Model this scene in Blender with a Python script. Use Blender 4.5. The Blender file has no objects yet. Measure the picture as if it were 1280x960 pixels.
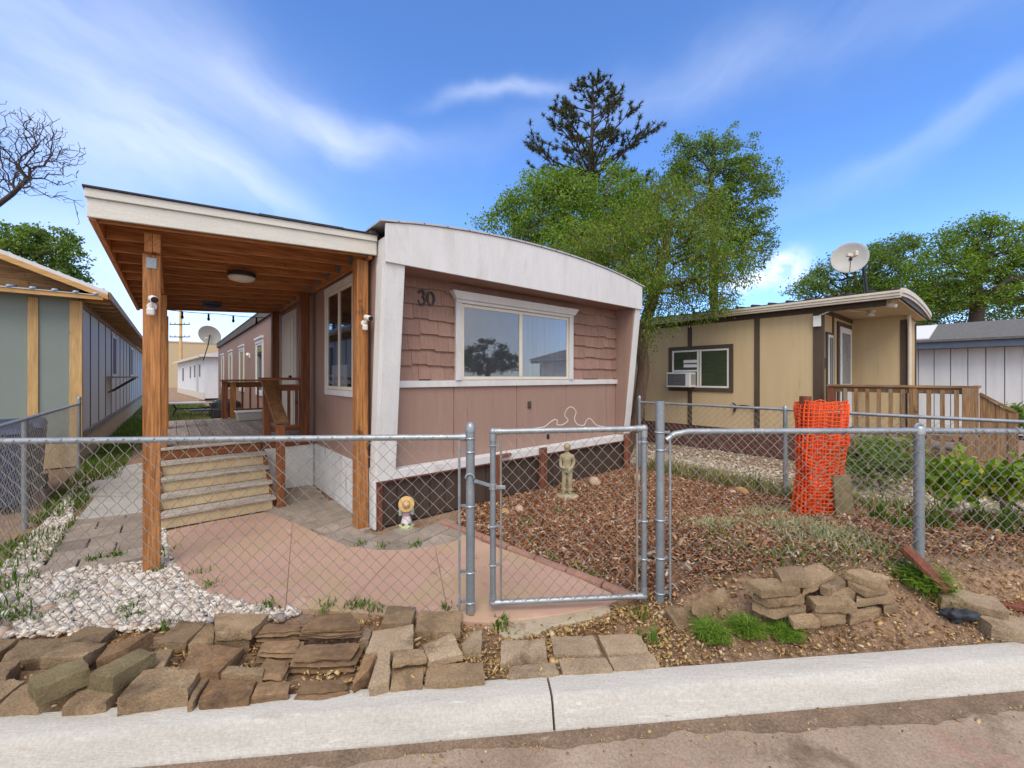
import bpy, math, random
import numpy as np
from mathutils import Vector, Matrix, Euler, noise as mnoise
random.seed(7)
RNG = np.random.default_rng(11)
SC = bpy.context.scene
COL = SC.collection
R = math.radians
# ------------------------------------------------------------------ survey: camera station and street geometry
EYE = 1.6                        # eye height of the photographer, metres
F, HZ, CX = 509.0, 471.0, 640.0  # focal length / horizon / centre in photo pixels, used to survey ground points
OX, OY = -1.42, 4.26             # front left corner of the pink home
CU, SU = 0.768, 0.641
TH = math.atan2(SU, CU)          # homes stand 40 degrees to the street
def sm(x):
    x = max(0.0, min(1.0, x)); return x*x*(3-2*x)
def W(u, v, z=0.0):              # home grid -> world
    return Vector((OX+CU*u-SU*v, OY+SU*u+CU*v, z))
def UV(x, y):
    x -= OX; y -= OY
    return CU*x+SU*y, -SU*x+CU*y
AL = R(5.6)
def ST(x, y):                    # street grid: s along the kerb, t behind its back edge
    y -= 2.169
    return math.cos(AL)*x+math.sin(AL)*y, -math.sin(AL)*x+math.cos(AL)*y
def WS(s, t, z=0.0):
    return Vector((math.cos(AL)*s-math.sin(AL)*t, 2.169+math.sin(AL)*s+math.cos(AL)*t, z))
def mound(x, y):                 # bank of soil under the right hand fence
    s, t = ST(x, y)
    a = sm((s-0.75)/1.1)
    b = sm((t-0.02)/0.6) if t < 0.65 else 1-sm((t-0.75)/1.9)
    return 0.31*a*b
def terrain(x, y):
    return mound(x, y)
def G(px, py, z=None):           # ground point seen at a photo pixel
    zz = 0.0 if z is None else z
    for i in range(14):
        Y = (EYE-zz)*F/(py-HZ); X = (px-CX)/F*Y
        if z is not None: break
        zz = 0.5*zz+0.5*terrain(X, Y)
    return Vector((X, Y, zz))
def D(px, py, Y):                # point at a known distance
    return Vector(((px-CX)/F*Y, Y, EYE-(py-HZ)/F*Y))
# ------------------------------------------------------------------ scene graph
def tag(o, label, cat, group=None, kind=None):
    if label: o['label'] = label
    if cat: o['category'] = cat
    if group: o['group'] = group
    if kind: o['kind'] = kind
    return o
def thing(name, label, cat, loc=(0,0,0), rz=0.0, group=None):
    o = bpy.data.objects.new(name, None); COL.objects.link(o)
    o.empty_display_size = 0.2
    o.location = loc; o.rotation_euler = (0,0,rz)
    return tag(o, label, cat, group)
class MB:
    def __init__(s): s.v=[]; s.f=[]
    def add(s, vs, fs):
        n=len(s.v); s.v.extend([tuple(p) for p in vs]); s.f.extend([tuple(i+n for i in f) for f in fs]); return s
    def box(s, x0,y0,z0,x1,y1,z1):
        if x0>x1: x0,x1=x1,x0
        if y0>y1: y0,y1=y1,y0
        if z0>z1: z0,z1=z1,z0
        return s.add([(x0,y0,z0),(x1,y0,z0),(x1,y1,z0),(x0,y1,z0),(x0,y0,z1),(x1,y0,z1),(x1,y1,z1),(x0,y1,z1)],
            [(0,3,2,1),(4,5,6,7),(0,1,5,4),(1,2,6,5),(2,3,7,6),(3,0,4,7)])
    def hexa(s, p):   # eight corners, bottom four then top four
        return s.add(p,[(0,3,2,1),(4,5,6,7),(0,1,5,4),(1,2,6,5),(2,3,7,6),(3,0,4,7)])
    def obox(s, c, size, rot=(0,0,0)):
        m=Euler(rot).to_matrix(); hx,hy,hz=[a/2 for a in size]; c=Vector(c)
        return s.hexa([c+m@Vector(p) for p in ((-hx,-hy,-hz),(hx,-hy,-hz),(hx,hy,-hz),(-hx,hy,-hz),(-hx,-hy,hz),(hx,-hy,hz),(hx,hy,hz),(-hx,hy,hz))])
    def beam(s, a, b, w, h, up=(0,0,1)):   # rectangular bar from a to b
        a=Vector(a); b=Vector(b); d=(b-a).normalized(); up=Vector(up)
        x=d.cross(up)
        if x.length<1e-5: x=Vector((1,0,0))
        x.normalize(); y=x.cross(d).normalized()
        q=lambda c,i,j: c+x*(i*w/2)+y*(j*h/2)
        return s.hexa([q(a,-1,-1),q(a,1,-1),q(b,1,-1),q(b,-1,-1),q(a,-1,1),q(a,1,1),q(b,1,1),q(b,-1,1)])
    def tube(s, pts, r, n=8, closed=False, cap=True):
        pts=[Vector(p) for p in pts]; m=len(pts)
        if not hasattr(r,'__len__'): r=[r]*m
        ref=None; rings=[]
        for i,p in enumerate(pts):
            if closed: d=pts[(i+1)%m]-pts[i-1]
            else: d=pts[min(i+1,m-1)]-pts[max(i-1,0)]
            if d.length<1e-9: d=Vector((0,0,1))
            d.normalize()
            if ref is None:
                ref=d.orthogonal().normalized()
            ref=(ref-d*ref.dot(d))
            if ref.length<1e-6: ref=d.orthogonal()
            ref.normalize(); b=d.cross(ref)
            rings.append([p+(ref*math.cos(2*math.pi*k/n)+b*math.sin(2*math.pi*k/n))*r[i] for k in range(n)])
        vs=[q for ring in rings for q in ring]; fs=[]
        for i in range(m if closed else m-1):
            j=(i+1)%m
            for k in range(n):
                l=(k+1)%n; fs.append((i*n+k,i*n+l,j*n+l,j*n+k))
        if cap and not closed:
            fs.append(tuple(range(n-1,-1,-1))); fs.append(tuple((m-1)*n+k for k in range(n)))
        return s.add(vs,fs)
    def cyl(s, a, b, r, n=12): return s.tube([a,b],r,n)
    def prism(s, poly, a, b, ax='z'):
        f={'z':lambda p,h:(p[0],p[1],h),'y':lambda p,h:(p[0],h,p[1]),'x':lambda p,h:(h,p[0],p[1])}[ax]
        n=len(poly); vs=[f(p,a) for p in poly]+[f(p,b) for p in poly]
        fs=[tuple(range(n-1,-1,-1)),tuple(range(n,2*n))]+[(i,(i+1)%n,n+(i+1)%n,n+i) for i in range(n)]
        return s.add(vs,fs)
    def lathe(s, prof, c=(0,0,0), n=16, M=None):
        c=Vector(c); vs=[]; fs=[]; m=len(prof)
        for r,z in prof:
            for k in range(n):
                p=Vector((r*math.cos(2*math.pi*k/n), r*math.sin(2*math.pi*k/n), z))
                if M: p=M@p
                vs.append(p+c)
        for i in range(m-1):
            for k in range(n):
                l=(k+1)%n; fs.append((i*n+k,i*n+l,(i+1)*n+l,(i+1)*n+k))
        fs.append(tuple(range(n-1,-1,-1))); fs.append(tuple((m-1)*n+k for k in range(n)))
        return s.add(vs,fs)
    def ball(s, c, r, n=12, m=8, M=None):
        if not hasattr(r,'__len__'): r=(r,r,r)
        c=Vector(c); vs=[];fs=[]
        for i in range(m+1):
            a=-math.pi/2+math.pi*i/m
            for k in range(n):
                b=2*math.pi*k/n
                p=Vector((r[0]*math.cos(a)*math.cos(b)+0.0, r[1]*math.cos(a)*math.sin(b), r[2]*math.sin(a)))
                if M: p=M@p
                vs.append(c+p)
        for i in range(m):
            for k in range(n):
                l=(k+1)%n; fs.append((i*n+k,i*n+l,(i+1)*n+l,(i+1)*n+k))
        return s.add(vs,fs)
    def sheet(s, pts): return s.add(pts,[tuple(range(len(pts)))])
    def build(s, name, mat, parent=None, off=(0,0,0), smooth=False, bevel=0, seg=1, sub=0):
        me=bpy.data.meshes.new(name)
        o3=Vector(off)
        me.from_pydata([Vector(p)-o3 for p in s.v],[],s.f); me.validate(); me.update()
        if mat: me.materials.append(mat)
        o=bpy.data.objects.new(name,me); COL.objects.link(o)
        if smooth:
            me.polygons.foreach_set('use_smooth',[True]*len(me.polygons))
            if smooth!='all': me.set_sharp_from_angle(angle=R(38))
        if bevel:
            b=o.modifiers.new('edge','BEVEL'); b.width=bevel; b.segments=seg; b.limit_method='ANGLE'; b.angle_limit=R(40)
        if sub:
            q=o.modifiers.new('sub','SUBSURF'); q.levels=sub; q.render_levels=sub
        if parent: o.parent=parent
        return o
def fast_mesh(name, verts, nper, mat, parent=None, smooth=False):
    """verts (n*nper,3): every nper vertices make one face"""
    verts=np.asarray(verts,dtype=np.float32).reshape(-1,3); n=len(verts)//nper
    me=bpy.data.meshes.new(name)
    me.vertices.add(len(verts)); me.vertices.foreach_set('co',verts.ravel())
    me.loops.add(n*nper); me.loops.foreach_set('vertex_index',np.arange(n*nper,dtype=np.int32))
    me.polygons.add(n); me.polygons.foreach_set('loop_start',np.arange(0,n*nper,nper,dtype=np.int32))
    me.update(calc_edges=True); me.validate()
    me.materials.append(mat)
    o=bpy.data.objects.new(name,me); COL.objects.link(o)
    if parent: o.parent=parent
    return o
def inst_mesh(name, base_v, base_f, mats, mat, parent=None, smooth=False):
    """many transformed copies of one small shape as one mesh; mats: (n,3,4)"""
    bv=np.asarray(base_v,dtype=np.float32); n=len(mats); k=len(bv)
    vs=(np.einsum('nij,kj->nki',mats[:,:,:3],bv)+mats[:,None,:,3]).reshape(-1,3)
    L=len(base_f[0]); bf=np.asarray(base_f,dtype=np.int32)
    idx=(bf[None]+(np.arange(n)*k)[:,None,None]).reshape(-1)
    me=bpy.data.meshes.new(name)
    me.vertices.add(len(vs)); me.vertices.foreach_set('co',vs.astype(np.float32).ravel())
    me.loops.add(len(idx)); me.loops.foreach_set('vertex_index',idx.astype(np.int32))
    me.polygons.add(len(idx)//L); me.polygons.foreach_set('loop_start',np.arange(0,len(idx),L,dtype=np.int32))
    if smooth: me.polygons.foreach_set('use_smooth',[True]*(len(idx)//L))
    me.update(calc_edges=True); me.validate()
    me.materials.append(mat)
    o=bpy.data.objects.new(name,me); COL.objects.link(o)
    if parent: o.parent=parent
    return o
def rot_np(rx,ry,rz):
    cx,sx,cy,sy,cz,sz=np.cos(rx),np.sin(rx),np.cos(ry),np.sin(ry),np.cos(rz),np.sin(rz)
    m=np.empty((len(rx),3,3))
    m[:,0,0]=cz*cy; m[:,0,1]=cz*sy*sx-sz*cx; m[:,0,2]=cz*sy*cx+sz*sx
    m[:,1,0]=sz*cy; m[:,1,1]=sz*sy*sx+cz*cx; m[:,1,2]=sz*sy*cx-cz*sx
    m[:,2,0]=-sy; m[:,2,1]=cy*sx; m[:,2,2]=cy*cx
    return m
def inpoly(x,y,poly):
    c=False; n=len(poly)
    for i in range(n):
        x1,y1=poly[i][0],poly[i][1]; x2,y2=poly[i-1][0],poly[i-1][1]
        if (y1>y)!=(y2>y) and x<(x2-x1)*(y-y1)/(y2-y1)+x1: c=not c
    return c
# ------------------------------------------------------------------ materials
class NT:
    def __init__(s,m): s.t=m.node_tree; s.n=s.t.nodes; s.l=s.t.links
    def N(s,typ,**k):
        x=s.n.new(typ)
        for a,b in k.items(): setattr(x,a,b)
        return x
    def L(s,a,b): s.l.new(a,b)
def col4(c): return (c[0],c[1],c[2],1.0)
def ramp(t,fac,stops):
    r=t.N('ShaderNodeValToRGB'); t.L(fac,r.inputs[0]); e=r.color_ramp.elements
    while len(e)<len(stops): e.new(0.5)
    for i,(p,c) in enumerate(stops): e[i].position=p; e[i].color=col4(c)
    return r.outputs[0]
def mix(t,fac,a,b,mode='MIX'):
    m=t.N('ShaderNodeMix',data_type='RGBA',blend_type=mode)
    for sock,val in ((m.inputs[0],fac),(m.inputs[6],a),(m.inputs[7],b)):
        if isinstance(val,(int,float)): sock.default_value=val
        elif isinstance(val,tuple): sock.default_value=col4(val)
        else: t.L(val,sock)
    return m.outputs[2]
def math_(t,op,a,b=None,clamp=False):
    m=t.N('ShaderNodeMath',operation=op,use_clamp=clamp)
    for i,val in enumerate((a,b)):
        if val is None: continue
        if isinstance(val,(int,float)): m.inputs[i].default_value=val
        else: t.L(val,m.inputs[i])
    return m.outputs[0]
def noise(t,vec,scale,detail=6,rough=0.6,dist=0.0):
    n=t.N('ShaderNodeTexNoise'); n.inputs['Scale'].default_value=scale; n.inputs['Detail'].default_value=detail
    n.inputs['Roughness'].default_value=rough; n.inputs['Distortion'].default_value=dist
    if vec is not None: t.L(vec,n.inputs['Vector'])
    return n.outputs['Fac']
def island_tone(t,c,amt):
    ge=t.N('ShaderNodeNewGeometry'); mr=t.N('ShaderNodeMapRange'); t.L(ge.outputs['Random Per Island'],mr.inputs[0]); mr.inputs[3].default_value=1-amt; mr.inputs[4].default_value=1+amt
    g=t.N('ShaderNodeCombineXYZ')
    for i in range(3): t.L(mr.outputs[0],g.inputs[i])
    return mix(t,1.0,c,g.outputs[0],'MULTIPLY')
def M(name,c1,c2=None,scale=6,rough=0.8,bump=0.15,bscale=60,stretch=(1,1,1),spots=(),spec=0.3,rand=0.0,metal=0.0,fine=0.0,bdist=0.01,alpha=None,coat=0,island=0.0):
    """painted / mineral surface: two tones, larger stains (colour, scale, threshold, softness), fine grain, bump, per-object variation"""
    m=bpy.data.materials.new(name); m.use_nodes=True; t=NT(m); t.n.clear()
    out=t.N('ShaderNodeOutputMaterial'); b=t.N('ShaderNodeBsdfPrincipled'); t.L(b.outputs[0],out.inputs[0])
    tc=t.N('ShaderNodeTexCoord'); mp=t.N('ShaderNodeMapping'); t.L(tc.outputs['Object'],mp.inputs[0])
    mp.inputs['Scale'].default_value=stretch
    vec=mp.outputs[0]
    if rand:
        oi=t.N('ShaderNodeObjectInfo'); off=t.N('ShaderNodeVectorMath',operation='SCALE'); cb=t.N('ShaderNodeCombineXYZ')
        for i in range(3): t.L(oi.outputs['Random'],cb.inputs[i])
        t.L(cb.outputs[0],off.inputs[0]); off.inputs['Scale'].default_value=37.0
        ad=t.N('ShaderNodeVectorMath',operation='ADD'); t.L(vec,ad.inputs[0]); t.L(off.outputs[0],ad.inputs[1]); vec=ad.outputs[0]
    c2=c2 or tuple(x*0.8 for x in c1)
    n1=noise(t,vec,scale); c=ramp(t,n1,[(0.3,c2),(0.68,c1)])
    for sp in spots:
        sc,ss,th,sf=sp[:4]
        n=noise(t,vec,ss,5,0.65,0.3); f=ramp(t,n,[(th,(0,0,0)),(min(0.999,th+sf),(1,1,1))])
        c=mix(t,f,c,sc)
    if fine:
        n=noise(t,tc.outputs['Object'],bscale*1.3,3); f=ramp(t,n,[(0.3,(1-fine,)*3),(0.7,(1+fine,)*3)]); c=mix(t,1.0,c,f,'MULTIPLY')
    if rand:
        mr=t.N('ShaderNodeMapRange'); t.L(oi.outputs['Random'],mr.inputs[0]); mr.inputs[3].default_value=1-rand; mr.inputs[4].default_value=1+rand
        g=t.N('ShaderNodeCombineXYZ')
        for i in range(3): t.L(mr.outputs[0],g.inputs[i])
        c=mix(t,1.0,c,g.outputs[0],'MULTIPLY')
    if island: c=island_tone(t,c,island)
    t.L(c,b.inputs['Base Color']); b.inputs['Roughness'].default_value=rough; b.inputs['Specular IOR Level'].default_value=spec
    b.inputs['Metallic'].default_value=metal; b.inputs['Coat Weight'].default_value=coat
    if bump:
        bn=noise(t,vec,bscale,5,0.65); bp=t.N('ShaderNodeBump'); bp.inputs['Strength'].default_value=bump; bp.inputs['Distance'].default_value=bdist
        t.L(bn,bp.inputs['Height']); t.L(bp.outputs[0],b.inputs['Normal'])
    return m
def wood(name,c1,c2,axis='z',rough=0.6,rand=0.12,dirt=None,grain=1.0,spec=0.3,island=0.0):
    st={'x':(0.7,14,14),'y':(14,0.7,14),'z':(14,14,0.7)}[axis]
    m=bpy.data.materials.new(name); m.use_nodes=True; t=NT(m); t.n.clear()
    out=t.N('ShaderNodeOutputMaterial'); b=t.N('ShaderNodeBsdfPrincipled'); t.L(b.outputs[0],out.inputs[0])
    tc=t.N('ShaderNodeTexCoord'); mp=t.N('ShaderNodeMapping'); t.L(tc.outputs['Object'],mp.inputs[0]); mp.inputs['Scale'].default_value=st
    oi=t.N('ShaderNodeObjectInfo'); cb=t.N('ShaderNodeCombineXYZ')
    for i in range(3): t.L(oi.outputs['Random'],cb.inputs[i])
    off=t.N('ShaderNodeVectorMath',operation='SCALE'); t.L(cb.outputs[0],off.inputs[0]); off.inputs['Scale'].default_value=51
    ad=t.N('ShaderNodeVectorMath',operation='ADD'); t.L(mp.outputs[0],ad.inputs[0]); t.L(off.outputs[0],ad.inputs[1]); vec=ad.outputs[0]
    n1=noise(t,vec,1.2,7,0.65,1.2); c=ramp(t,n1,[(0.32,c2),(0.5,tuple((a+b_)/2 for a,b_ in zip(c1,c2))),(0.66,c1)])
    n2=noise(t,vec,6,4,0.6); f=ramp(t,n2,[(0.35,(0.58,)*3),(0.6,(1.14,)*3)]); c=mix(t,grain,c,f,'MULTIPLY')
    ad2=t.N('ShaderNodeVectorMath',operation='ADD'); t.L(tc.outputs['Object'],ad2.inputs[0]); t.L(off.outputs[0],ad2.inputs[1])
    kn=noise(t,ad2.outputs[0],5.5,2,0.5); kf=ramp(t,kn,[(0.68,(1,1,1)),(0.76,(0.45,0.4,0.38))]); c=mix(t,1.0,c,kf,'MULTIPLY')
    if dirt:
        n3=noise(t,ad2.outputs[0],2.3,6,0.7); f=ramp(t,n3,[(0.5,(0,0,0)),(0.72,(1,1,1))]); c=mix(t,f,c,dirt)
    mr=t.N('ShaderNodeMapRange'); t.L(oi.outputs['Random'],mr.inputs[0]); mr.inputs[3].default_value=1-rand; mr.inputs[4].default_value=1+rand
    g=t.N('ShaderNodeCombineXYZ')
    for i in range(3): t.L(mr.outputs[0],g.inputs[i])
    c=mix(t,1.0,c,g.outputs[0],'MULTIPLY')
    if island: c=island_tone(t,c,island)
    t.L(c,b.inputs['Base Color']); b.inputs['Roughness'].default_value=rough; b.inputs['Specular IOR Level'].default_value=spec
    bp=t.N('ShaderNodeBump'); bp.inputs['Strength'].default_value=0.25; bp.inputs['Distance'].default_value=0.006; t.L(n2,bp.inputs['Height']); t.L(bp.outputs[0],b.inputs['Normal'])
    return m
def bits(name,stops,rough=0.85,trans=0.0,spec=0.25,bump=0.0):
    """material for heaps of small pieces: every piece its own tone"""
    m=bpy.data.materials.new(name); m.use_nodes=True; t=NT(m); t.n.clear()
    out=t.N('ShaderNodeOutputMaterial'); b=t.N('ShaderNodeBsdfPrincipled')
    ge=t.N('ShaderNodeNewGeometry'); c=ramp(t,ge.outputs['Random Per Island'],stops)
    t.n[-1] if False else None
    tc=t.N('ShaderNodeTexCoord'); n=noise(t,tc.outputs['Object'],40,3); f=ramp(t,n,[(0.3,(0.82,)*3),(0.7,(1.12,)*3)]); c=mix(t,1.0,c,f,'MULTIPLY')
    t.L(c,b.inputs['Base Color']); b.inputs['Roughness'].default_value=rough; b.inputs['Specular IOR Level'].default_value=spec
    if trans:
        tr=t.N('ShaderNodeBsdfTranslucent'); t.L(mix(t,1.0,c,(1.25,1.35,0.6),'MULTIPLY'),tr.inputs[0])
        ms=t.N('ShaderNodeMixShader'); ms.inputs[0].default_value=trans; t.L(b.outputs[0],ms.inputs[1]); t.L(tr.outputs[0],ms.inputs[2]); t.L(ms.outputs[0],out.inputs[0])
    else: t.L(b.outputs[0],out.inputs[0])
    return m
def glass_mat(name,tint,refl=0.3,clear=0.7,rough=0.02):
    """window glass: partly see-through, partly mirror"""
    m=bpy.data.materials.new(name); m.use_nodes=True; t=NT(m); t.n.clear()
    out=t.N('ShaderNodeOutputMaterial'); tr=t.N('ShaderNodeBsdfTransparent'); tr.inputs[0].default_value=col4(tint)
    gl=t.N('ShaderNodeBsdfGlossy'); gl.inputs['Roughness'].default_value=rough; gl.inputs[0].default_value=(0.9,0.93,0.97,1)
    lw=t.N('ShaderNodeLayerWeight'); lw.inputs[0].default_value=0.25
    f=math_(t,'ADD',math_(t,'MULTIPLY',lw.outputs['Fresnel'],0.5),refl,True)
    ms=t.N('ShaderNodeMixShader'); t.L(f,ms.inputs[0]); t.L(tr.outputs[0],ms.inputs[1]); t.L(gl.outputs[0],ms.inputs[2]); t.L(ms.outputs[0],out.inputs[0])
    return m
MT={}
MT['mauve']=M('mauve paint',(0.345,0.232,0.192),(0.305,0.203,0.168),scale=2.5,rough=0.75,bump=0.35,bscale=45,stretch=(6,6,0.6),fine=0.06,spec=0.15,spots=(((0.26,0.18,0.15),1.6,0.62,0.12),((0.39,0.28,0.24),3.5,0.66,0.1)))
MT['shake']=M('mauve shakes',(0.325,0.203,0.163),(0.265,0.162,0.13),scale=5,rough=0.8,bump=0.4,bscale=30,stretch=(8,8,0.7),fine=0.08,island=0.10)
MT['white']=M('white trim paint',(0.66,0.66,0.68),(0.585,0.585,0.60),scale=3,rough=0.6,bump=0.3,bscale=35,stretch=(1.8,1.8,0.45),spots=(((0.45,0.43,0.40),9,0.68,0.08),((0.54,0.53,0.52),2.5,0.56,0.16)),fine=0.03)
MT['white2']=M('weathered white paint',(0.70,0.71,0.72),(0.58,0.59,0.60),scale=4,rough=0.65,bump=0.3,bscale=25,stretch=(1.6,1.6,0.3),spots=(((0.32,0.30,0.27),7,0.64,0.06),((0.52,0.50,0.47),3,0.58,0.15)),fine=0.04)
MT['fascia']=M('off white fascia paint',(0.66,0.65,0.60),(0.58,0.57,0.53),scale=5,rough=0.65,bump=0.3,bscale=40,stretch=(0.4,1,3),spots=(((0.35,0.33,0.3),12,0.70,0.06),),fine=0.05)
MT['cream']=M('cream vinyl',(0.70,0.66,0.56),(0.64,0.60,0.51),rough=0.45,bump=0)
MT['brownskirt']=M('dark brown paint',(0.075,0.05,0.04),(0.055,0.037,0.03),scale=4,rough=0.7,bump=0.3,bscale=30,stretch=(5,5,0.5),fine=0.1)
MT['roofdark']=M('dark roofing',(0.06,0.06,0.065),(0.035,0.035,0.04),scale=12,rough=0.9,bump=0.6,bscale=90)
MT['metalroof']=M('pale metal roofing',(0.5,0.5,0.5),(0.4,0.4,0.41),rough=0.5,bump=0.1,metal=0.2)
MT['stain_z']=wood('orange stained post wood',(0.52,0.240,0.084),(0.30,0.118,0.037),'z',0.5)
MT['stain_x']=wood('orange stained rafter wood',(0.54,0.245,0.090),(0.32,0.130,0.045),'x',0.55)
MT['stain_y']=wood('orange stained beam wood',(0.58,0.255,0.085),(0.36,0.140,0.044),'y',0.55)
MT['dstain_z']=wood('dark stained rail wood z',(0.27,0.10,0.042),(0.14,0.05,0.022),'z',0.55)
MT['dstain_x']=wood('dark stained rail wood x',(0.27,0.10,0.042),(0.14,0.05,0.022),'x',0.55)
MT['capwood']=wood('worn rail cap wood',(0.28,0.14,0.06),(0.16,0.07,0.03),'y',0.6,dirt=(0.20,0.15,0.10))
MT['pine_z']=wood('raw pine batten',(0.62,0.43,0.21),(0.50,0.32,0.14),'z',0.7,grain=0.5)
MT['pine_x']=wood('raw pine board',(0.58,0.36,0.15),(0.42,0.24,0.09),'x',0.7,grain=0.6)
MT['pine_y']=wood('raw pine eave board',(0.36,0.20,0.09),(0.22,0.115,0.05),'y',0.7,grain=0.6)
MT['greywood']=wood('grey weathered deck board',(0.36,0.31,0.27),(0.23,0.19,0.16),'y',0.85,rand=0.08,island=0.16)
MT['greytread']=wood('grey weathered tread',(0.50,0.46,0.41),(0.34,0.30,0.26),'x',0.85,rand=0.1)
MT['ply']=M('tan painted plywood riser',(0.56,0.44,0.28),(0.46,0.36,0.22),scale=6,rough=0.8,bump=0.2,bscale=30,spots=(((0.30,0.22,0.13),5,0.6,0.12),),rand=0.06)
MT['fencewood_z']=wood('weathered fence picket',(0.40,0.24,0.12),(0.20,0.11,0.055),'z',0.85,dirt=(0.24,0.20,0.16))
MT['fencewood_y']=wood('weathered fence rail',(0.36,0.21,0.11),(0.19,0.11,0.06),'y',0.85,dirt=(0.24,0.20,0.16))
MT['galv']=M('galvanised steel',(0.37,0.40,0.43),(0.25,0.28,0.32),scale=9,rough=0.42,bump=0.12,bscale=60,metal=0.55,spots=(((0.50,0.53,0.56),22,0.6,0.1),),spec=0.5,fine=0.12)
MT['galvpost']=M('galvanised post steel',(0.30,0.34,0.38),(0.20,0.24,0.28),scale=7,rough=0.45,bump=0.12,bscale=60,metal=0.5,stretch=(1,1,0.4),spots=(((0.42,0.45,0.48),16,0.6,0.12),((0.2,0.14,0.09),25,0.74,0.05)),spec=0.5,fine=0.12)
MT['wire']=M('galvanised wire',(0.33,0.315,0.29),(0.22,0.205,0.185),scale=14,rough=0.5,bump=0,metal=0.4,spec=0.5)
MT['whitewire']=M('silver white wire',(0.56,0.56,0.55),(0.42,0.41,0.39),scale=20,rough=0.5,bump=0)
MT['kerb']=M('kerb concrete',(0.50,0.485,0.455),(0.41,0.395,0.365),scale=3,rough=0.9,bump=0.55,bscale=55,stretch=(0.45,3.0,3.0),spots=(((0.36,0.33,0.29),5,0.58,0.2),((0.27,0.21,0.145),2.2,0.68,0.05),((0.24,0.20,0.16),23,0.72,0.04),((0.56,0.55,0.53),14,0.6,0.1)),fine=0.12)
MT['pink']=M('pink tinted concrete',(0.51,0.335,0.262),(0.43,0.275,0.21),scale=1.8,rough=0.85,bump=0.5,bscale=110,spots=(((0.43,0.325,0.19),1.3,0.48,0.16),((0.58,0.43,0.34),3,0.58,0.2),((0.34,0.19,0.13),6,0.62,0.1),((0.30,0.20,0.12),14,0.68,0.06)),fine=0.08)
MT['oldslab']=M('pale old concrete',(0.42,0.36,0.27),(0.33,0.27,0.19),scale=5,rough=0.9,bump=0.5,bscale=50,spots=(((0.23,0.16,0.10),6,0.55,0.15),),fine=0.12)
MT['slab']=M('grey concrete slab',(0.46,0.45,0.43),(0.36,0.35,0.33),scale=3,rough=0.9,bump=0.3,bscale=60,spots=(((0.28,0.24,0.20),2.5,0.6,0.15),),fine=0.08,rand=0.05)
MT['paver']=M('grey brown paver',(0.34,0.285,0.24),(0.25,0.21,0.175),scale=6,rough=0.9,bump=0.5,bscale=60,spots=(((0.17,0.13,0.09),7,0.6,0.15),),fine=0.14,island=0.18)
MT['block']=M('weathered wall block',(0.34,0.245,0.15),(0.20,0.142,0.087),scale=5,rough=0.92,bump=0.9,bscale=80,bdist=0.012,spots=(((0.11,0.075,0.048),3.2,0.52,0.16),((0.30,0.22,0.14),8,0.6,0.12)),fine=0.26,rand=0.2)
MT['paleblock']=M('dusty wall block',(0.40,0.31,0.215),(0.27,0.20,0.135),scale=5,rough=0.92,bump=0.9,bscale=80,bdist=0.012,spots=(((0.17,0.115,0.07),4,0.56,0.14),((0.42,0.33,0.23),8,0.6,0.14)),fine=0.26,rand=0.14)
MT['midblock']=M('tan brown wall block',(0.31,0.225,0.14),(0.20,0.14,0.085),scale=5,rough=0.92,bump=0.9,bscale=80,bdist=0.01,spots=(((0.15,0.10,0.06),4,0.54,0.14),((0.40,0.32,0.22),8,0.6,0.14)),fine=0.28,rand=0.16)
MT['rustblock']=M('rusty wall block',(0.26,0.165,0.09),(0.15,0.09,0.052),scale=5,rough=0.92,bump=0.9,bscale=38,bdist=0.012,spots=(((0.12,0.075,0.045),3.2,0.52,0.16),((0.33,0.17,0.07),6,0.6,0.12),((0.32,0.26,0.2),11,0.66,0.1)),fine=0.26,rand=0.14)
MT['mossblock']=M('mossy wall block',(0.20,0.165,0.09),(0.125,0.098,0.058),scale=6,rough=0.95,bump=0.9,bscale=80,bdist=0.01,spots=(((0.105,0.092,0.042),4,0.55,0.14),((0.26,0.20,0.13),7,0.56,0.14)),fine=0.2,rand=0.1)
MT['flag']=M('layered brown flagstone',(0.27,0.175,0.10),(0.12,0.075,0.045),scale=3,rough=0.95,bump=0.9,bscale=20,bdist=0.015,stretch=(1,1,9),fine=0.2,rand=0.1)
MT['edging']=M('brick red edging',(0.38,0.21,0.16),(0.27,0.145,0.11),scale=7,rough=0.9,bump=0.5,bscale=45,spots=(((0.22,0.15,0.11),8,0.6,0.12),),fine=0.14)
MT['soil']=M('soil',(0.36,0.238,0.158),(0.25,0.162,0.107),scale=3.5,rough=1,bump=0.9,bscale=34,bdist=0.03,spots=(((0.40,0.29,0.19),9,0.6,0.12),((0.11,0.07,0.045),14,0.62,0.1)),fine=0.3)
MT['gutterdirt']=M('gutter dirt',(0.235,0.165,0.115),(0.14,0.10,0.07),scale=6,rough=1,bump=0.9,bscale=60,spots=(((0.34,0.27,0.2),20,0.62,0.1),),fine=0.3)
MT['road']=M('dusty road',(0.36,0.28,0.215),(0.25,0.185,0.135),scale=3,rough=0.95,bump=0.4,bscale=70,spots=(((0.35,0.20,0.16),1.7,0.6,0.15),((0.15,0.105,0.07),2.4,0.56,0.16)),fine=0.22)
MT['sage']=M('grey green panel',(0.225,0.275,0.268),(0.205,0.255,0.248),scale=1.5,rough=0.75,bump=0.1,bscale=60,fine=0.03)
MT['sage_d']=M('dark green batten',(0.09,0.12,0.115),(0.07,0.10,0.095),spec=0.03,rough=1.0,bump=0)
MT['sage_r']=M('grey green siding lifted for shade',(0.68,0.68,0.61),(0.61,0.61,0.55),scale=3,rough=1.0,spec=0.03,bump=0.1,stretch=(4,4,0.4),fine=0.04)  # paler than the front, lightened further to make up for missing sun
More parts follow.
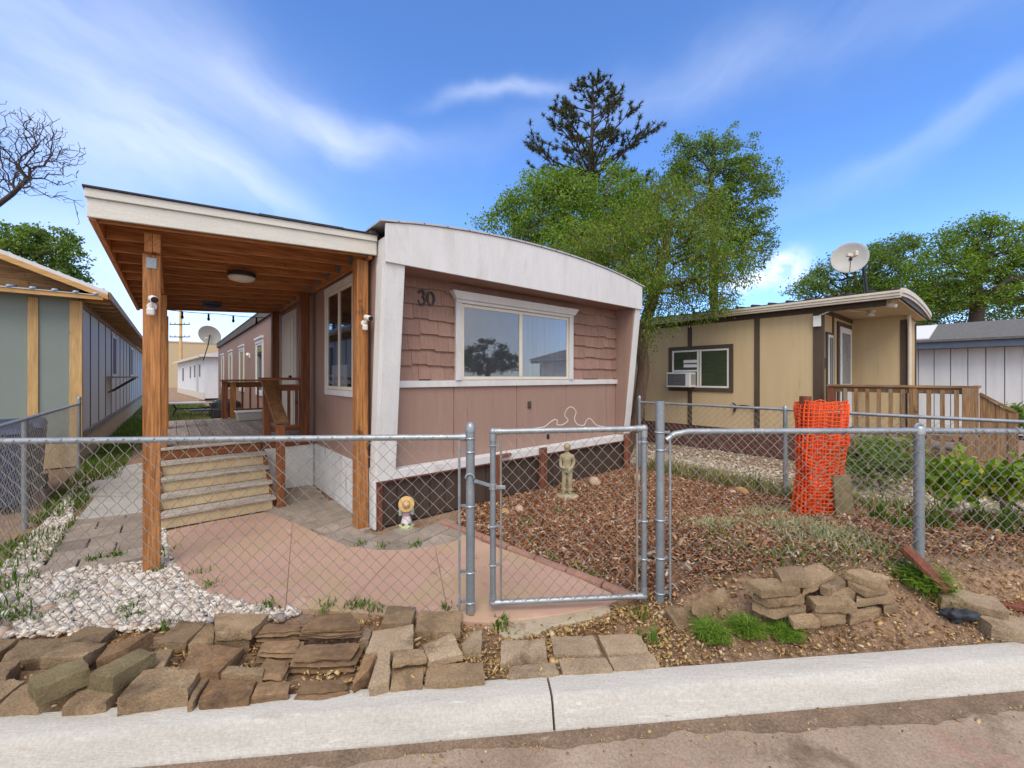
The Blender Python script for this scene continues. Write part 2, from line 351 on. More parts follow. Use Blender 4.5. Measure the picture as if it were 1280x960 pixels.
MT['tan']=M('tan panel paint',(0.56,0.435,0.262),(0.51,0.395,0.235),scale=1.6,rough=0.75,bump=0.15,bscale=40,stretch=(5,5,0.5),spots=(((0.38,0.27,0.14),2,0.62,0.2),),fine=0.04)
MT['dbrown']=M('dark brown trim',(0.095,0.068,0.05),(0.07,0.05,0.037),rough=0.65,bump=0.15,stretch=(1,1,0.3))
MT['brickskirt']=M('maroon skirting',(0.14,0.062,0.05),(0.095,0.042,0.036),scale=7,rough=0.85,bump=0.6,bscale=20,fine=0.15)
MT['gutter']=M('cream gutter',(0.66,0.60,0.50),(0.55,0.50,0.42),rough=0.5,bump=0)
MT['whitehouse']=M('white vertical siding',(0.70,0.72,0.75),(0.62,0.64,0.67),scale=2,spec=0.1,rough=0.9,bump=0.1,stretch=(4,4,0.4),fine=0.03)
MT['slate']=M('blue grey fascia',(0.10,0.125,0.18),(0.08,0.10,0.15),rough=0.6,bump=0)
MT['shingle']=M('grey shingles',(0.16,0.155,0.15),(0.10,0.10,0.10),scale=14,rough=0.95,bump=0.6,bscale=50)
MT['stucco']=M('tan stucco',(0.52,0.42,0.28),(0.47,0.38,0.25),rough=0.9,bump=0.1)
MT['dish']=M('grey dish',(0.50,0.50,0.49),(0.45,0.45,0.44),rough=0.5,bump=0)
MT['black']=M('black plastic',(0.02,0.02,0.022),(0.014,0.014,0.016),rough=0.5,bump=0)
MT['dmetal']=M('dark metal',(0.05,0.05,0.055),(0.035,0.035,0.04),rough=0.5,bump=0,metal=0.4)
MT['whiteplastic']=M('white plastic',(0.75,0.75,0.74),(0.70,0.70,0.69),rough=0.4,bump=0)
MT['bin']=M('dark blue bin plastic',(0.028,0.055,0.13),(0.02,0.04,0.10),rough=0.5,bump=0.1)
MT['opal']=M('opal lamp glass',(0.68,0.66,0.58),(0.64,0.62,0.54),rough=0.25,bump=0)
MT['dark']=M('dark interior',(0.05,0.045,0.042),(0.035,0.032,0.03),rough=0.9,bump=0)
MT['curtain']=M('sheer curtain',(0.40,0.40,0.42),(0.27,0.27,0.29),scale=3,rough=0.9,bump=0,stretch=(12,12,0.3))
MT['shade']=M('dark window screen',(0.17,0.17,0.18),(0.13,0.13,0.14),rough=0.9,bump=0)
MT['glass']=glass_mat('window glass',(0.85,0.87,0.90),0.09)
MT['glassdark']=glass_mat('dark window glass',(0.75,0.78,0.72),0.02)
MT['orange']=M('orange safety netting',(0.88,0.125,0.03),(0.68,0.075,0.022),rough=0.5,bump=0.1,scale=8)
MT['redwood']=wood('red brown treated post',(0.24,0.085,0.05),(0.14,0.05,0.03),'z',0.75)
MT['statue']=M('mossy cast stone',(0.41,0.365,0.24),(0.25,0.215,0.13),scale=9,rough=0.9,bump=0.5,bscale=60,spots=(((0.17,0.13,0.06),7,0.58,0.12),((0.55,0.49,0.33),14,0.6,0.1)),fine=0.12)
MT['barkgrey']=M('grey bark',(0.17,0.13,0.10),(0.09,0.066,0.05),scale=10,rough=0.95,bump=0.9,bscale=26,bdist=0.03,stretch=(4,4,0.8))
MT['barkred']=M('shaggy juniper bark',(0.22,0.15,0.11),(0.10,0.066,0.048),scale=8,rough=0.95,bump=0.9,bscale=20,bdist=0.04,stretch=(6,6,0.5))
MT['barkdark']=M('dark bark',(0.085,0.066,0.055),(0.05,0.04,0.034),scale=9,rough=0.95,bump=0.8,bscale=26,stretch=(4,4,0.8))
MT['leaf_bright']=bits('bright spring leaves',[(0,(0.073,0.134,0.018)),(0.35,(0.122,0.213,0.027)),(0.7,(0.189,0.299,0.046)),(1,(0.317,0.439,0.085))],0.6,0.5)
MT['leaf_mid']=bits('mid green leaves',[(0,(0.072,0.130,0.026)),(0.5,(0.130,0.215,0.039)),(1,(0.234,0.332,0.078))],0.6,0.48)
MT['leaf_dark']=bits('dull green leaves',[(0,(0.04,0.075,0.018)),(0.5,(0.07,0.12,0.026)),(1,(0.11,0.17,0.04))],0.65,0.3)
MT['needle']=bits('dark pine needles',[(0,(0.035,0.048,0.022)),(0.6,(0.07,0.085,0.038)),(1,(0.13,0.125,0.055))],0.7,0.2)
MT['feather']=bits('feathery juniper leaves',[(0,(0.077,0.133,0.020)),(0.5,(0.147,0.231,0.031)),(0.9,(0.252,0.350,0.056)),(1,(0.378,0.336,0.084))],0.65,0.48)
MT['grass']=bits('grass blades',[(0,(0.05,0.11,0.015)),(0.5,(0.10,0.19,0.025)),(0.85,(0.16,0.24,0.05)),(1,(0.33,0.28,0.12))],0.6,0.3)
MT['weed']=bits('fresh weed blades',[(0,(0.09,0.17,0.02)),(0.5,(0.17,0.30,0.035)),(1,(0.28,0.40,0.08))],0.55,0.4)
MT['drygrass']=bits('grey green dry grass',[(0,(0.20,0.24,0.11)),(0.5,(0.31,0.35,0.18)),(1,(0.48,0.44,0.26))],0.75,0.2)
MT['straw']=bits('straw blades',[(0,(0.22,0.20,0.08)),(0.4,(0.14,0.18,0.05)),(0.7,(0.36,0.29,0.13)),(1,(0.45,0.37,0.19))],0.75,0.25)
MT['vine']=bits('lime vine leaves',[(0,(0.07,0.15,0.012)),(0.5,(0.15,0.26,0.02)),(0.85,(0.28,0.37,0.03)),(1,(0.52,0.43,0.06))],0.5,0.35)
MT['chips']=bits('bark chips',[(0,(0.13,0.052,0.028)),(0.25,(0.28,0.115,0.055)),(0.55,(0.42,0.20,0.10)),(0.8,(0.55,0.32,0.18)),(0.95,(0.74,0.60,0.45)),(1,(0.17,0.14,0.12))],0.9)
MT['litter']=bits('dry leaf litter',[(0,(0.24,0.12,0.05)),(0.4,(0.46,0.29,0.12)),(0.8,(0.64,0.45,0.21)),(1,(0.70,0.58,0.38))],0.85,0.15)
MT['pebbles']=bits('white gravel',[(0,(0.44,0.38,0.31)),(0.35,(0.66,0.61,0.54)),(0.75,(0.78,0.75,0.70)),(0.9,(0.50,0.36,0.27)),(0.96,(0.24,0.24,0.26)),(1,(0.75,0.74,0.72))],0.75)
MT['tangravel']=bits('tan gravel',[(0,(0.34,0.28,0.21)),(0.5,(0.48,0.41,0.32)),(1,(0.62,0.56,0.47))],0.9)
# ------------------------------------------------------------------ camera, sky, sun
cam=bpy.data.cameras.new('camera'); co=bpy.data.objects.new('camera',cam); COL.objects.link(co)
co.location=(0,0,EYE); co.rotation_euler=(R(90),0,0)
cam.sensor_width=36; cam.lens=36*F/1280; cam.shift_y=-(480-HZ)/1280; cam.clip_start=0.05; cam.clip_end=3000
SC.camera=co
SC.view_settings.view_transform='Standard'; SC.view_settings.look='None'; SC.view_settings.exposure=0.78; SC.view_settings.gamma=1; SC.view_settings.use_curve_mapping=False
SUN_EL=R(52); SUN_DIR=Vector((-0.05,-1.0,0)).normalized()
sv=Vector((SUN_DIR.x*math.cos(SUN_EL),SUN_DIR.y*math.cos(SUN_EL),math.sin(SUN_EL)))
sl=bpy.data.lights.new('sun','SUN'); sl.energy=1.5; sl.angle=R(38); sl.color=(1.0,0.90,0.76)
so=bpy.data.objects.new('sun',sl); COL.objects.link(so); so.rotation_euler=sv.to_track_quat('Z','Y').to_euler()
wd=bpy.data.worlds.new('World'); SC.world=wd; wd.use_nodes=True; t=NT(wd); t.n.clear()
wd.cycles.sampling_method='MANUAL'; wd.cycles.sample_map_resolution=256
wo=t.N('ShaderNodeOutputWorld'); bg=t.N('ShaderNodeBackground'); t.L(bg.outputs[0],wo.inputs[0])
sky=t.N('ShaderNodeTexSky',sky_type='NISHITA'); sky.sun_disc=False; sky.sun_elevation=SUN_EL
sky.sun_rotation=math.atan2(SUN_DIR.x,SUN_DIR.y); sky.altitude=1800; sky.air_density=1.0; sky.dust_density=0.6; sky.ozone_density=2.2
bg.inputs['Strength'].default_value=0.15
tc=t.N('ShaderNodeTexCoord'); dvec=tc.outputs['Generated']
hs=t.N('ShaderNodeHueSaturation'); hs.inputs['Saturation'].default_value=1.12; hs.inputs['Value'].default_value=1.0; t.L(sky.outputs[0],hs.inputs['Color'])
skyc=mix(t,1.0,hs.outputs[0],(0.84,1.02,1.27),'MULTIPLY')
sx=t.N('ShaderNodeSeparateXYZ'); t.L(dvec,sx.inputs[0])
# warp the direction a little so that cloud outlines fray
def wn(scale,amp,base,det=3):
    n=t.N('ShaderNodeTexNoise'); n.inputs['Scale'].default_value=scale; n.inputs['Detail'].default_value=det; t.L(base,n.inputs['Vector'])
    s1=t.N('ShaderNodeVectorMath',operation='SUBTRACT'); t.L(n.outputs['Color'],s1.inputs[0]); s1.inputs[1].default_value=(0.5,0.5,0.5)
    s2=t.N('ShaderNodeVectorMath',operation='SCALE'); t.L(s1.outputs[0],s2.inputs[0]); s2.inputs['Scale'].default_value=amp
    s3=t.N('ShaderNodeVectorMath',operation='ADD'); t.L(base,s3.inputs[0]); t.L(s2.outputs[0],s3.inputs[1]); return s3.outputs[0]
wv=wn(2.4,0.30,dvec,5)
def frame(px,py,rot):
    d=Vector((px-CX,F,HZ-py)).normalized(); rt=Vector((d.y,-d.x,0)).normalized(); up=rt.cross(d)
    return d,rt*math.cos(rot)+up*math.sin(rot),-rt*math.sin(rot)+up*math.cos(rot)
def fibre(px,py,rot,lo,hi):
    """streaky cirrus texture drawn out along one direction of the sky"""
    d,t1,t2=frame(px,py,rot); cb=t.N('ShaderNodeCombineXYZ')
    for i,tv in enumerate((t1*2.0,t2*7.0,d*2.0)):
        dp=t.N('ShaderNodeVectorMath',operation='DOT_PRODUCT'); t.L(wv,dp.inputs[0]); dp.inputs[1].default_value=tv; t.L(dp.outputs['Value'],cb.inputs[i])
    return ramp(t,noise(t,cb.outputs[0],1.5,6,0.55,0.3),[(0.30,(lo,)*3),(0.74,(hi,)*3)])
fl_l=fibre(280,130,R(-14),0.5,1.0); fl_r=fibre(1150,170,R(20),0.25,1.0)
def cloud(px,py,rx,ry,rot,amp,fib):
    """one cloud bank: centre direction, angular half sizes, slope, density"""
    d,t1,t2=frame(px,py,rot); res=None
    for tv,r_ in ((t1,rx),(t2,ry)):
        dp=t.N('ShaderNodeVectorMath',operation='DOT_PRODUCT'); t.L(wv,dp.inputs[0]); dp.inputs[1].default_value=tv*(1.0/(r_*d.y/F))
        q=math_(t,'MULTIPLY',dp.outputs['Value'],dp.outputs['Value']); res=q if res is None else math_(t,'ADD',res,q)
    g=math_(t,'MULTIPLY',math_(t,'POWER',2.718,math_(t,'MULTIPLY',res,-1.0)),amp)
    return math_(t,'MULTIPLY',g,fib) if fib is not None else g
puff=ramp(t,noise(t,dvec,26,4,0.55),[(0.36,(0.25,)*3),(0.58,(1,1,1))])
banks=[(220,90,240,80,R(-8),0.34,fl_l),(440,160,130,24,R(-6),0.42,fl_l),(170,165,230,50,R(-12),0.38,fl_l),(170,215,210,36,R(-2),0.42,fl_l),
       (40,290,150,110,R(0),0.42,fl_l),(645,122,70,14,R(3),0.40,fl_l),(1130,185,230,20,R(24),0.15,fl_r),(1220,125,240,18,R(14),0.12,fl_r),(880,95,260,34,R(6),0.20,fl_r),
       (982,353,28,16,R(10),1.0,puff),(945,372,42,11,R(0),0.8,puff),(240,400,150,60,R(0),0.42,None),(1290,330,170,60,R(0),0.30,fl_r)]
front=math_(t,'GREATER_THAN',sx.outputs[1],0.02)
tot=None
for b_ in banks:
    c=cloud(*b_); tot=c if tot is None else math_(t,'ADD',tot,c)
tot=math_(t,'MULTIPLY',tot,front)
# unseen overcast behind the photographer and overhead, thickened and warmed as fill light
bn=noise(t,wv,1.6,4,0.6); back=ramp(t,bn,[(0.30,(0.55,)*3),(0.60,(1,1,1))])
bm=math_(t,'MULTIPLY',math_(t,'SUBTRACT',0.10,sx.outputs[1]),2.2,True)
om=math_(t,'MULTIPLY',math_(t,'SUBTRACT',sx.outputs[2],0.70),4.5,True)
tot=math_(t,'ADD',tot,math_(t,'MULTIPLY',math_(t,'MULTIPLY',back,math_(t,'MAXIMUM',bm,om)),0.9))
hz=math_(t,'POWER',math_(t,'SUBTRACT',1.0,math_(t,'ABSOLUTE',sx.outputs[2])),8.0)
tot=math_(t,'ADD',tot,math_(t,'ADD',math_(t,'MULTIPLY',hz,0.16),0.015))
tot=math_(t,'MINIMUM',tot,0.92)
fin=mix(t,tot,skyc,mix(t,math_(t,'MAXIMUM',bm,om),(4.6,4.9,5.5),(5.4,5.05,4.55)))
t.L(fin,bg.inputs[0])

# ------------------------------------------------------------------ ground, kerb, road
def axis(a,b,fine,lo,hi,n=10):
    x=[a+(b-a)*i/int((b-a)/fine) for i in range(int((b-a)/fine)+1)]
    g=[(i/n)**3 for i in range(1,n+1)]
    return [a+(lo-a)*q for q in reversed(g)]+x+[b+(hi-b)*q for q in g]
xs=axis(-5,6,0.07,-700,700); ts=[t_ for t_ in axis(0,6.5,0.07,0,900) if t_>=-1e-6]
ts=sorted(set(round(x,4) for x in ts))
vs=[];fs=[]
for j,tt in enumerate(ts):
    for i,ss in enumerate(xs):
        p=WS(ss,tt); near=(-5.5<ss<6.5 and tt<7)
        h=terrain(p.x,p.y)
        if near:
            k=mnoise.noise(Vector((p.x*2.3,p.y*2.3,0)))*0.010+mnoise.noise(Vector((p.x*9,p.y*9,3)))*0.006
            h+=k-0.022+0.0*h
            if h>0.05: h+=mnoise.noise(Vector((p.x*5,p.y*5,9)))*0.022
        else: h-=0.022
        if tt<0.02: h=min(h,-0.02)
        vs.append((p.x,p.y,h))
n=len(xs)
for j in range(len(ts)-1):
    for i in range(n-1): fs.append((j*n+i,j*n+i+1,(j+1)*n+i+1,(j+1)*n+i))
mb=MB(); mb.add(vs,fs); tag(mb.build('ground',MT['soil'],smooth='all'),'bare brown soil around the homes','ground',kind='structure')
mb=MB(); mb.sheet([WS(-400,-0.2,-0.124),WS(-400,-60,-0.124),WS(400,-60,-0.124),WS(400,-0.2,-0.124)]); tag(mb.build('road',MT['road']),'dusty road in front of the kerb','road',kind='structure')
# rolled kerb in two cast lengths with an open joint
prof=[(-0.002,-0.35),(-0.002,-0.006),(-0.012,0.002),(-0.118,0.0),(-0.14,-0.008),(-0.165,-0.035),(-0.190,-0.085),(-0.205,-0.115),(-0.225,-0.135),(-0.225,-0.35)]
def kerb(s0,s1,name,label):
    m=MB(); st=[s0]; 
    while st[-1]<s1-0.16: st.append(st[-1]+0.12)
    st.append(s1); vv=[];ff=[]; k=len(prof)
    for s_ in st:
        for (tt,z) in prof:
            w=mnoise.noise(Vector((s_*1.3,tt*6,z*5)))*0.004
            p=WS(s_,tt+ (w if tt<-0.05 else 0),z+w*0.6); vv.append(p)
    for i in range(len(st)-1):
        for q in range(k-1): ff.append((i*k+q,i*k+q+1,(i+1)*k+q+1,(i+1)*k+q))
    ff.append(tuple(range(k-1,-1,-1))); ff.append(tuple((len(st)-1)*k+q for q in range(k)))
    m.add(vv,ff); return tag(m.build(name,MT['kerb'],smooth=True),label,'kerb',kind='structure')
sj=ST(*G(684,846,0)[:2])[0]
kerb(-12,sj-0.006,'kerb','pale concrete kerb left of the joint'); kerb(sj+0.006,14,'kerb','pale concrete kerb right of the joint')

# ------------------------------------------------------------------ paved areas
def poly(pts,z=0): return [G(x,y,z) for x,y in pts]
def slab(name,pts,z0,z1,mat,label,seg=0):
    m=MB(); m.prism([(p.x,p.y) for p in pts],z0,z1); return tag(m.build(name,mat,bevel=0.012,seg=2),label,'paving',kind='structure')
patio_px=[(208,664),(212,690),(228,716),(255,738),(300,752),(360,759),(440,765),(530,772),(590,777),(622,778),(700,768),(756,757),(772,750),(764,741),(700,712),(640,690),(578,668),(570,676),(530,685),(500,687),(470,687),(436,683),(400,668),(372,655),(345,644),(330,640),(262,652)]
patio=poly(patio_px,0.02)
# the slab is saw cut into panels: build it as pieces split along cut lines (in home grid), gaps of 8 mm
import bmesh
def cut_slab(name,pts,z0,z1,cuts,mat,label,gap=0.003):
    bm=bmesh.new(); bm.faces.new([bm.verts.new((p.x,p.y,z1)) for p in pts])
    for (a,b) in cuts:
        a=Vector((a.x,a.y,z1)); b=Vector((b.x,b.y,z1)); nrm=Vector((-(b-a).y,(b-a).x,0)).normalized()
        bmesh.ops.bisect_plane(bm,geom=bm.verts[:]+bm.edges[:]+bm.faces[:],plane_co=a,plane_no=nrm)
    bmesh.ops.split_edges(bm,edges=[e for e in bm.edges if len(e.link_faces)>1])
    m=MB()
    for f in bm.faces:
        c=f.calc_center_median(); vv=[v.co.copy() for v in f.verts]
        q=[]
        k=len(vv)
        for i in range(k):   # shrink each piece a touch
            e1=(vv[i]-vv[i-1]).normalized(); e2=(vv[(i+1)%k]-vv[i]).normalized()
            n1=Vector((-e1.y,e1.x,0)); n2=Vector((-e2.y,e2.x,0)); b_=(n1+n2)
            b_=b_.normalized()*(gap*0.5/max(0.4,b_.normalized().dot(n1))) if b_.length>1e-4 else Vector()
            q.append(vv[i]+b_)
        m.prism([(p.x,p.y) for p in q],z0,z1)
    bm.free()
    return tag(m.build(name,mat,bevel=0.0025,seg=1),label,'paving',kind='structure')
cuts=[(G(358,750,0.02),G(362,700,0.02)),(G(435,758,0.02),G(505,680,0.02)),(G(560,765,0.02),G(543,680,0.02))]
area=0
for i in range(len(patio)): area+=patio[i-1].x*patio[i].y-patio[i].x*patio[i-1].y
if area<0: patio=patio[::-1]
cut_slab('patio',patio,-0.06,0.02,cuts,MT['pink'],'pink tinted concrete patio with saw cut joints')
# old step below the gate
step_pts=[G(x,y,-0.0) for x,y in ((623,776),(700,766),(762,757),(764,766),(738,776),(715,780),(690,785),(672,795),(655,798),(636,800),(624,794))]
slab('gate_step',step_pts,-0.1,0.012,MT['oldslab'],'crumbling pale concrete step below the gate')
# herringbone-free running bond of grey pavers between patio and home
def pavers(name,pts,lu,lv,ang,z,label,mat,half=True,gap=0.012,mnmx=(-6,6)):
    m=MB(); c=Vector((sum(p.x for p in pts)/len(pts),sum(p.y for p in pts)/len(pts),0)); ca,sa=math.cos(ang),math.sin(ang)
    pl=[(p.x,p.y) for p in pts]
    for j in range(-40,40):
        for i in range(-40,40):
            a=(i+(0.5 if (half and j%2) else 0))*lu; b=j*lv
            x=c.x+ca*a-sa*b; y=c.y+sa*a+ca*b
            if not inpoly(x,y,pl): continue
            m.obox((x,y,z-0.03+random.uniform(-0.003,0.003)),(lu-gap,lv-gap,0.06),(random.uniform(-.008,.008),random.uniform(-.008,.008),ang+random.uniform(-.01,.01)))
    return tag(m.build(name,mat,bevel=0.004),label,'paving',kind='structure')
pavers('path',poly([(330,628),(344,650),(380,668),(420,690),(470,697),(540,692),(590,676),(556,650),(500,664),(468,668),(395,608),(348,606)]),0.24,0.24,TH+R(20),0.014,'grey brown pavers between patio and home',MT['paver'])
pavers('path',poly([(48,718),(92,652),(178,636),(200,640),(200,690),(178,700),(120,706)]),0.42,0.3,TH,0.012,'large grey brown pavers left of the porch post',MT['paver'],gap=0.014)
for k,pts in enumerate(([(128,598),(150,583),(176,578),(196,580),(192,597)],[(93,618),(120,600),(196,596),(194,619)],[(97,649),(118,622),(196,619),(192,638)])):
    slab('path',poly(pts,0.02),-0.03,0.016+0.006*k,MT['slab'],'grey concrete slab of the side path')
# brick red edging of the bark bed
ea,eb=G(553,651,0.03),G(806,750,0.03)
m=MB(); L=(eb-ea).length; nn=int(L/0.29); d=(eb-ea).normalized(); nr=Vector((-d.y,d.x,0))
for i in range(nn):
    a=ea+d*(L*i/nn+0.006); b=ea+d*(L*(i+1)/nn-0.006)
    z=random.uniform(-.006,.006)
    m.prism([( -0.045,-0.06),(0.045,-0.06),(0.04,0.03),(0.02,0.047),(-0.02,0.047),(-0.04,0.03)],0,1,'y')
    k=len(m.v)-12
    for q in range(12):
        x,y,zz=m.v[k+q]; p=a.lerp(b,y)+nr*x; m.v[k+q]=(p.x,p.y,zz+z)
tag(m.build('garden_edging',MT['edging'],bevel=0.012,seg=2),'brick red concrete edging between patio and bark bed','edging')

# dirt washed along the foot of the kerb
m=MB(); a=[];b=[]
for i in range(641):
    ss=-4+10*i/640; w=0.05+0.05*sm((ss-0.2)/1.5)+0.035*mnoise.noise(Vector((ss*1.7,0,0)))+0.022*mnoise.noise(Vector((ss*7,0,4)))+0.012*mnoise.noise(Vector((ss*19,0,7)))
    a.append(WS(ss,-0.222,-0.112)); b.append(WS(ss,-0.228-max(0.012,w),-0.1215))
m.add(a+b,[(i,641+i,642+i,i+1) for i in range(640)])
tag(m.build('gutter_dirt',MT['gutterdirt'],smooth='all'),'brown dirt washed along the foot of the kerb','dirt',kind='structure')
# ------------------------------------------------------------------ the pink home
home=thing('mobile_home','pink mobile home with bowed white fascia and number 30 by its front window','mobile home',W(0,0),TH)
H=home
# body: recessed behind the panels
m=MB(); m.box(0.03,0.19,0.0,4.47,19.0,2.95); m.build('wall_core',MT['brownskirt'],H)
m=MB()  # left long wall in panels
v=0.02
while v<19:
    e=min(v+0.61,19); m.box(0.0,v+0.004,0.6,0.028,e-0.004,2.97); v+=0.61
m.build('side_wall',MT['mauve'],H)
m=MB(); m.box(4.472,0.02,0.6,4.5,19,2.97); m.build('side_wall',MT['mauve'],H)
m=MB()  # lower front panels
for a,b in ((0.2,1.03),(1.03,2.05),(2.05,3.06),(3.06,4.08),(4.08,4.32)):
    m.box(a+0.004,0.135,0.58,b-0.004,0.165,1.49)
m.build('front_wall',MT['mauve'],H,bevel=0.003)
# shakes: staggered butts, each course overlapping the one below
m=MB(); rng=random.Random(4)
rows=7; z0=1.55; ch=0.178
for r_ in range(rows):
    u=0.19-rng.uniform(0,0.12)
    k=0
    while u<4.32:
        w=rng.choice((0.15,0.19,0.19,0.24)); a=max(u,0.19); b=min(u+w,4.33)
        segs=[(a,b)] if (r_>5 or b<1.06 or a>3.14) else [(a,min(b,1.06)),(max(a,3.14),b)]
        for a,b in [q_ for q_ in segs if q_[1]-q_[0]>0.02]:
            zb=z0+r_*ch+((0.0,0.020)[(k//2)%2] if rng.random()<0.8 else 0.008)
            zt=z0+(r_+1)*ch+0.05
            yb=0.119; yt=0.150
            m.hexa([(a+.0015,yb,zb),(b-.0015,yb,zb),(b-.0015,0.168,zb),(a+.0015,0.168,zb),(a+.0015,yt,zt),(b-.0015,yt,zt),(b-.0015,0.168,zt),(a+.0015,0.168,zt)])
        u+=w; k+=1
m.build('shingle_siding',MT['shake'],H)
m=MB(); m.box(0.19,0.169,0.55,4.33,0.188,2.95); m.build('wall_core',MT['brownskirt'],H)
# flared side fins
def fin(u0,u1): 
    q=MB(); q.prism([(0.012,0.56),(-0.225,2.75),(-0.225,3.02),(0.2,3.02),(0.2,0.56)],u0,u1,'x'); return q
fin(4.33,4.495).build('side_fin',MT['mauve'],H)
fin(0.012,0.17).build('side_fin',MT['white2'],H)
def finboard(u0,u1,mt):
    q=MB(); q.hexa([(u0,-0.012,0.50),(u1,-0.012,0.50),(u1,0.011,0.50),(u0,0.011,0.50),(u0,-0.25,2.752),(u1,-0.25,2.752),(u1,-0.226,2.752),(u0,-0.226,2.752)]); return q.build('corner_board',mt,H,bevel=0.003)
finboard(0.0,0.205,MT['white2']); finboard(4.36,4.51,MT['white'])
q=MB(); q.hexa([(-0.022,0.0,0.50),(0.011,0.0,0.50),(0.011,0.13,0.50),(-0.022,0.13,0.50),(-0.022,-0.225,2.75),(0.011,-0.225,2.75),(0.011,-0.06,2.75),(-0.022,-0.06,2.75)])
q.build('corner_board',MT['white2'],H,bevel=0.003)
# bowed fascia in two boards
def arc(u): 
    x=u/4.5; return 3.13+0.19*max(0.0,1-(2*x-1)**2)**0.85
def fascia(a,b):
    n=14; q=[(a,2.745),(b,2.745)]+[(b+(a-b)*i/n,arc(b+(a-b)*i/n)) for i in range(n+1)]
    return MB().prism(q,-0.275,-0.251,'y')
fascia(-0.012,3.296).build('fascia_board',MT['white'],H,bevel=0.003); fascia(3.30,4.515).build('fascia_board',MT['white'],H,bevel=0.003)
m=MB(); m.box(0.17,-0.25,2.752,4.33,0.19,2.77); m.build('soffit',MT['shake'],H)
# bowed roof with a thin drip edge
n=24; us=[-0.07+4.64*i/n for i in range(n+1)]
top=[(u,arc(min(max(u,0),4.5))+0.022) for u in us]; bot=[(u,arc(min(max(u,0),4.5))+0.004) for u in us]
m=MB(); m.prism(bot+top[::-1],-0.29,19.15,'y'); rf=m.build('roof',MT['metalroof'],H)
m=MB(); m.box(-0.055,0.0,2.93,-0.002,19.1,3.128); m.build('eave_trim',M('grey brown eave',(0.17,0.155,0.14),rough=0.9,bump=0,spec=0.05),rf)
for i in range(16):
    u=0.12+i*0.285; MB().cyl((u,-0.292,arc(u)+0.012),(u,-0.278,arc(u)+0.012),0.007,6).build('roof_screw',MT['dmetal'],rf)
m=MB(); m.prism([(0.0,2.95),(4.5,2.95),(4.5,3.12)]+[(4.5-4.5*i/12,arc(4.5-4.5*i/12)) for i in range(13)],0.2,19.0,'y'); m.build('gable_wall',MT['mauve'],H)
# belt and sill trim
m=MB(); m.box(0.205,0.10,1.478,4.33,0.126,1.555); m.build('belt_trim',MT['white'],H,bevel=0.003)
m=MB(); m.box(-0.012,-0.022,0.50,4.51,0.13,0.595); m.build('sill_trim',MT['white'],H,bevel=0.004)
m=MB(); m.box(-0.008,-0.03,0.487,4.51,0.12,0.4985); m.build('sill_trim',MT['redwood'],H)
# skirting
m=MB(); u=0.05
while u<4.45:
    m.box(u,0.03,0.0,min(u+0.19,4.47),0.055,0.486); u+=0.2
m.box(0.05,0.056,0.0,4.47,0.18,0.486)
m.build('skirt',MT['brownskirt'],H,bevel=0.004)
for u,w,h in ((0.0,0.07,0.486),(1.52,0.1,0.56),(2.32,0.12,0.60),(4.33,0.13,0.62)):
    m=MB(); m.box(u,-0.075 if u>0.2 else 0.0,-0.04,u+w,-0.028 if u>0.2 else 0.0285,h); m.build('skirt_board',MT['redwood'],H,bevel=0.004)
m=MB(); m.box(1.50,-0.078,0.558,1.78,-0.03,0.60); m.build('skirt_board',MT['redwood'],H,bevel=0.004)
m=MB()
for a,b in ((0.12,0.98),(1.0,2.3)): m.box(-0.03,a,0.0,-0.002,b,0.62)
m.box(-0.03,-0.01,0.0,-0.002,0.1,0.50)
m.build('side_skirt',MT['white2'],H,bevel=0.003)
m=MB(); m.box(-0.02,7.0,0.0,-0.002,19,0.6); m.build('side_skirt',MT['white2'],H)
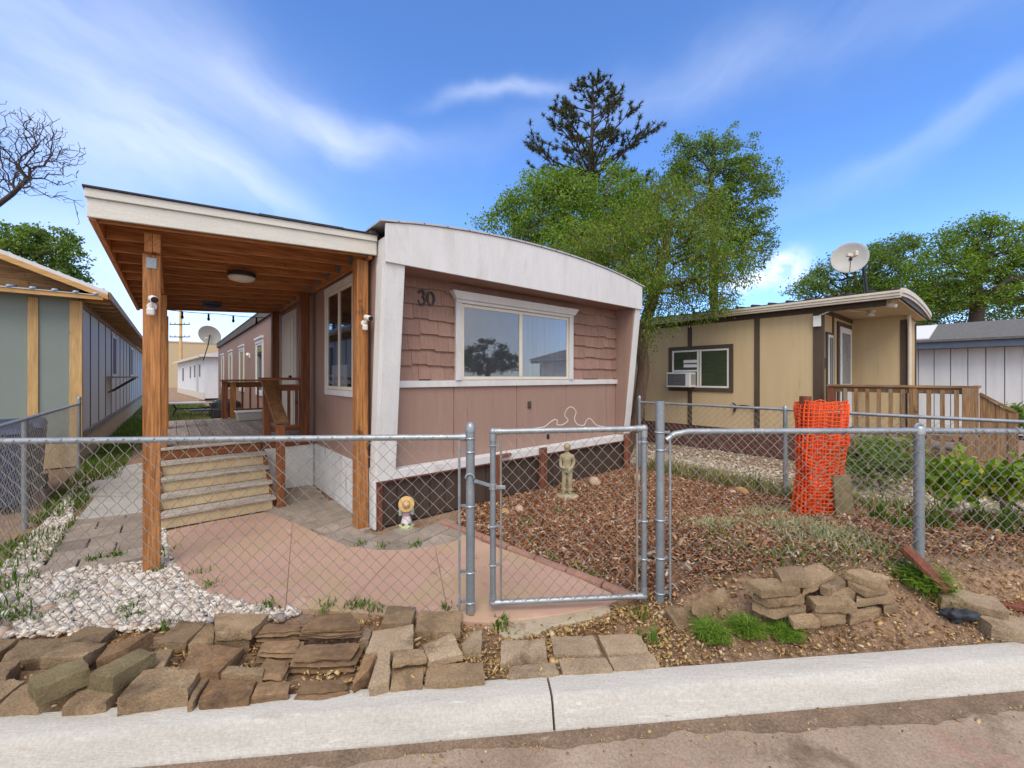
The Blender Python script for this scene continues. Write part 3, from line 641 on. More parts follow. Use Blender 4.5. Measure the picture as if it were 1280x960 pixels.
# windows
def window(parent,name,a,b,z0,z1,frame,sash,wall='front',at=0.126,panes=2,trim=0.09,crown=True,depth=0.03,glass=None,inner=None,sill=False,label=None,split=0.5):
    """built on the u axis (front) or v axis (left wall facing -u); at = wall face"""
    def bx(q,x0,y0,zz0,x1,y1,zz1):   # y is outwards distance
        if wall=='front': q.box(x0,at-y1,zz0,x1,at-y0,zz1)
        else: q.box(at-y1,x0,zz0,at-y0,x1,zz1)
    q=MB(); bx(q,a,0,z0,a+trim,depth,z1-trim); bx(q,b-trim,0,z0,b,depth,z1-trim); bx(q,a,0,z1-trim+0.001,b,depth+0.004,z1)
    if sill or z0>1.6 or wall!='front': bx(q,a+trim+.001,0,z0,b-trim-.001,depth,z0+trim*0.9)
    w=q.build(name,frame,parent,bevel=0.003)
    if label: w['label']=label
    if crown:
        q=MB(); e=0.075
        if wall=='front':
            q.hexa([(a-0.01,at-depth-0.03,z1-0.045),(b+0.01,at-depth-0.03,z1-0.045),(b+0.01,at,z1-0.045),(a-0.01,at,z1-0.045),(a-e,at-depth-0.055,z1+0.05),(b+e,at-depth-0.055,z1+0.05),(b+e,at,z1+0.05),(a-e,at,z1+0.05)])
        else: bx(q,a-0.02,0,z1+0.002,b+0.02,depth+0.03,z1+0.06)
        q.build('crown_trim',frame,w,bevel=0.004)
    ia,ib,iz0,iz1=a+trim+0.004,b-trim-0.004,z0+(trim*0.9 if (sill or z0>1.6 or wall!='front') else 0.0)+0.004,z1-trim-0.002
    fw=0.042; q=MB()
    bx(q,ia,0.0,iz0,ia+fw,0.02,iz1); bx(q,ib-fw,0.0,iz0,ib,0.02,iz1); bx(q,ia+fw,0.0,iz0,ib-fw,0.02,iz0+fw); bx(q,ia+fw,0.0,iz1-fw,ib-fw,0.02,iz1)
    ic=ia+(ib-ia)*split
    if panes==2: bx(q,ic-0.028,0.0,iz0+fw,ic+0.028,0.024,iz1-fw)
    q.build('window_frame',sash,w,bevel=0.003)
    spans=[(ia+fw,ic-0.028),(ic+0.028,ib-fw)] if panes==2 else [(ia+fw,ib-fw)]
    for k,(p,s_) in enumerate(spans):
        q=MB(); bx(q,p,0.010,iz0+fw,s_,0.014,iz1-fw); q.build('pane',glass or MT['glass'],w)
    q=MB(); bx(q,ia+fw,0.001,iz0+fw,ib-fw,0.003,iz1-fw); q.build('window_backing',inner or MT['dark'],w)
    return w,(ia,ib,iz0,iz1)
fw_,(ia,ib,iz0,iz1)=window(H,'window',1.03,3.17,1.556,2.60,MT['white'],MT['cream'],trim=0.085,depth=0.045,inner=MT['shade'],label='wide two pane front window in a white crowned frame')
q=MB(); k=60; xs_=[(ia+ib)/2+0.03+((ib-0.045)-(ia+ib)/2-0.03)*i/k for i in range(k+1)]
for i in range(k):
    y0=0.1196+0.0028*math.sin(i*0.8+math.sin(i*.3)); y1=0.1196+0.0028*math.sin((i+1)*0.8+math.sin((i+1)*.3))
    q.add([(xs_[i],y0,iz0+.05),(xs_[i+1],y1,iz0+.05),(xs_[i+1],y1,iz1-.05),(xs_[i],y0,iz1-.05)],[(0,1,2,3)])
q.build('curtain',MT['curtain'],fw_)
# number 30, two cut-out digits
def stroke(q,pts,ws,y0,y1):
    for i in range(len(pts)-1):
        a=Vector(pts[i]);b=Vector(pts[i+1]); d=(b-a)
        if d.length<1e-6: continue
        d.normalize(); nn=Vector((-d.y,d.x)); wa,wb=ws[i]/2,ws[i+1]/2
        yy=y0-0.0002*(i%3)
        q.prism([tuple(a-nn*wa-d*0.001),tuple(b-nn*wb+d*0.001),tuple(b+nn*wb+d*0.001),tuple(a+nn*wa-d*0.001)],yy,y1,'y')
def arcpts(cx,cz,rx,rz,a0,a1,n=14): return [(cx+rx*math.cos(R(a0+(a1-a0)*i/n)),cz+rz*math.sin(R(a0+(a1-a0)*i/n))) for i in range(n+1)]
bz=2.44; x3=0.545
q=MB()
p=arcpts(x3+0.036,bz+0.125,0.034,0.038,165,-80); stroke(q,p,[0.010+0.014*math.sin(math.pi*i/14) for i in range(15)],0.112,0.127)
p=arcpts(x3+0.036,bz+0.045,0.042,0.047,85,-160); stroke(q,p,[0.010+0.016*math.sin(math.pi*i/14) for i in range(15)],0.112,0.127)
q.ball((x3+0.006,0.118,bz+0.134),(0.012,0.006,0.012),8,6); q.ball((x3+0.0,0.118,bz+0.035),(0.013,0.006,0.013),8,6)
nb=q.build('house_number',MT['dmetal'],H)
q=MB(); p=arcpts(x3+0.155,bz+0.082,0.044,0.076,0,360,28); stroke(q,p,[0.010+0.018*abs(math.cos(2*math.pi*i/28)) for i in range(29)],0.112,0.127)
q.build('house_number',MT['dmetal'],H)
q=MB(); q.box(2.25,0.118,1.15,2.31,0.134,1.25); q.box(2.258,0.112,1.165,2.302,0.1178,1.235); q.build('outlet_cover',MT['dbrown'],H,bevel=0.003)
# left wall: big porch window, door, row of small windows
w1,_=window(H,'window',0.58,1.78,1.36,2.80,MT['white'],MT['cream'],'left',0.0,2,0.08,False,0.03,MT['glass'],MT['dark'],True,'tall cream sashed window under the porch')
q=MB(); q.box(-0.012,0.9,1.45,-0.006,1.5,1.75); q.build('curtain',MT['curtain'],w1)
d=MB(); d.box(-0.03,3.5,0.745,-0.001,4.6,2.76); dr=d.build('door_frame',MT['white'],H,bevel=0.004)
d=MB(); d.box(-0.05,3.6,0.78,-0.031,4.5,2.62); do=d.build('door',MT['cream'],dr,bevel=0.004)
d=MB(); d.ball((-0.075,3.68,1.6),0.028,10,6); d.cyl((-0.05,3.68,1.6),(-0.075,3.68,1.6),0.012); d.build('handle',MT['dmetal'],do)
d=MB()
for a,b in ((0.92,1.55),(1.67,2.5)): d.box(-0.058,3.75,a,-0.051,4.35,b)
d.build('door_panel',MT['cream'],do,bevel=0.006)
for a in (6.8,10.1,13.2,16.2):
    window(H,'window',a,a+1.05,1.15,2.5,MT['white'],MT['whiteplastic'],'left',0.0,1,0.09,True,0.03,MT['glassdark'],MT['shade'],True)
q=MB(); q.ball((-0.05,9.0,2.2),(0.05,0.05,0.06),8,6); q.box(-0.03,8.96,2.12,-0.001,9.04,2.24); q.build('wall_lamp',MT['whiteplastic'],H,smooth=True)

# ------------------------------------------------------------------ covered porch
P0=(-1.78,0.24,0)
porch=thing('covered_porch','stained wooden porch with white front fascia, plank deck and plywood stairs','porch',W(-1.78,0.24),TH)
def pb(name,mb,mat,parent=None,**k): return mb.build(name,mat,parent or porch,off=P0,**k)
rb=lambda u: 2.865+0.06*u           # rafter underside
# roof sheet and shingles
m=MB(); m.hexa([(-2.10,0.0,rb(-2.10)+0.135),(0.0,0.0,rb(0)+0.135),(0.0,5.2,rb(0)+0.135),(-2.10,5.2,rb(-2.10)+0.135),(-2.10,0.0,rb(-2.10)+0.202),(0.0,0.0,rb(0)+0.202),(0,5.2,rb(0)+0.202),(-2.10,5.2,rb(-2.10)+0.202)])
pb('roof_sheathing',m,MT['stain_x'])
m=MB()
for i in range(14):
    v0=-0.062+i*0.38
    ks=6
    for k in range(ks):
        a=-2.125+k*2.13/ks; b=a+2.13/ks; z=0.213+random.uniform(0,0.008)
        m.hexa([(a,v0,rb(a)+0.203),(b,v0,rb(b)+0.203),(b,v0+0.379,rb(b)+0.203),(a,v0+0.379,rb(a)+0.203),(a,v0,rb(a)+z),(b,v0,rb(b)+z),(b,v0+0.379,rb(b)+0.208),(a,v0+0.379,rb(a)+0.208)])
pb('roof_shingles',m,MT['roofdark'])
for (a,z0,z1,y0,y1) in ((-2.105,0.0,0.135,-0.028,-0.002),(-2.115,0.137,0.20,-0.046,-0.002)):
    m=MB(); m.hexa([(a,y0,rb(a)+z0),(-0.005,y0,rb(0)+z0),(-0.005,y1,rb(0)+z0),(a,y1,rb(a)+z0),(a,y0,rb(a)+z1),(-0.005,y0,rb(0)+z1),(-0.005,y1,rb(0)+z1),(a,y1,rb(a)+z1)])
    pb('fascia_board',m,MT['fascia'],bevel=0.003)
m=MB(); m.box(-2.10,0.0,rb(-2.14)-0.01,-2.06,5.2,rb(-2.14)+0.134); pb('rim_board',m,MT['stain_y'],bevel=0.003)
for i in range(12):
    v=0.06+i*0.455
    m=MB(); m.hexa([(-2.059,v,rb(-2.1)),(-0.075,v,rb(-.075)),(-0.075,v+0.04,rb(-.075)),(-2.059,v+0.04,rb(-2.1)),(-2.059,v,rb(-2.1)+.134),(-0.075,v,rb(-.075)+.134),(-0.075,v+0.04,rb(-.075)+.134),(-2.059,v+0.04,rb(-2.1)+.134)])
    rf_=pb('rafter',m,MT['stain_x'],bevel=0.002)
    m=MB(); m.box(-0.115,v-0.006,rb(-.1)-0.004,-0.076,v-0.001,rb(-.1)+0.10); m.box(-0.0755,v-0.03,rb(-.1),-0.0735,v+0.07,rb(-.1)+0.10); pb('rafter_hanger',m,MT['galvpost'],rf_)
m=MB(); m.box(-0.073,0.02,2.83,-0.033,5.2,2.998); pb('ledger_beam',m,MT['stain_y'],bevel=0.003)
for du in (-1.785,-1.735):
    m=MB(); zt=rb(du)-0.004; m.box(du-0.024,0.17,zt-0.155,du+0.024,5.15,zt); pb('beam',m,MT['stain_y'],bevel=0.003)
zb=rb(-1.76)-0.16
posts=[(-1.822,-1.712,0.24,zb),(-1.835,-1.685,2.32,zb),(-1.835,-1.685,4.6,zb),(-0.165,-0.045,0.10,2.828),(-0.20,-0.08,2.33,2.828),(-0.2,-0.08,4.55,2.828)]
for i,(a,b,v,zt) in enumerate(posts):
    m=MB(); m.box(a,v,-0.05,b,v+max(b-a,0.14),zt); pb('post',m,MT['stain_z'] if i not in (4,5) else MT['dstain_z'],bevel=0.006,seg=2)
m=MB(); m.box(-1.80,0.233,zb-0.12,-1.735,0.2395,zb-0.03); pb('junction_plate',m,MT['galv'],bevel=0.003)
# deck
m=MB(); u=-1.86
while u<-0.05:
    e=min(u+0.14,-0.035); m.box(u+0.003,2.30,0.703,e-0.003,6.2,0.74); u+=0.14
pb('deck_floor',m,MT['greywood'],bevel=0.004)
m=MB(); m.box(-1.86,2.32,0.56,-0.69,2.36,0.701); m.box(-0.688,2.305,0.61,-0.036,2.345,0.701); m.box(-1.86,2.361,0.56,-1.82,6.18,0.701); pb('deck_rim',m,MT['dstain_x'])
m=MB(); m.box(-0.66,2.335,0.0,-0.034,2.318,0.606); pb('deck_skirt',m,MT['white2'])
# stairs: four treads, risers, stringers
for k in range(4):
    v=2.30-0.2125*(k+1); z=0.74-0.1475*(k+1)
    m=MB(); m.box(-1.77,v-0.03,z-0.036,-0.67,v+0.19,z); pb('tread',m,MT['greytread'],bevel=0.008,seg=2)
    m=MB(); m.box(-1.73,v,z-0.1475 if k<3 else 0.0,-0.71,v+0.018,z-0.038); pb('riser',m,MT['ply'])
m=MB(); m.box(-1.73,2.29,0.595,-0.71,2.316,0.701); pb('riser',m,MT['dstain_x'])
m=MB(); m.box(-1.80,2.27,0.706,-0.66,2.2985,0.742); pb('tread',m,MT['greytread'],bevel=0.008)
for a in (-1.729,-0.745):
    m=MB(); m.prism([(1.48,0.0),(2.28,0.0),(2.28,0.60),(2.09,0.55),(1.48,0.10)],a-0.04 if a<-1 else a+0.036,a if a<-1 else a+0.076,'x'); pb('stringer',m,MT['dstain_z'])
# stair rail, level rail by the door, far rail
m=MB(); m.box(-0.665,1.42,-0.03,-0.575,1.51,1.02); pb('newel_post',m,MT['dstain_z'],bevel=0.005)
m=MB(); m.beam((-0.62,1.40,1.045),(-0.62,2.42,1.56),0.15,0.04,(0,0,1)); pb('handrail',m,MT['capwood'],bevel=0.005)
m=MB(); m.beam((-0.62,1.45,0.97),(-0.62,2.38,1.44),0.05,0.12,(0,0,1)); pb('handrail',m,MT['dstain_x'],bevel=0.003)
m=MB(); m.box(-0.665,2.37,0.40,-0.575,2.46,1.55); pb('newel_post',m,MT['dstain_z'],bevel=0.005)
m=MB(); m.box(-0.72,2.36,1.552,-0.201,2.47,1.59); pb('handrail',m,MT['dstain_x'],bevel=0.004)
for z_,w_ in ((1.40,.09),(0.82,.08)):
    m=MB(); m.box(-0.574,2.395,z_,-0.201,2.435,z_+w_); pb('rail',m,MT['dstain_x'])
for u in (-0.47,-0.36,-0.26):
    m=MB(); m.box(u,2.40,0.901,u+0.035,2.432,1.399); pb('baluster',m,MT['dstain_z'])
m=MB(); m.box(-0.86,5.98,0.741,-0.76,6.08,1.5); pb('newel_post',m,MT['dstain_z'],bevel=0.005)
m=MB(); m.box(-0.72,5.985,0.742,-0.62,6.02,1.49); pb('rail_board',m,MT['stain_z'],bevel=0.004)
m=MB(); m.box(-0.88,5.96,1.502,-0.03,6.1,1.545); pb('handrail',m,MT['capwood'],bevel=0.004)
for z_,w_ in ((0.85,.08),(1.38,.11)):
    m=MB(); m.box(-0.759,6.02,z_,-0.03,6.06,z_+w_); pb('rail',m,MT['dstain_x'])
for u in (-0.52,-0.38,-0.24,-0.12):
    m=MB(); m.box(u,6.022,0.931,u+0.035,6.055,1.379); pb('baluster',m,MT['dstain_z'])
m=MB(); m.beam((-1.80,2.4,0.75),(-1.80,6.15,0.79),0.05,0.09); pb('deck_kick_rail',m,MT['dstain_x'])
# ceiling fittings
def ceil_light(u,v,r,label,base,glow):
    z=rb(u)-0.001; t_=thing('ceiling_light',label,'ceiling light',W(u,v,z),TH)
    m=MB(); m.lathe([(0.0,0),(r*1.02,0),(r*1.02,-0.035),(r*0.9,-0.045),(0,-0.045)],n=20); m.build('lamp_base',base,t_,smooth=True)
    m=MB(); m.lathe([(0,-0.0455),(r*0.95,-0.0455),(r*0.97,-0.06),(r*0.8,-0.085),(r*0.4,-0.10),(0,-0.102)],n=20); m.build('lamp_shade',glow,t_,smooth=True)
    return t_
ceil_light(-1.02,1.45,0.14,'round ceiling light with opal shade under the porch roof nearest the street',MT['dmetal'],MT['opal'])
ceil_light(-1.15,3.9,0.13,'dark blue round ceiling lamp deep under the porch roof',MT['slate'],MT['bin'])
st_=thing('string_lights','string of small dark bulbs along the back edge of the porch roof','string lights',W(-1.7,5.22,2.735),TH)
m=MB(); m.tube([(0.0+1.5*i/12,0,0.045-0.012*math.sin(math.pi*(i%6)/6)+0.0*i) for i in range(13)],0.006,5); m.build('cable',MT['black'],st_)
for i in range(4):
    m=MB(); x=0.2+i*0.38; m.lathe([(0,0.03),(0.016,0.03),(0.016,-0.03),(0.0,-0.03)],(x,0,0),8); m.lathe([(0,-0.031),(0.014,-0.031),(0.024,-0.06),(0.018,-0.09),(0,-0.1)],(x,0,0),8); m.build('bulb',MT['black'],st_,smooth=True)
def camera_(loc,ang,label,grp):
    t_=thing('security_camera',label,'security camera',loc,ang,grp)
    m=MB(); m.lathe([(0,0),(0.03,0),(0.034,0.01),(0.03,0.02),(0,0.022)],(0,0,0),12,Matrix.Rotation(R(90),3,'X')); m.build('mount',MT['whiteplastic'],t_,smooth=True)
    m=MB(); m.tube([(0,-0.02,0),(0.0,-0.05,0.01),(0.005,-0.065,0.03)],0.012,8); m.build('arm',MT['whiteplastic'],t_,smooth=True)
    m=MB(); m.tube([(0.002,-0.045,0.062),(0.02,-0.135,0.04)],0.027,12); m.build('body',MT['whiteplastic'],t_,bevel=0.008,seg=2,smooth=True)
    m=MB(); m.lathe([(0,0),(0.024,0),(0.024,0.008),(0,0.01)],(0.0205,-0.1365,0.0395),14,Matrix.Rotation(R(110),3,'X')); m.build('lens',MT['black'],t_,smooth=True)
    m=MB(); m.obox((-0.005,-0.05,-0.045),(0.05,0.05,0.06),(R(12),0,R(-8))); m.build('flood_head',MT['whiteplastic'],t_,bevel=0.012,seg=2)
    return t_
camera_(W(-1.765,0.239,2.17),TH,'white security camera on the outer porch post','security cameras on the porch posts')
camera_(W(-0.095,0.099,2.16),TH,'white security camera on the porch post beside the home','security cameras on the porch posts')
# ------------------------------------------------------------------ chain link fences
def fy(x): return 2.737+0.06*x            # front fence line
def chain(parent,p0,p1,zlo,zhi,w=0.092,h=0.09,r=0.0024,name='wire_mesh',mat=None,skew=0.0):
    """interlocked zigzag wires between two points; zlo/zhi are functions of the position"""
    p0=Vector(p0);p1=Vector(p1); L=(p1-p0).length; d=(p1-p0)/L; nr=Vector((-d.y,d.x,0))
    q=MB(); n=int(L/(w/2)); rr=random.Random(int(L*1000))
    zmin=min(zlo(p0.x,p0.y),zlo(p1.x,p1.y)); zmax=max(zhi(p0.x,p0.y),zhi(p1.x,p1.y))
    nz=int((zmax-zmin+0.4)/(h/2))
    jit={}
    def node(i,k):
        if (i,k) not in jit: jit[(i,k)]=(rr.uniform(-.0035,.0035),rr.uniform(-.003,.003))
        return jit[(i,k)]
    for i in range(n):
        pts=[]
        for k in range(nz+1):
            ii=i+((k+i)%2); x=ii*w/2; z=zmax+0.012-k*h/2
            jx,jz=node(ii,k); x=min(max(x+jx,0),L); z+=jz
            p=p0+d*x
            lo=zlo(p.x,p.y); hi=zhi(p.x,p.y)+0.016
            if z>hi: z=hi
            if z<lo: 
                pts.append(p+nr*(0.004 if k%2 else -0.004)+Vector((0,0,lo-0.01))); break
            off=0.0045*(1 if (ii==i) else -1)
            pts.append(p+nr*off+Vector((0,0,z)))
        if len(pts)>2: q.tube(pts,r,4,cap=False)
    return q.build(name,mat or MT['wire'],parent,off=parent.location if parent else (0,0,0))
def rail(parent,pts,r=0.02,name='top_rail',mat=None,n=10):
    return MB().tube(pts,r,n).build(name,mat or MT['galv'],parent,off=parent.location,smooth=True)
def fpost(parent,x,y,z0,z1,r=0.03,cap='dome',name='post',lean=(0,0)):
    q=MB(); a=Vector((x,y,z0)); b=Vector((x+lean[0],y+lean[1],z1)); q.tube([a,b],r,14)
    o=q.build(name,MT['galvpost'],parent,off=parent.location,smooth=True)
    if cap=='dome':
        c=MB(); c.lathe([(0,-0.03),(r+.004,-0.03),(r+.004,0.004),(r*0.9,0.02),(r*0.5,0.033),(0,0.037)],b,14); c.build('post_cap',MT['galv'],o,off=parent.location,smooth=True)
    elif cap=='loop':
        c=MB(); c.lathe([(0,-0.045),(r+.005,-0.045),(r+.005,0.0),(r*0.9,0.012),(0,0.016)],b,14); c.tube([b+Vector((0.028*math.cos(k*math.pi/8),0,0.0+0.028*math.sin(k*math.pi/8))) for k in range(16)],0.008,6,closed=True); c.build('post_cap',MT['galv'],o,off=parent.location,smooth=True)
    elif cap=='flat':
        c=MB(); c.lathe([(r*0.78,0.001),(r*0.78,-0.02),(0,-0.021)],b,14); c.build('post_bore',MT['black'],o,off=parent.location,smooth=True)
    return o
def band(parent,post,x,y,z,r,dx):
    q=MB(); q.tube([(x+(r+.003)*math.cos(k*math.pi/7),y+(r+.003)*math.sin(k*math.pi/7),z) for k in range(14)],0.006,5,closed=True)
    q.box(x+dx*(r),y-0.006,z-0.008,x+dx*(r+0.035),y+0.006,z+0.008); q.cyl((x+dx*(r+0.02),y-0.02,z),(x+dx*(r+0.02),y+0.02,z),0.005,6)
    return q.build('tension_band',MT['galv'],post,off=parent.location)
def ties(parent,p0,p1,zf,n,r=0.022):
    p0=Vector(p0);p1=Vector(p1)
    d=(p1-p0).normalized()
    for i in range(n):
        q=MB(); p=p0.lerp(p1,(i+0.6)/n); z=zf(p.x,p.y)
        q.tube([p+d*(0.02*(k/20-.5))+Vector((-d.y*r*math.cos(k*.63),d.x*r*math.cos(k*.63),z+r*math.sin(k*.63))) for k in range(21)],0.0022,4,cap=False)
        q.build('tie_wire',MT['wire'],parent,off=parent.location)
def hang(z1,p0,p1):   # rail height along a panel
    pass
# left front fence
X1=G(588,770,0).x
fl=thing('chain_link_fence','long galvanised chain link fence panel left of the gate, in front of the patio','fence',(X1,fy(X1),0))
z_l=lambda x,y:1.196
rail(fl,[(-7.5,fy(-7.5),1.196),(-3.2,fy(-3.2),1.197),(-1.7,fy(-1.7),1.199),(X1-0.05,fy(X1)-0.0,1.197),(X1-0.028,fy(X1),1.196)])
chain(fl,(-7.5,fy(-7.5)-0.02,0),(X1-0.075,fy(X1)-0.02,0),lambda x,y:0.03,lambda x,y:1.196)
ties(fl,(-4.0,fy(-4.0),0),(X1-0.1,fy(X1),0),lambda x,y:1.196,7)
po=fpost(fl,X1,fy(X1),-0.06,1.262,0.03,'dome')
for z in (1.19,1.10,0.74,0.30,0.10): band(fl,po,X1,fy(X1),z,0.03,-1)
MB().tube([(X1-0.07,fy(X1)-0.02,0.03),(X1-0.072,fy(X1)-0.02,1.18)],0.009,6).build('tension_bar',MT['galv'],fl,off=fl.location)
MB().cyl((X1-0.065,fy(X1),1.196),(X1-0.03,fy(X1),1.196),0.026,12).build('rail_end_cup',MT['galv'],fl,off=fl.location,smooth=True)
fpost(fl,-3.24,fy(-3.24),-0.06,1.19,0.024,None)
# gate
gx0,gx1=-0.128,0.905
gate=thing('garden_gate','galvanised chain link gate with white wire scroll on its top rail','gate',(gx0,fy(gx0),0))
g0=Vector((gx0,fy(gx0),0)); g1=Vector((gx1,fy(gx1),0)); dz=0.014
def gp(s,z): 
    p=g0.lerp(g1,s); return Vector((p.x,p.y,z+dz*s))
rail(gate,[gp(0.0,1.232),gp(1.0,1.232)],0.0195,'gate_rail'); rail(gate,[gp(0.0,0.085),gp(1.0,0.085)],0.0195,'gate_rail')
for s in (0,1): rail(gate,[gp(s,0.075),gp(s,1.245)],0.0195,'gate_stile',MT['galvpost'])
for s in (0,1):
    q=MB()
    for z in (0.085,1.232): 
        q.ball(gp(s,z),0.027,10,6); q.cyl(gp(s,z),gp(s+(0.055 if s==0 else -0.055),z),0.0235,10); q.cyl(gp(s,z),gp(s,z+(0.06 if z<0.5 else -0.06)),0.0235,10)
    q.build('corner_elbow',MT['galv'],gate,off=gate.location,smooth=True)
chain(gate,gp(0.045,0)-Vector((0,0.012,0)),gp(0.955,0)-Vector((0,0.012,0)),lambda x,y:0.10,lambda x,y:1.215,w=0.082,h=0.088)
for s in (0.052,0.95): MB().tube([gp(s,0.11)-Vector((0,0.01,0)),gp(s,1.20)-Vector((0,0.01,0))],0.008,6).build('tension_bar',MT['wire'],gate,off=gate.location)
for s,e in ((0,0.052),(1,0.95)):
    for z in (1.14,0.60,0.34):
        q=MB(); q.beam(gp(s,z),gp(e,z),0.012,0.016)
        c=gp(s,z); q.tube([(c.x+0.024*math.cos(k*.8),c.y+0.024*math.sin(k*.8),c.z) for k in range(8)],0.006,5,closed=True)
        q.build('tension_band',MT['galv'],gate,off=gate.location)
sc=[(648,540),(668,538),(680,536),(687,531),(693,527),(697,528.5),(696,533),(703,533.5),(710,528),(706,522),(708,515),(714,511),(720,517),(718,526),(722,533),(730,534),(733,528),(737,525.5),(741,529),(746,534),(755,536),(770,538)]
pts=[D(x,y-2.5,fy((x-CX)/F*2.74)-0.0) for x,y in sc]
# smooth the scroll
def smooth(p,k=4):
    out=[]
    for i in range(len(p)-1):
        a,b,c,d=p[max(i-1,0)],p[i],p[i+1],p[min(i+2,len(p)-1)]
        for j in range(k):
            t_=j/k; out.append(0.5*((2*b)+(-a+c)*t_+(2*a-5*b+4*c-d)*t_*t_+(-a+3*b-3*c+d)*t_**3))
    return out+[p[-1]]
MB().tube(smooth(pts),0.003,6).build('scroll_ornament',MT['whitewire'],gate,off=gate.location,smooth=True)
# latch
q=MB(); c=gp(0,0.865); q.cyl(c-Vector((0,0,.02)),c+Vector((0,0,.02)),0.027,12); q.beam(c,(X1+0.03,fy(X1)-0.035,0.915),0.018,0.022); q.beam(c+Vector((0.02,-.02,0)),c+Vector((0.085,-0.02,0.0)),0.012,0.024)
q.tube([(X1+0.03*math.cos(a),fy(X1)-0.036+0.0*math.sin(a),0.93+0.03*math.sin(a)) for a in [k*math.pi/6 for k in range(7)]],0.007,6)
q.build('latch',MT['galvpost'],gate,off=gate.location,bevel=0.002)
q=MB(); c=gp(0.36,1.19); q.ball(c,(0.011,0.011,0.02),8,6); q.build('clip',MT['black'],gate,off=gate.location)
# right front fence on the bank
X2=G(825,762,0).x; X3=2.91
fr=thing('chain_link_fence','galvanised chain link fence panel right of the gate, standing on the soil bank','fence',(X2,fy(X2),0))
po=fpost(fr,X2,fy(X2),-0.06,1.435,0.03,'flat')
for z in (1.20,1.08,0.60,0.34,0.10): band(fr,po,X2,fy(X2),z+0.02,0.03,1)
yo=0.0
def zr(x,y): return 1.222-0.022*abs(x-X3)/2 if x<X3 else 1.20-0.012*(x-X3)
rail(fr,[(X2+0.04,fy(X2),1.165),(X2+0.10,fy(X2+.1),1.205),(X2+0.20,fy(X2+.2),1.222),(2.0,fy(2.0),1.219),(X3,fy(X3),1.215),(X3+0.9,fy(X3+0.9),1.20),(X3+3.5,fy(X3+3.5),1.19)],0.021)
tz=lambda x,y: terrain(x,y)-0.01
chain(fr,(X2+0.06,fy(X2)-0.022,0),(X3+3.0,fy(X3+3.0)-0.022,0),lambda x,y:terrain(x,y)+0.0,lambda x,y:1.205,w=0.092,h=0.09)
ties(fr,(X2+0.15,fy(X2+.15),0),(X3+1.2,fy(X3+1.2),0),lambda x,y:1.214,9)
fpost(fr,X3,fy(X3),0.2,1.235,0.031,'loop')
MB().tube([(X2+0.062,fy(X2)-0.02,0.05),(X2+0.06,fy(X2)-0.02,1.17)],0.009,6).build('tension_bar',MT['galv'],fr,off=fr.location)
# side fence right: along the home grid u = 4.62
us=4.62
sf=thing('chain_link_fence','galvanised chain link side fence between pink home and tan home','fence',W(us,-0.15))
a=W(us,-0.15); 
def sp(v,z=0): 
    p=W(us,v); return Vector((p.x,p.y,z))
rail(sf,[sp(-0.15,1.16),sp(-2.35,1.165),sp(-3.3,1.16),sp(-4.75,1.17)],0.02)
for v in (-0.15,-2.35): 
    p=sp(v); fpost(sf,p.x,p.y,-0.06,1.185 if v<-1 else 1.24,0.026,'dome')
chain(sf,sp(-0.15),sp(-4.6),lambda x,y:terrain(x,y)+0.03,lambda x,y:1.16)
# side fence left, u = -2.84, towards the grey-green house
fs_=thing('chain_link_fence','galvanised chain link side fence running up to the grey green house','fence',W(-2.84,2.9))
def lp(v,z=0):
    p=W(-2.84,v); return Vector((p.x,p.y,z))
rail(fs_,[lp(-2.1,1.15),lp(2.46,1.15),lp(5.85,1.15)],0.02)
for v in (2.46,5.74):
    p=lp(v); fpost(fs_,p.x,p.y,-0.06,1.15 if v<3 else 1.24,0.026,'dome' if v>3 else None)
chain(fs_,lp(-2.1),lp(5.74),lambda x,y:0.04,lambda x,y:1.14,r=0.0017)
# ------------------------------------------------------------------ grey green house on the left
A0=(-2.91,6.4,0)
MT['pine_dark']=wood('aged gable board',(0.34,0.20,0.09),(0.20,0.115,0.055),'x',0.7)
lh=thing('grey_house','grey green house with raw pine battens and corrugated roof left of the porch','house',W(A0[0],A0[1]),TH)
def lb(n,m,mt,p=None,**k): return m.build(n,mt,p or lh,off=A0,**k)
u1=-2.91; ul=-9.2; v0=6.4; vE=28
m=MB(); m.box(ul,v0+0.03,0.0,u1-0.03,vE,3.02); lb('wall_core',m,MT['dark'])
m=MB()
for i in range(6):
    b=u1-0.012-i*1.06; m.box(b-1.05,v0,0.5,b,v0+0.03,3.02)
lb('front_wall',m,MT['sage'])
for i in range(13):
    c=u1-0.06-i*0.49
    w=0.12 if i else 0.13
    m=MB(); m.box(c-w/2-0.0,v0-0.028,0.5,c+w/2,v0-0.001,2.96); lb('batten',m,MT['pine_z'],bevel=0.003)
m=MB(); m.box(u1-0.0,v0-0.03,0.5,u1+0.03,v0+0.1,2.96); lb('corner_post',m,MT['pine_z'],bevel=0.003)
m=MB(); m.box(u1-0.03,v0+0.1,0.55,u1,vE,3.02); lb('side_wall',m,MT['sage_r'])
v=7.55
while v<vE:
    m=MB(); m.box(u1+0.0005,v,0.60,u1+0.010,v+0.05,2.86); v+=1.22; lb('batten',m,MT['sage_d'])
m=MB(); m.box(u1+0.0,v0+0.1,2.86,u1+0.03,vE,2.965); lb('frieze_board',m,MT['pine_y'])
m=MB(); m.box(u1-0.01,v0+0.1,0.50,u1+0.045,vE,0.60); lb('base_trim',m,MT['greywood'])
m=MB(); v=v0
while v<vE: m.box(u1-0.025,v+0.004,0.0,u1+0.012,min(v+1.2,vE)-0.004,0.497); v+=1.2
m.box(ul,v0+0.02,0.0,u1-0.03,v0+0.05,0.497); lb('skirt',m,MT['ply'])
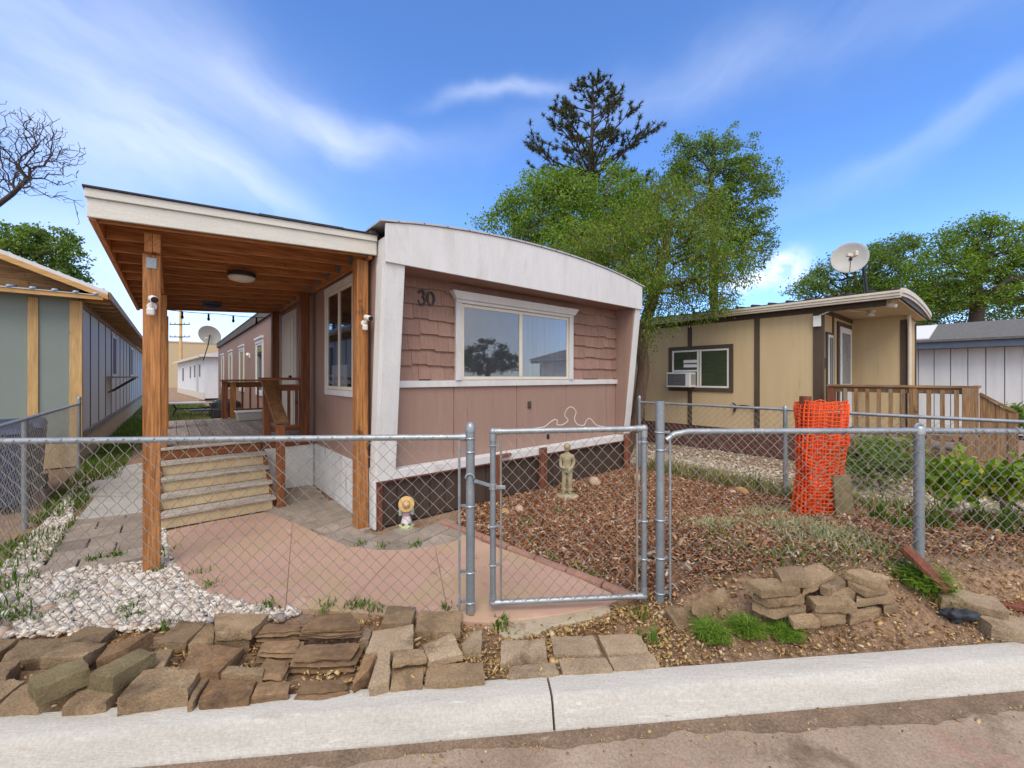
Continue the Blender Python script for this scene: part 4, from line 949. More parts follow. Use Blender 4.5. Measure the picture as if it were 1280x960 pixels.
# gable roof, corrugated
ridge=-6.05; ze=3.10; zr_=4.55; ue=-2.52
sl_=(zr_-ze)/(ue-ridge)
def zz(u): return zr_-abs(u-ridge)*(-sl_ if sl_<0 else sl_)
vf=v0-0.33
m=MB()
for (a,b) in ((ue,ridge),(2*ridge-ue,ridge)):
    m.hexa([(a,vf,zz(a)),(b,vf,zz(b)),(b,vE+.3,zz(b)),(a,vE+.3,zz(a)),(a,vf,zz(a)+.03),(b,vf,zz(b)+.03),(b,vE+.3,zz(b)+.03),(a,vE+.3,zz(a)+.03)])
rf=lb('roof',m,MT['slate'])
mrib=M('pale blue metal rib',(0.30,0.42,0.60),(0.24,0.35,0.52),rough=0.35,bump=0,metal=0.3)
for i in range(13):
    u=ue-0.06-i*0.27; m=MB(); m.tube([(u,vf-0.02,zz(u)+0.035),(u,vf+2.0,zz(u)+0.035)],0.022,6); lb('roof_rib',m,mrib,rf)
for (o,w,h0,h1,mt) in ((0.0,0.03,-0.03,0.035,MT['white']),(0.004,0.035,-0.12,-0.032,MT['pine_x'])):
    m=MB(); a,b=ue+0.0,ridge
    m.hexa([(a,vf-w-o,zz(a)+h0),(b,vf-w-o,zz(b)+h0),(b,vf-0.001,zz(b)+h0),(a,vf-0.001,zz(a)+h0),(a,vf-w-o,zz(a)+h1),(b,vf-w-o,zz(b)+h1),(b,vf-0.001,zz(b)+h1),(a,vf-0.001,zz(a)+h1)])
    lb('barge_board',m,mt,bevel=0.002)
m=MB(); m.prism([(u1,2.98),(u1,zz(u1)-.033),(ridge,zz(ridge)-0.033),(2*ridge-u1,zz(u1)-.033),(2*ridge-u1,2.98)],v0+0.01,v0+0.03,'y'); lb('gable_wall',m,MT['pine_dark'])
m=MB()
for (a,b) in ((ue,ridge),(2*ridge-ue,ridge)): m.hexa([(a,vf,zz(a)-.03),(b,vf,zz(b)-.03),(b,v0+.3,zz(b)-.03),(a,v0+.3,zz(a)-.03),(a,vf,zz(a)-.004),(b,vf,zz(b)-.004),(b,v0+.3,zz(b)-.004),(a,v0+.3,zz(a)-.004)])
lb('gable_soffit',m,MT['pine_dark'])
m=MB(); m.box(ridge*2-u1,vf-0.03,2.965,u1+0.33,vf+0.02,3.035); lb('front_beam',m,MT['pine_x'],bevel=0.003)
m=MB(); m.box(2*ridge-u1,vf-0.045,3.037,u1+0.30,vf-0.0,3.052); m.hexa([(2*ridge-u1,vf+0.0,3.04),(u1+.30,vf+0.0,3.04),(u1+.30,v0,3.10),(2*ridge-u1,v0,3.10),(2*ridge-u1,vf+0.0,3.052),(u1+.30,vf+0.0,3.052),(u1+.30,v0,3.115),(2*ridge-u1,v0,3.115)])
lb('pent_roof',m,MT['metalroof'])
for i in range(9):
    u=u1+0.24-i*0.245; m=MB(); m.ball((u,vf-0.03,3.066),(0.045,0.04,0.026),8,6); m.tube([(u,vf-0.03,3.066),(u,v0-0.05,3.125)],0.024,6); lb('pent_roof_rib',m,mrib)
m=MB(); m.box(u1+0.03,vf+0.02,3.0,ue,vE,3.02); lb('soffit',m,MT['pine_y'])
v=v0+0.1
while v<16:
    m=MB(); m.box(u1+0.03,v,2.955,ue-0.01,v+0.05,2.998); v+=0.6; lb('soffit_rafter',m,MT['pine_x'])
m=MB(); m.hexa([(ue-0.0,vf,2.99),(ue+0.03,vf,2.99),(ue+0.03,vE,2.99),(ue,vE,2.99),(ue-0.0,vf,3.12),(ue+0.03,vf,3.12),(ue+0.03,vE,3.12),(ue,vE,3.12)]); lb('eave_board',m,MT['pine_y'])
for v in (11.2,17.5):
    m=MB(); m.box(u1+0.017,v,1.6,u1+0.04,v+0.9,2.75); w=lb('window',m,MT['white'],bevel=0.003); m=MB(); m.box(u1+0.041,v+0.08,1.68,u1+0.046,v+0.82,2.67); lb('pane',m,MT['shade'],w)
m=MB(); m.box(u1+0.017,10.2,1.57,u1+0.55,11.3,1.61); sh=lb('wall_shelf',m,MT['greywood'])
for v in (10.25,11.2):
    m=MB(); m.beam((u1+0.03,v,1.2),(u1+0.5,v,1.565),0.03,0.03); lb('shelf_bracket',m,MT['dmetal'],sh)
# ------------------------------------------------------------------ tan house on the right
T0=(7.5,-2.07,0)
th=thing('tan_house','tan house with dark brown trim, corner porch and arched metal roof behind the orange netting','house',W(T0[0],T0[1]),TH)
def tb(n,m,mt,p=None,**k): return m.build(n,mt,p or th,off=T0,**k)
ua=7.5; va=-2.07; vb=14; ur=11.3; vfr=-2.95; uw=9.95
m=MB(); m.box(ua+0.03,va+0.03,0.0,ur-0.03,vb,2.9); m.box(uw+0.03,vfr+0.03,0.0,ur-.03,va+0.03,2.9); tb('wall_core',m,MT['dark'])
m=MB()
for a,b in ((va,-1.02),(-1.01,0.38),(0.39,1.6),(1.61,3.2),(3.21,8)): m.box(ua,a,0.5,ua+0.03,b,2.90)
tb('side_wall',m,MT['tan'])
m=MB(); m.box(ua+0.031,va,0.5,uw-0.001,va+0.03,2.9); tb('porch_wall',m,MT['tan'])
m=MB(); m.box(uw,vfr,0.5,uw+0.03,va+0.0,2.9); tb('porch_wall',m,MT['tan'])
m=MB(); m.box(uw+0.031,vfr,0.5,ur,vfr+0.03,2.9); tb('front_wall',m,MT['tan'])
m=MB()
for v in (-1.015,0.385,1.605,3.205): m.box(ua-0.018,v-0.05,0.5,ua-0.001,v+0.05,2.78)
for v in (va,): m.box(ua-0.02,v-0.02,0.2,ua-0.001,v+0.11,2.78)
m.box(ua-0.02,va-0.04,0.2,ua+0.1,va-0.0205,2.78)
for u in (uw-0.02,): m.box(u,vfr-0.02,0.5,u+0.1,vfr-0.001,2.78); m.box(u,vfr,0.5,u+0.019,vfr+0.09,2.78)
m.box(ur-0.1,vfr-0.02,0.5,ur+.01,vfr-0.001,2.78)
m.box(ua-0.022,va-0.9,2.78,ua-0.001,8,2.90); m.box(ua+0.03,va-0.02,2.78,uw-.001,va-0.001,2.86); m.box(8.3,va-0.02,0.5,8.38,va-0.001,2.78)
tb('corner_trim',m,MT['dbrown'],bevel=0.003)
m=MB(); m.box(ua+0.02,va,0.0,ua+0.04,vb,0.498); m.box(ua+.041,va+0.01,0.0,ur,va+0.03,0.49)
tb('skirt',m,MT['brickskirt'])
# porch ceiling, roof, gutter
def ra(u): x=(u-7.3)/(11.45-7.3); return 3.015+0.09*max(0.0,1-(2*x-1)**2)**0.9
m=MB(); m.box(ua+0.0,-3.12,2.862,uw-0.01,va-0.021,2.885); m.box(uw-0.01,-3.12,2.862,ur,vfr-0.02,2.885); tb('porch_ceiling',m,MT['tan'])
n=18; us_=[7.3+4.15*i/n for i in range(n+1)]
m=MB(); m.prism([(u,ra(u)-0.06) for u in us_]+[(u,ra(u)) for u in us_][::-1],-3.16,vb,'y'); rf=tb('roof',m,MT['roofdark'])
v=-3.1
while v<6:
    m=MB(); m.tube([(7.27,v,3.022),(7.6,v,ra(7.6)+0.012),(8.4,v,ra(8.4)+0.012),(9.5,v,ra(9.5)+.012)],0.026,6); v+=0.3; tb('roof_rib',m,MT['roofdark'],rf)
m=MB(); m.box(7.24,-3.17,2.90,7.30,8,2.945); m.box(7.225,-3.17,2.945,7.30,8,2.985); m.box(7.26,-3.17,2.865,7.30,8,2.899); tb('gutter',m,MT['gutter'],bevel=0.004)
m=MB()
for i in range(n):
    a,b=us_[i],us_[i+1]
    for (k0,k1,o) in ((-0.075,0.005,0.03),(-0.125,-0.078,0.012)):
        m.hexa([(a,-3.17-o,ra(a)+k0),(b,-3.17-o,ra(b)+k0),(b,-3.161,ra(b)+k0),(a,-3.161,ra(a)+k0),(a,-3.17-o,ra(a)+k1),(b,-3.17-o,ra(b)+k1),(b,-3.161,ra(b)+k1),(a,-3.161,ra(a)+k1)])
tb('barge_board',m,MT['gutter'])
m=MB(); m.prism([(7.3,2.886),(11.45,2.886)]+[(u,ra(u)-0.062) for u in us_[::-1]],-3.155,-3.135,'y'); tb('gable_wall',m,MT['dbrown'])
m=MB(); m.tube([(uw-0.04,vfr-0.04,2.86),(uw-0.05,vfr-0.05,2.5),(uw-0.05,vfr-0.05,0.4)],0.03,8); tb('downpipe',m,MT['gutter'],smooth=True)
# window with an air conditioner
off=0.0
class _: pass
tw,(ia,ib,iz0,iz1)=None,(0,0,0,0)
m=MB(); a,b,z0,z1=-0.56,0.90,1.27,2.30
def sidebox(q,v0_,y0,z0_,v1_,y1,z1_): q.box(ua-y1,v0_,z0_,ua-y0,v1_,z1_)
sidebox(m,a,0.001,z0,a+0.085,0.03,z1); sidebox(m,b-0.085,0.001,z0,b,0.03,z1); sidebox(m,a+.085,0.001,z0,b-.085,0.03,z0+0.085); sidebox(m,a+.085,0.001,z1-.085,b-.085,0.03,z1)
tw=tb('window',m,MT['dbrown'],bevel=0.004)
m=MB(); a+=.087;b-=.087;z0+=.087;z1-=.087; c=0.17
sidebox(m,a,0.001,z0,a+.04,.02,z1); sidebox(m,b-.04,0.001,z0,b,.02,z1); sidebox(m,a+.04,.001,z0,b-.04,.02,z0+.04); sidebox(m,a+.04,.001,z1-.04,b-.04,.02,z1); sidebox(m,c-.05,.001,z0+.04,c-.015,.024,z1-.04); sidebox(m,c+.01,.001,z0+.04,c+.045,.024,z1-.04)
sidebox(m,c+.045,.001,z0+.36,b-.04,.022,z0+.40)
tb('window_frame',m,MT['whiteplastic'],tw,bevel=0.003)
for p,q_ in ((a+.04,c-.05),(c+.045,b-.04)):
    m=MB(); sidebox(m,p,.010,z0+.04,q_,.013,z1-.04); tb('pane',m,MT['glassdark'],tw)
m=MB(); sidebox(m,a+.04,.001,z0+.04,c-.05,.004,z1-.04); tb('window_backing',m,M('green grey blinds',(0.30,0.33,0.26),(0.18,0.21,0.16),scale=9,stretch=(1,0.3,6),bump=0),tw)
m=MB(); sidebox(m,c+.045,.001,z0+.04,b-.04,.004,z1-.04); tb('window_backing',m,bpy.data.materials['green grey blinds'],tw)
m=MB()
for i in range(2): sidebox(m,c+.05,.015,z0+.46+i*.10,c+.36,.02,z0+.53+i*.10)
tb('window_panel',m,MT['whiteplastic'],tw)
ac=thing('window_air_conditioner','white window air conditioner with dark grille in the tan house window','air conditioner',W(ua,0.45,1.36),TH)
def ab(n,m,mt,p=None,**k): return m.build(n,mt,p or ac,off=(ua,0.45,1.36),**k)
m=MB(); m.box(ua-0.30,0.24,1.365,ua-0.024,0.80,1.70); ab('case',m,MT['whiteplastic'],bevel=0.012,seg=2)
m=MB(); m.box(ua-0.304,0.34,1.40,ua-0.3005,0.77,1.67); ab('grille',m,MT['shade'])
m=MB()
for i in range(7): m.box(ua-0.309,0.345,1.415+i*.036,ua-0.3045,0.765,1.421+i*.036)
ab('grille_bar',m,MT['dmetal'])
m=MB()
for i in range(4): m.box(ua-0.24+i*.05,0.236,1.42,ua-0.215+i*.05,0.2395,1.66)
ab('side_louvre',m,MT['shade'])
# narrow window and door in the porch
m=MB(); m.box(ua+0.32,va-0.03,0.95,ua+0.75,va-0.001,2.45); w=tb('window',m,MT['dbrown'],bevel=0.003)
m=MB(); m.box(ua+0.37,va-0.045,1.0,ua+0.70,va-0.031,2.40); tb('window_frame',m,MT['whiteplastic'],w,bevel=0.004)
m=MB(); m.box(ua+0.42,va-0.049,1.05,ua+0.52,va-0.0455,2.35); m.box(ua+0.55,va-0.049,1.05,ua+0.65,va-0.0455,2.35); tb('pane',m,MT['shade'],w)
m=MB(); m.box(ua+1.15,va-0.03,0.5,ua+2.3,va-0.001,2.72); w=tb('door_frame',m,MT['dbrown'],bevel=0.003)
m=MB(); m.box(ua+1.24,va-0.05,0.52,ua+2.2,va-0.031,2.62); dd=tb('door',m,MT['whitehouse'],w,bevel=0.003)
m=MB(); m.box(ua+1.36,va-0.054,1.45,ua+2.08,va-0.0505,2.5); tb('pane',m,MT['glass'],dd)
m=MB(); m.box(ua+1.33,va-0.056,1.05,ua+1.42,va-0.0505,1.3); tb('handle',m,MT['dmetal'],dd)
m=MB(); m.box(ua+0.10,va-0.03,1.75,ua+0.2,va-0.001,1.95); tb('house_plate',m,MT['dbrown'])
pl=thing('porch_light','small white twin lamp on the tan house porch ceiling','porch light',W(8.6,-2.6,2.862),TH)
m=MB(); m.lathe([(0,0),(0.07,0),(0.07,-0.03),(0,-0.035)],n=14); m.build('lamp_base',MT['whiteplastic'],pl,smooth=True)
for a in (-1,1):
    m=MB(); m.lathe([(0,-0.03),(0.03,-0.035),(0.05,-0.075),(0.04,-0.1),(0,-0.105)],(a*0.09,0,0),12); m.tube([(0,0,-0.02),(a*0.09,0,-0.035)],0.012,6); m.build('lamp_shade',MT['opal'],pl,smooth=True)
fl_=thing('flood_light','small cream flood light under the tan house gutter corner','flood light',W(7.6,-3.02,2.86),TH)
m=MB(); m.lathe([(0,0),(0.035,0),(0.035,-0.02),(0,-0.022)],n=12); m.build('mount',MT['gutter'],fl_)
m=MB(); m.obox((0.0,0.06,-0.05),(0.09,0.26,0.07),(R(15),0,0)); m.build('head',MT['gutter'],fl_,bevel=0.02,seg=3)
jb=thing('junction_box','white junction box with cable high on the tan house corner post','junction box',W(7.47,-2.03,2.62),TH)
m=MB(); m.box(-0.05,-0.06,-0.1,-0.002,0.06,0.1); m.build('case',MT['whiteplastic'],jb,bevel=0.01,seg=2)
m=MB(); m.tube([(-0.03,-0.03,0.1),(0.05,-0.2,0.18),(0.35,-0.32,0.215),(0.8,-0.42,0.215),(1.1,-0.55,0.22)],0.012,6); m.build('cable',MT['gutter'],jb,smooth=True)
hs_=thing('hose','black hose loop hanging on the tan house side wall','hose',W(7.47,-0.75,0.95),TH)
m=MB(); m.tube(smooth([Vector(p) for p in ((0,-0.28,-0.05),(-0.02,-0.22,0.02),(-0.02,-0.1,0.05),(-0.02,0.05,0.05),(-0.02,0.15,0.0),(-0.02,0.17,-0.1),(0,0.12,0.03),(0,0.2,0.1))]),0.012,6); m.build('hose_loop',MT['black'],hs_,smooth=True)
# satellite dish on the tan roof
def sat(name,base,top,centre,aim,r,label,tilt=0):
    s_=thing(name,label,'satellite dish',base); o=Vector(base)
    m=MB(); m.tube([base,top],0.03,8); m.build('mast',MT['dmetal'],s_,off=o,smooth=True)
    aim=Vector(aim).normalized(); Mx=aim.to_track_quat('Z','Y').to_matrix(); c=Vector(centre)
    prof=[]; nn=8
    for i in range(nn+1): x=i/nn; prof.append((r*x+1e-4,0.22*r*(x*x-1)))
    prof2=[(p[0],p[1]-0.015) for p in prof[::-1]]
    m=MB(); m.lathe(prof+[(r*1.03,0.0),(r*1.03,-0.025)]+prof2,c,28,Mx); m.build('reflector',MT['dish'],s_,off=o,smooth=True)
    m=MB(); f=c+Mx@Vector((0,-0.05*r,0.75*r)); m.tube([c+Mx@Vector((0,-r*0.98,0)),c+Mx@Vector((0,-r*0.55,0.55*r)),f],0.007,6); m.build('feed_arm',MT['dmetal'],s_,off=o,smooth=True)
    m=MB(); m.obox(f,(0.16,0.06,0.07),(0,0.1,0.1)); m.obox(f+Mx@Vector((0.08,0.02,0.0)),(0.06,0.07,0.10)); m.build('feed_horn',MT['gutter'],s_,off=o,bevel=0.01)
    m=MB(); m.beam(c-aim*0.06,Vector(top),0.07,0.07); m.build('bracket',MT['dmetal'],s_,off=o)
    return s_
b=D(1084,362,8.3); tp=D(1079,330,8.3)
sat('satellite_dish',tuple(b-Vector((0,0,0.15))),tuple(tp),tuple(D(1062,322,8.18)),(-0.58,-0.80,0.03),0.295,'large grey satellite dish on a mast above the tan house roof')
# deck and railing beside the tan porch
D0=(7.5,-3.2,0); VE=-3.92
dk=thing('wooden_deck','weathered wooden deck with picket railing and steps beside the tan house','deck',W(D0[0],D0[1]),TH)
def db(n,m,mt,p=None,**k): return m.build(n,mt,p or dk,off=D0,**k)
m=MB(); u=7.45
while u<9.9: m.box(u+.003,VE,0.46,u+0.137,-2.1,0.5); u+=0.14
db('deck_floor',m,MT['greywood'])
m=MB(); m.box(7.40,VE,0.28,7.44,-2.1,0.458); m.box(7.44,VE,0.28,9.9,VE+.04,0.458); db('deck_rim',m,MT['fencewood_y'])
for v,w in ((-2.26,0.10),(-3.30,0.10),(VE+.02,0.16)):
    m=MB(); m.box(7.33-w/2+.05,v-w/2,0.0,7.33+w/2+.05,v+w/2,1.43); db('post',m,MT['fencewood_z'] if v<-3 else MT['redwood'],bevel=0.005)
m=MB(); m.box(7.315,VE-.06,1.432,7.445,-2.2,1.465); db('top_rail',m,MT['fencewood_y'])
for z_,w_ in ((0.62,.08),(1.34,.091)):
    m=MB(); m.box(7.36,VE+.1,z_,7.40,-2.31,z_+w_); db('rail',m,MT['fencewood_y'])
v=-2.46
while v>VE+.1:
    if abs(v+3.3)>0.08:
        m=MB(); m.box(7.318,v-0.025,0.42,7.358,v+0.025,1.40); db('picket',m,MT['fencewood_z'])
    v-=0.145
for u in (7.9,8.4,8.9,9.4):
    m=MB(); m.box(u,VE,0.42,u+0.05,VE+.03,1.40); db('picket',m,MT['fencewood_z'])
m=MB(); m.box(7.45,VE-.04,1.40,9.9,VE+.05,1.44); db('top_rail',m,MT['fencewood_y'])
m=MB(); m.prism([(VE-.07,1.34),(VE-.07,0.2),(VE-.36,0.05),(VE-.36,1.10)],7.33,7.37,'x'); db('step_rail',m,MT['fencewood_z'])
m=MB(); m.beam((7.35,VE-.07,1.36),(7.35,VE-.40,1.11),0.09,0.035); db('step_rail_cap',m,MT['fencewood_y'])
for k in range(3):
    m=MB(); m.box(7.45,VE-.02-0.26*(k+1),0.37-0.13*k,8.5,VE-.01-0.26*k,0.41-0.13*k); db('tread',m,MT['greywood'])
for u,v in ((7.36,VE-.38),):
    m=MB(); m.box(u-.045,v-.045,0.0,u+.045,v+.045,1.1); db('post',m,MT['fencewood_z'])
# ------------------------------------------------------------------ white house far right
B0=(15,-3,0)
bh=thing('white_house','white vertical sided house with blue grey fascia at the right edge','house',W(*B0[:2]),TH)
def bb(n,m,mt,p=None,**k): return m.build(n,mt,p or bh,off=B0,**k)
m=MB(); m.box(15.03,-13,0,20,-2.3,2.35); bb('wall_core',m,MT['dark'])
m=MB(); v=-12.9
i=0
while v<-2.3:
    m.box(15,v+.008,0.1,15.03,min(v+0.32,-2.3)-.008,2.38); v+=0.32
m.box(15,-2.3,0.1,20,-2.27,2.38); bb('side_wall',m,MT['whitehouse'])
m=MB(); m.box(14.55,-13.3,2.38,14.6,-1.9,2.55); bb('fascia_board',m,MT['slate']); m=MB(); m.box(14.6,-13.3,2.385,15,-1.9,2.40); bb('soffit',m,MT['slate'])
m=MB(); m.hexa([(14.5,-13.4,2.56),(17.5,-13.4,3.25),(17.5,-1.8,3.25),(14.5,-1.8,2.56),(14.5,-13.4,2.62),(17.5,-13.4,3.31),(17.5,-1.8,3.31),(14.5,-1.8,2.62)]); m.hexa([(17.5,-13.4,3.25),(20.5,-13.4,2.56),(20.5,-1.8,2.56),(17.5,-1.8,3.25),(17.5,-13.4,3.31),(20.5,-13.4,2.62),(20.5,-1.8,2.62),(17.5,-1.8,3.31)])
rf=bb('roof',m,MT['shingle'])
m=MB(); m.hexa([(14.7,-2.9,2.665),(17.2,-2.9,3.245),(17.2,-1.9,3.245),(14.7,-1.9,2.665),(14.7,-2.9,2.69),(17.2,-2.9,3.27),(17.2,-1.9,3.27),(14.7,-1.9,2.69)]); bb('flashing',m,MT['whiteplastic'],rf)
m=MB(); m.box(14.985,-6.4,0.9,14.999,-4.55,2.1); w=bb('window',m,MT['whiteplastic'])
m=MB(); m.box(14.978,-6.3,1.0,14.984,-5.5,2.0); m.box(14.978,-5.43,1.0,14.984,-4.65,2.0); bb('pane',m,MT['shade'],w)
# ------------------------------------------------------------------ far white mobile home, tan building, pole
C0=(-0.15,27,0)
fh=thing('white_mobile_home','far white mobile home with small windows beyond the back yard','mobile home',(-21.2,28.1,0),TH+R(3.9))
def cb_(n,m,mt,p=None,**k): return m.build(n,mt,p or fh,off=C0,**k)
m=MB(); m.box(-0.15,27,0.1,4.2,46,3.0); cb_('wall',m,MT['whitehouse'])
m=MB(); m.prism([(-0.5,2.98),(-0.5,3.1),(2.0,3.62),(4.5,3.1),(4.5,2.98)],26.6,46.3,'y'); cb_('roof',m,MT['whiteplastic'])
m=MB(); m.box(-0.56,26.6,2.9,-0.505,46,3.08); cb_('gutter',m,MT['gutter'])
m=MB(); m.box(-0.18,27.0,0.0,-0.151,46,0.5); cb_('skirt',m,MT['gutter'])
for v,w,z0,z1 in ((29.0,0.7,1.6,2.5),(31.8,0.8,1.55,2.5),(34.6,0.8,1.5,2.45),(40,1.2,1.2,2.4)):
    m=MB(); m.box(-0.17,v-0.08,z0-.08,-0.152,v+w+.08,z1+.08); f=cb_('window',m,MT['whiteplastic']); m=MB(); m.box(-0.178,v,z0,-0.171,v+w,z1); cb_('pane',m,MT['shade'],f)
m=MB(); m.box(-0.18,30.2,0.5,-0.152,31.2,2.6); cb_('door',m,MT['dish'])
b=D(255,446,24.5)
sat('satellite_dish',tuple(D(254,445,27.5)-Vector((0,0,.3))),tuple(D(260,432,27.5)),tuple(D(262,419,27.5)),(0.15,-0.75,-0.35),0.66,'grey satellite dish on the far white mobile home roof')
ob=thing('tan_building','long tan building far behind the white mobile home','building',W(-4,72),TH)
m=MB(); m.box(-10,-0,0,30,12,6.6); m.build('wall',MT['stucco'],ob); m=MB(); m.box(-10.1,-.1,6.6,30.1,12.1,6.8); m.build('roof',MT['gutter'],ob)
pb_=D(226,471,52)
up=thing('utility_pole','wooden utility pole with two crossarms beyond the white mobile home','utility pole',(pb_.x,pb_.y,0))
m=MB(); m.tube([(0,0,0),(0,0,11)],[0.2,0.15],10); m.build('pole',MT['pine_z'],up,smooth=True)
for z in (6.6,8.2):
    m=MB(); m.box(-1.3,-0.16,z,1.3,-0.10-0.1,z+0.14); c=m.build('crossarm',MT['dbrown'],up)
    for x in (-1.2,-0.6,0.6,1.2):
        m=MB(); m.cyl((x,-0.18,z+0.14),(x,-0.18,z+0.36),0.06,6); m.build('insulator',MT['dish'],c)
# ------------------------------------------------------------------ loose wall blocks
def block_mesh(L,Wd,Hh,taper=0.12,seed=0,nx=11,ny=8,nz=5,rnd=0.008,rough=0.007,layers=0):
    """a cast block: cuboid with tapered plan, worn edges and a rough split face"""
    m=MB(); idx={}
    rr=random.Random(seed); cj=[(rr.uniform(-.05,.05)*L,rr.uniform(-.05,.05)*Wd) for _ in range(4)]
    def pt(i,j,k):
        if (i,j,k) in idx: return idx[(i,j,k)]
        x,y,z=i/nx*2-1,j/ny*2-1,k/nz*2-1
        p=Vector((x*L/2,y*Wd/2,z*Hh/2))
        hx,hy,hz=L/2-rnd,Wd/2-rnd,Hh/2-rnd
        q=Vector((max(-hx,min(hx,p.x)),max(-hy,min(hy,p.y)),max(-hz,min(hz,p.z)))); d=p-q
        if d.length>1e-9: p=q+d.normalized()*rnd
        p.x*=1+taper*(y*0.5); 
        wts=((1-x)*(1-y)/4,(1+x)*(1-y)/4,(1+x)*(1+y)/4,(1-x)*(1+y)/4)
        p.x+=sum(w*c[0] for w,c in zip(wts,cj)); p.y+=sum(w*c[1] for w,c in zip(wts,cj))
        s=Vector((seed*3.1,seed*1.7,seed*0.9))
        nv=Vector((mnoise.noise(p*16+s),mnoise.noise(p*16+s+Vector((7,0,0))),mnoise.noise(p*16+s+Vector((0,9,0)))))*rough+Vector((mnoise.noise(p*48+s),mnoise.noise(p*48+s+Vector((3,0,0))),mnoise.noise(p*48+s+Vector((0,5,0)))))*rough*0.4
        if layers and abs(z)<0.999 and (abs(x)>0.99 or abs(y)>0.99):
            f=0.012*mnoise.noise(Vector((seed,z*layers,0)))+0.012*((int((z+1)*layers)%2)-0.5); nv+=Vector((x*f,y*f,0))
        p+=nv; idx[(i,j,k)]=len(m.v); m.v.append(tuple(p)); return idx[(i,j,k)]
    for i in range(nx):
        for j in range(ny):
            m.f.append((pt(i,j,nz),pt(i+1,j,nz),pt(i+1,j+1,nz),pt(i,j+1,nz))); m.f.append((pt(i,j,0),pt(i,j+1,0),pt(i+1,j+1,0),pt(i+1,j,0)))
    for i in range(nx):
        for k in range(nz):
            m.f.append((pt(i,0,k),pt(i+1,0,k),pt(i+1,0,k+1),pt(i,0,k+1))); m.f.append((pt(i,ny,k),pt(i,ny,k+1),pt(i+1,ny,k+1),pt(i+1,ny,k)))
    for j in range(ny):
        for k in range(nz):
            m.f.append((pt(0,j,k),pt(0,j,k+1),pt(0,j+1,k+1),pt(0,j+1,k))); m.f.append((pt(nx,j,k),pt(nx,j+1,k),pt(nx,j+1,k+1),pt(nx,j,k+1)))
    return m
bseed=[1]
def stone(px,py,Y,L,Wd,Hh,yaw,label,group,tx=0,ty=0,mat='block',name='wall_block',layers=0,taper=0.12,cat='block'):
    """(px,py) is the middle of the top face as seen in the photo, Y its distance"""
    bseed[0]+=1; s=bseed[0]
    nz=5 if not layers else 10
    o=block_mesh(L,Wd,Hh,taper,s,nz=nz,layers=layers).build(name,MT[mat],smooth=True)
    top=D(px,py,Y); rot=Euler((R(tx),R(ty),R(yaw)),'XYZ')
    o.rotation_euler=rot; o.location=top-rot.to_matrix()@Vector((0,0,Hh/2))
    return tag(o,label,cat,group)
def quad_block(c4,th,seed,nx=11,ny=8,nz=5,rnd=0.006,rough=0.0065,layers=0):
    """a worn block from the four corners of its top face and its thickness"""
    fl_,fr_,br_,bl_=c4
    nrm=((fr_-fl_).cross(bl_-fl_)+(br_-fr_).cross(fl_-fr_)*-1).normalized()
    if nrm.z<0: nrm=-nrm
    nrm=(nrm+Vector((0,0,0.6))).normalized()
    L=((fr_-fl_).length+(br_-bl_).length)/2; Wd=((bl_-fl_).length+(br_-fr_).length)/2
    m=MB(); idx={}; sd=Vector((seed*3.1,seed*1.7,seed*0.9))
    def pt(i,j,k):
        if (i,j,k) in idx: return idx[(i,j,k)]
        x,y,z=i/nx*2-1,j/ny*2-1,k/nz*2-1
        p=Vector((x*L/2,y*Wd/2,z*th/2)); r_=min(rnd,th*.4)
        h=Vector((L/2-r_,Wd/2-r_,th/2-r_)); q=Vector([max(-h[a],min(h[a],p[a])) for a in range(3)]); d=p-q
        if d.length>1e-9: p=q+d.normalized()*r_
        a,b,c=p.x/L+.5,p.y/Wd+.5,p.z/th+.5
        P=(fl_*(1-a)+fr_*a)*(1-b)+(bl_*(1-a)+br_*a)*b-nrm*th*(1-c)
        w=P*1.0
        nv=Vector((mnoise.noise(w*17+sd),mnoise.noise(w*17+sd+Vector((7,0,0))),mnoise.noise(w*17+sd+Vector((0,9,0)))))*rough+Vector((mnoise.noise(w*52+sd),mnoise.noise(w*52+sd+Vector((3,0,0))),mnoise.noise(w*52+sd+Vector((0,5,0)))))*rough*0.6
        if layers and abs(z)<0.98 and max(abs(x),abs(y))>0.99:
            f=0.016*(((k*7+seed)%3)-1)+0.012*mnoise.noise(Vector((w.x*6,w.y*6,k*1.7))); dd=(w-(fl_+fr_+br_+bl_)/4); dd.z=0
            if dd.length>1e-6: nv+=dd.normalized()*f
        P=P+nv; idx[(i,j,k)]=len(m.v); m.v.append(tuple(P)); return idx[(i,j,k)]
    for i in range(nx):
        for j in range(ny):
            m.f.append((pt(i,j,nz),pt(i+1,j,nz),pt(i+1,j+1,nz),pt(i,j+1,nz))); m.f.append((pt(i,j,0),pt(i,j+1,0),pt(i+1,j+1,0),pt(i+1,j,0)))
    for i in range(nx):
        for k in range(nz):
            m.f.append((pt(i,0,k),pt(i+1,0,k),pt(i+1,0,k+1),pt(i,0,k+1))); m.f.append((pt(i,ny,k),pt(i,ny,k+1),pt(i+1,ny,k+1),pt(i+1,ny,k)))
    for j in range(ny):
        for k in range(nz):
            m.f.append((pt(0,j,k),pt(0,j,k+1),pt(0,j+1,k+1),pt(0,j+1,k))); m.f.append((pt(nx,j,k),pt(nx,j+1,k),pt(nx,j+1,k+1),pt(nx,j,k+1)))
    return m
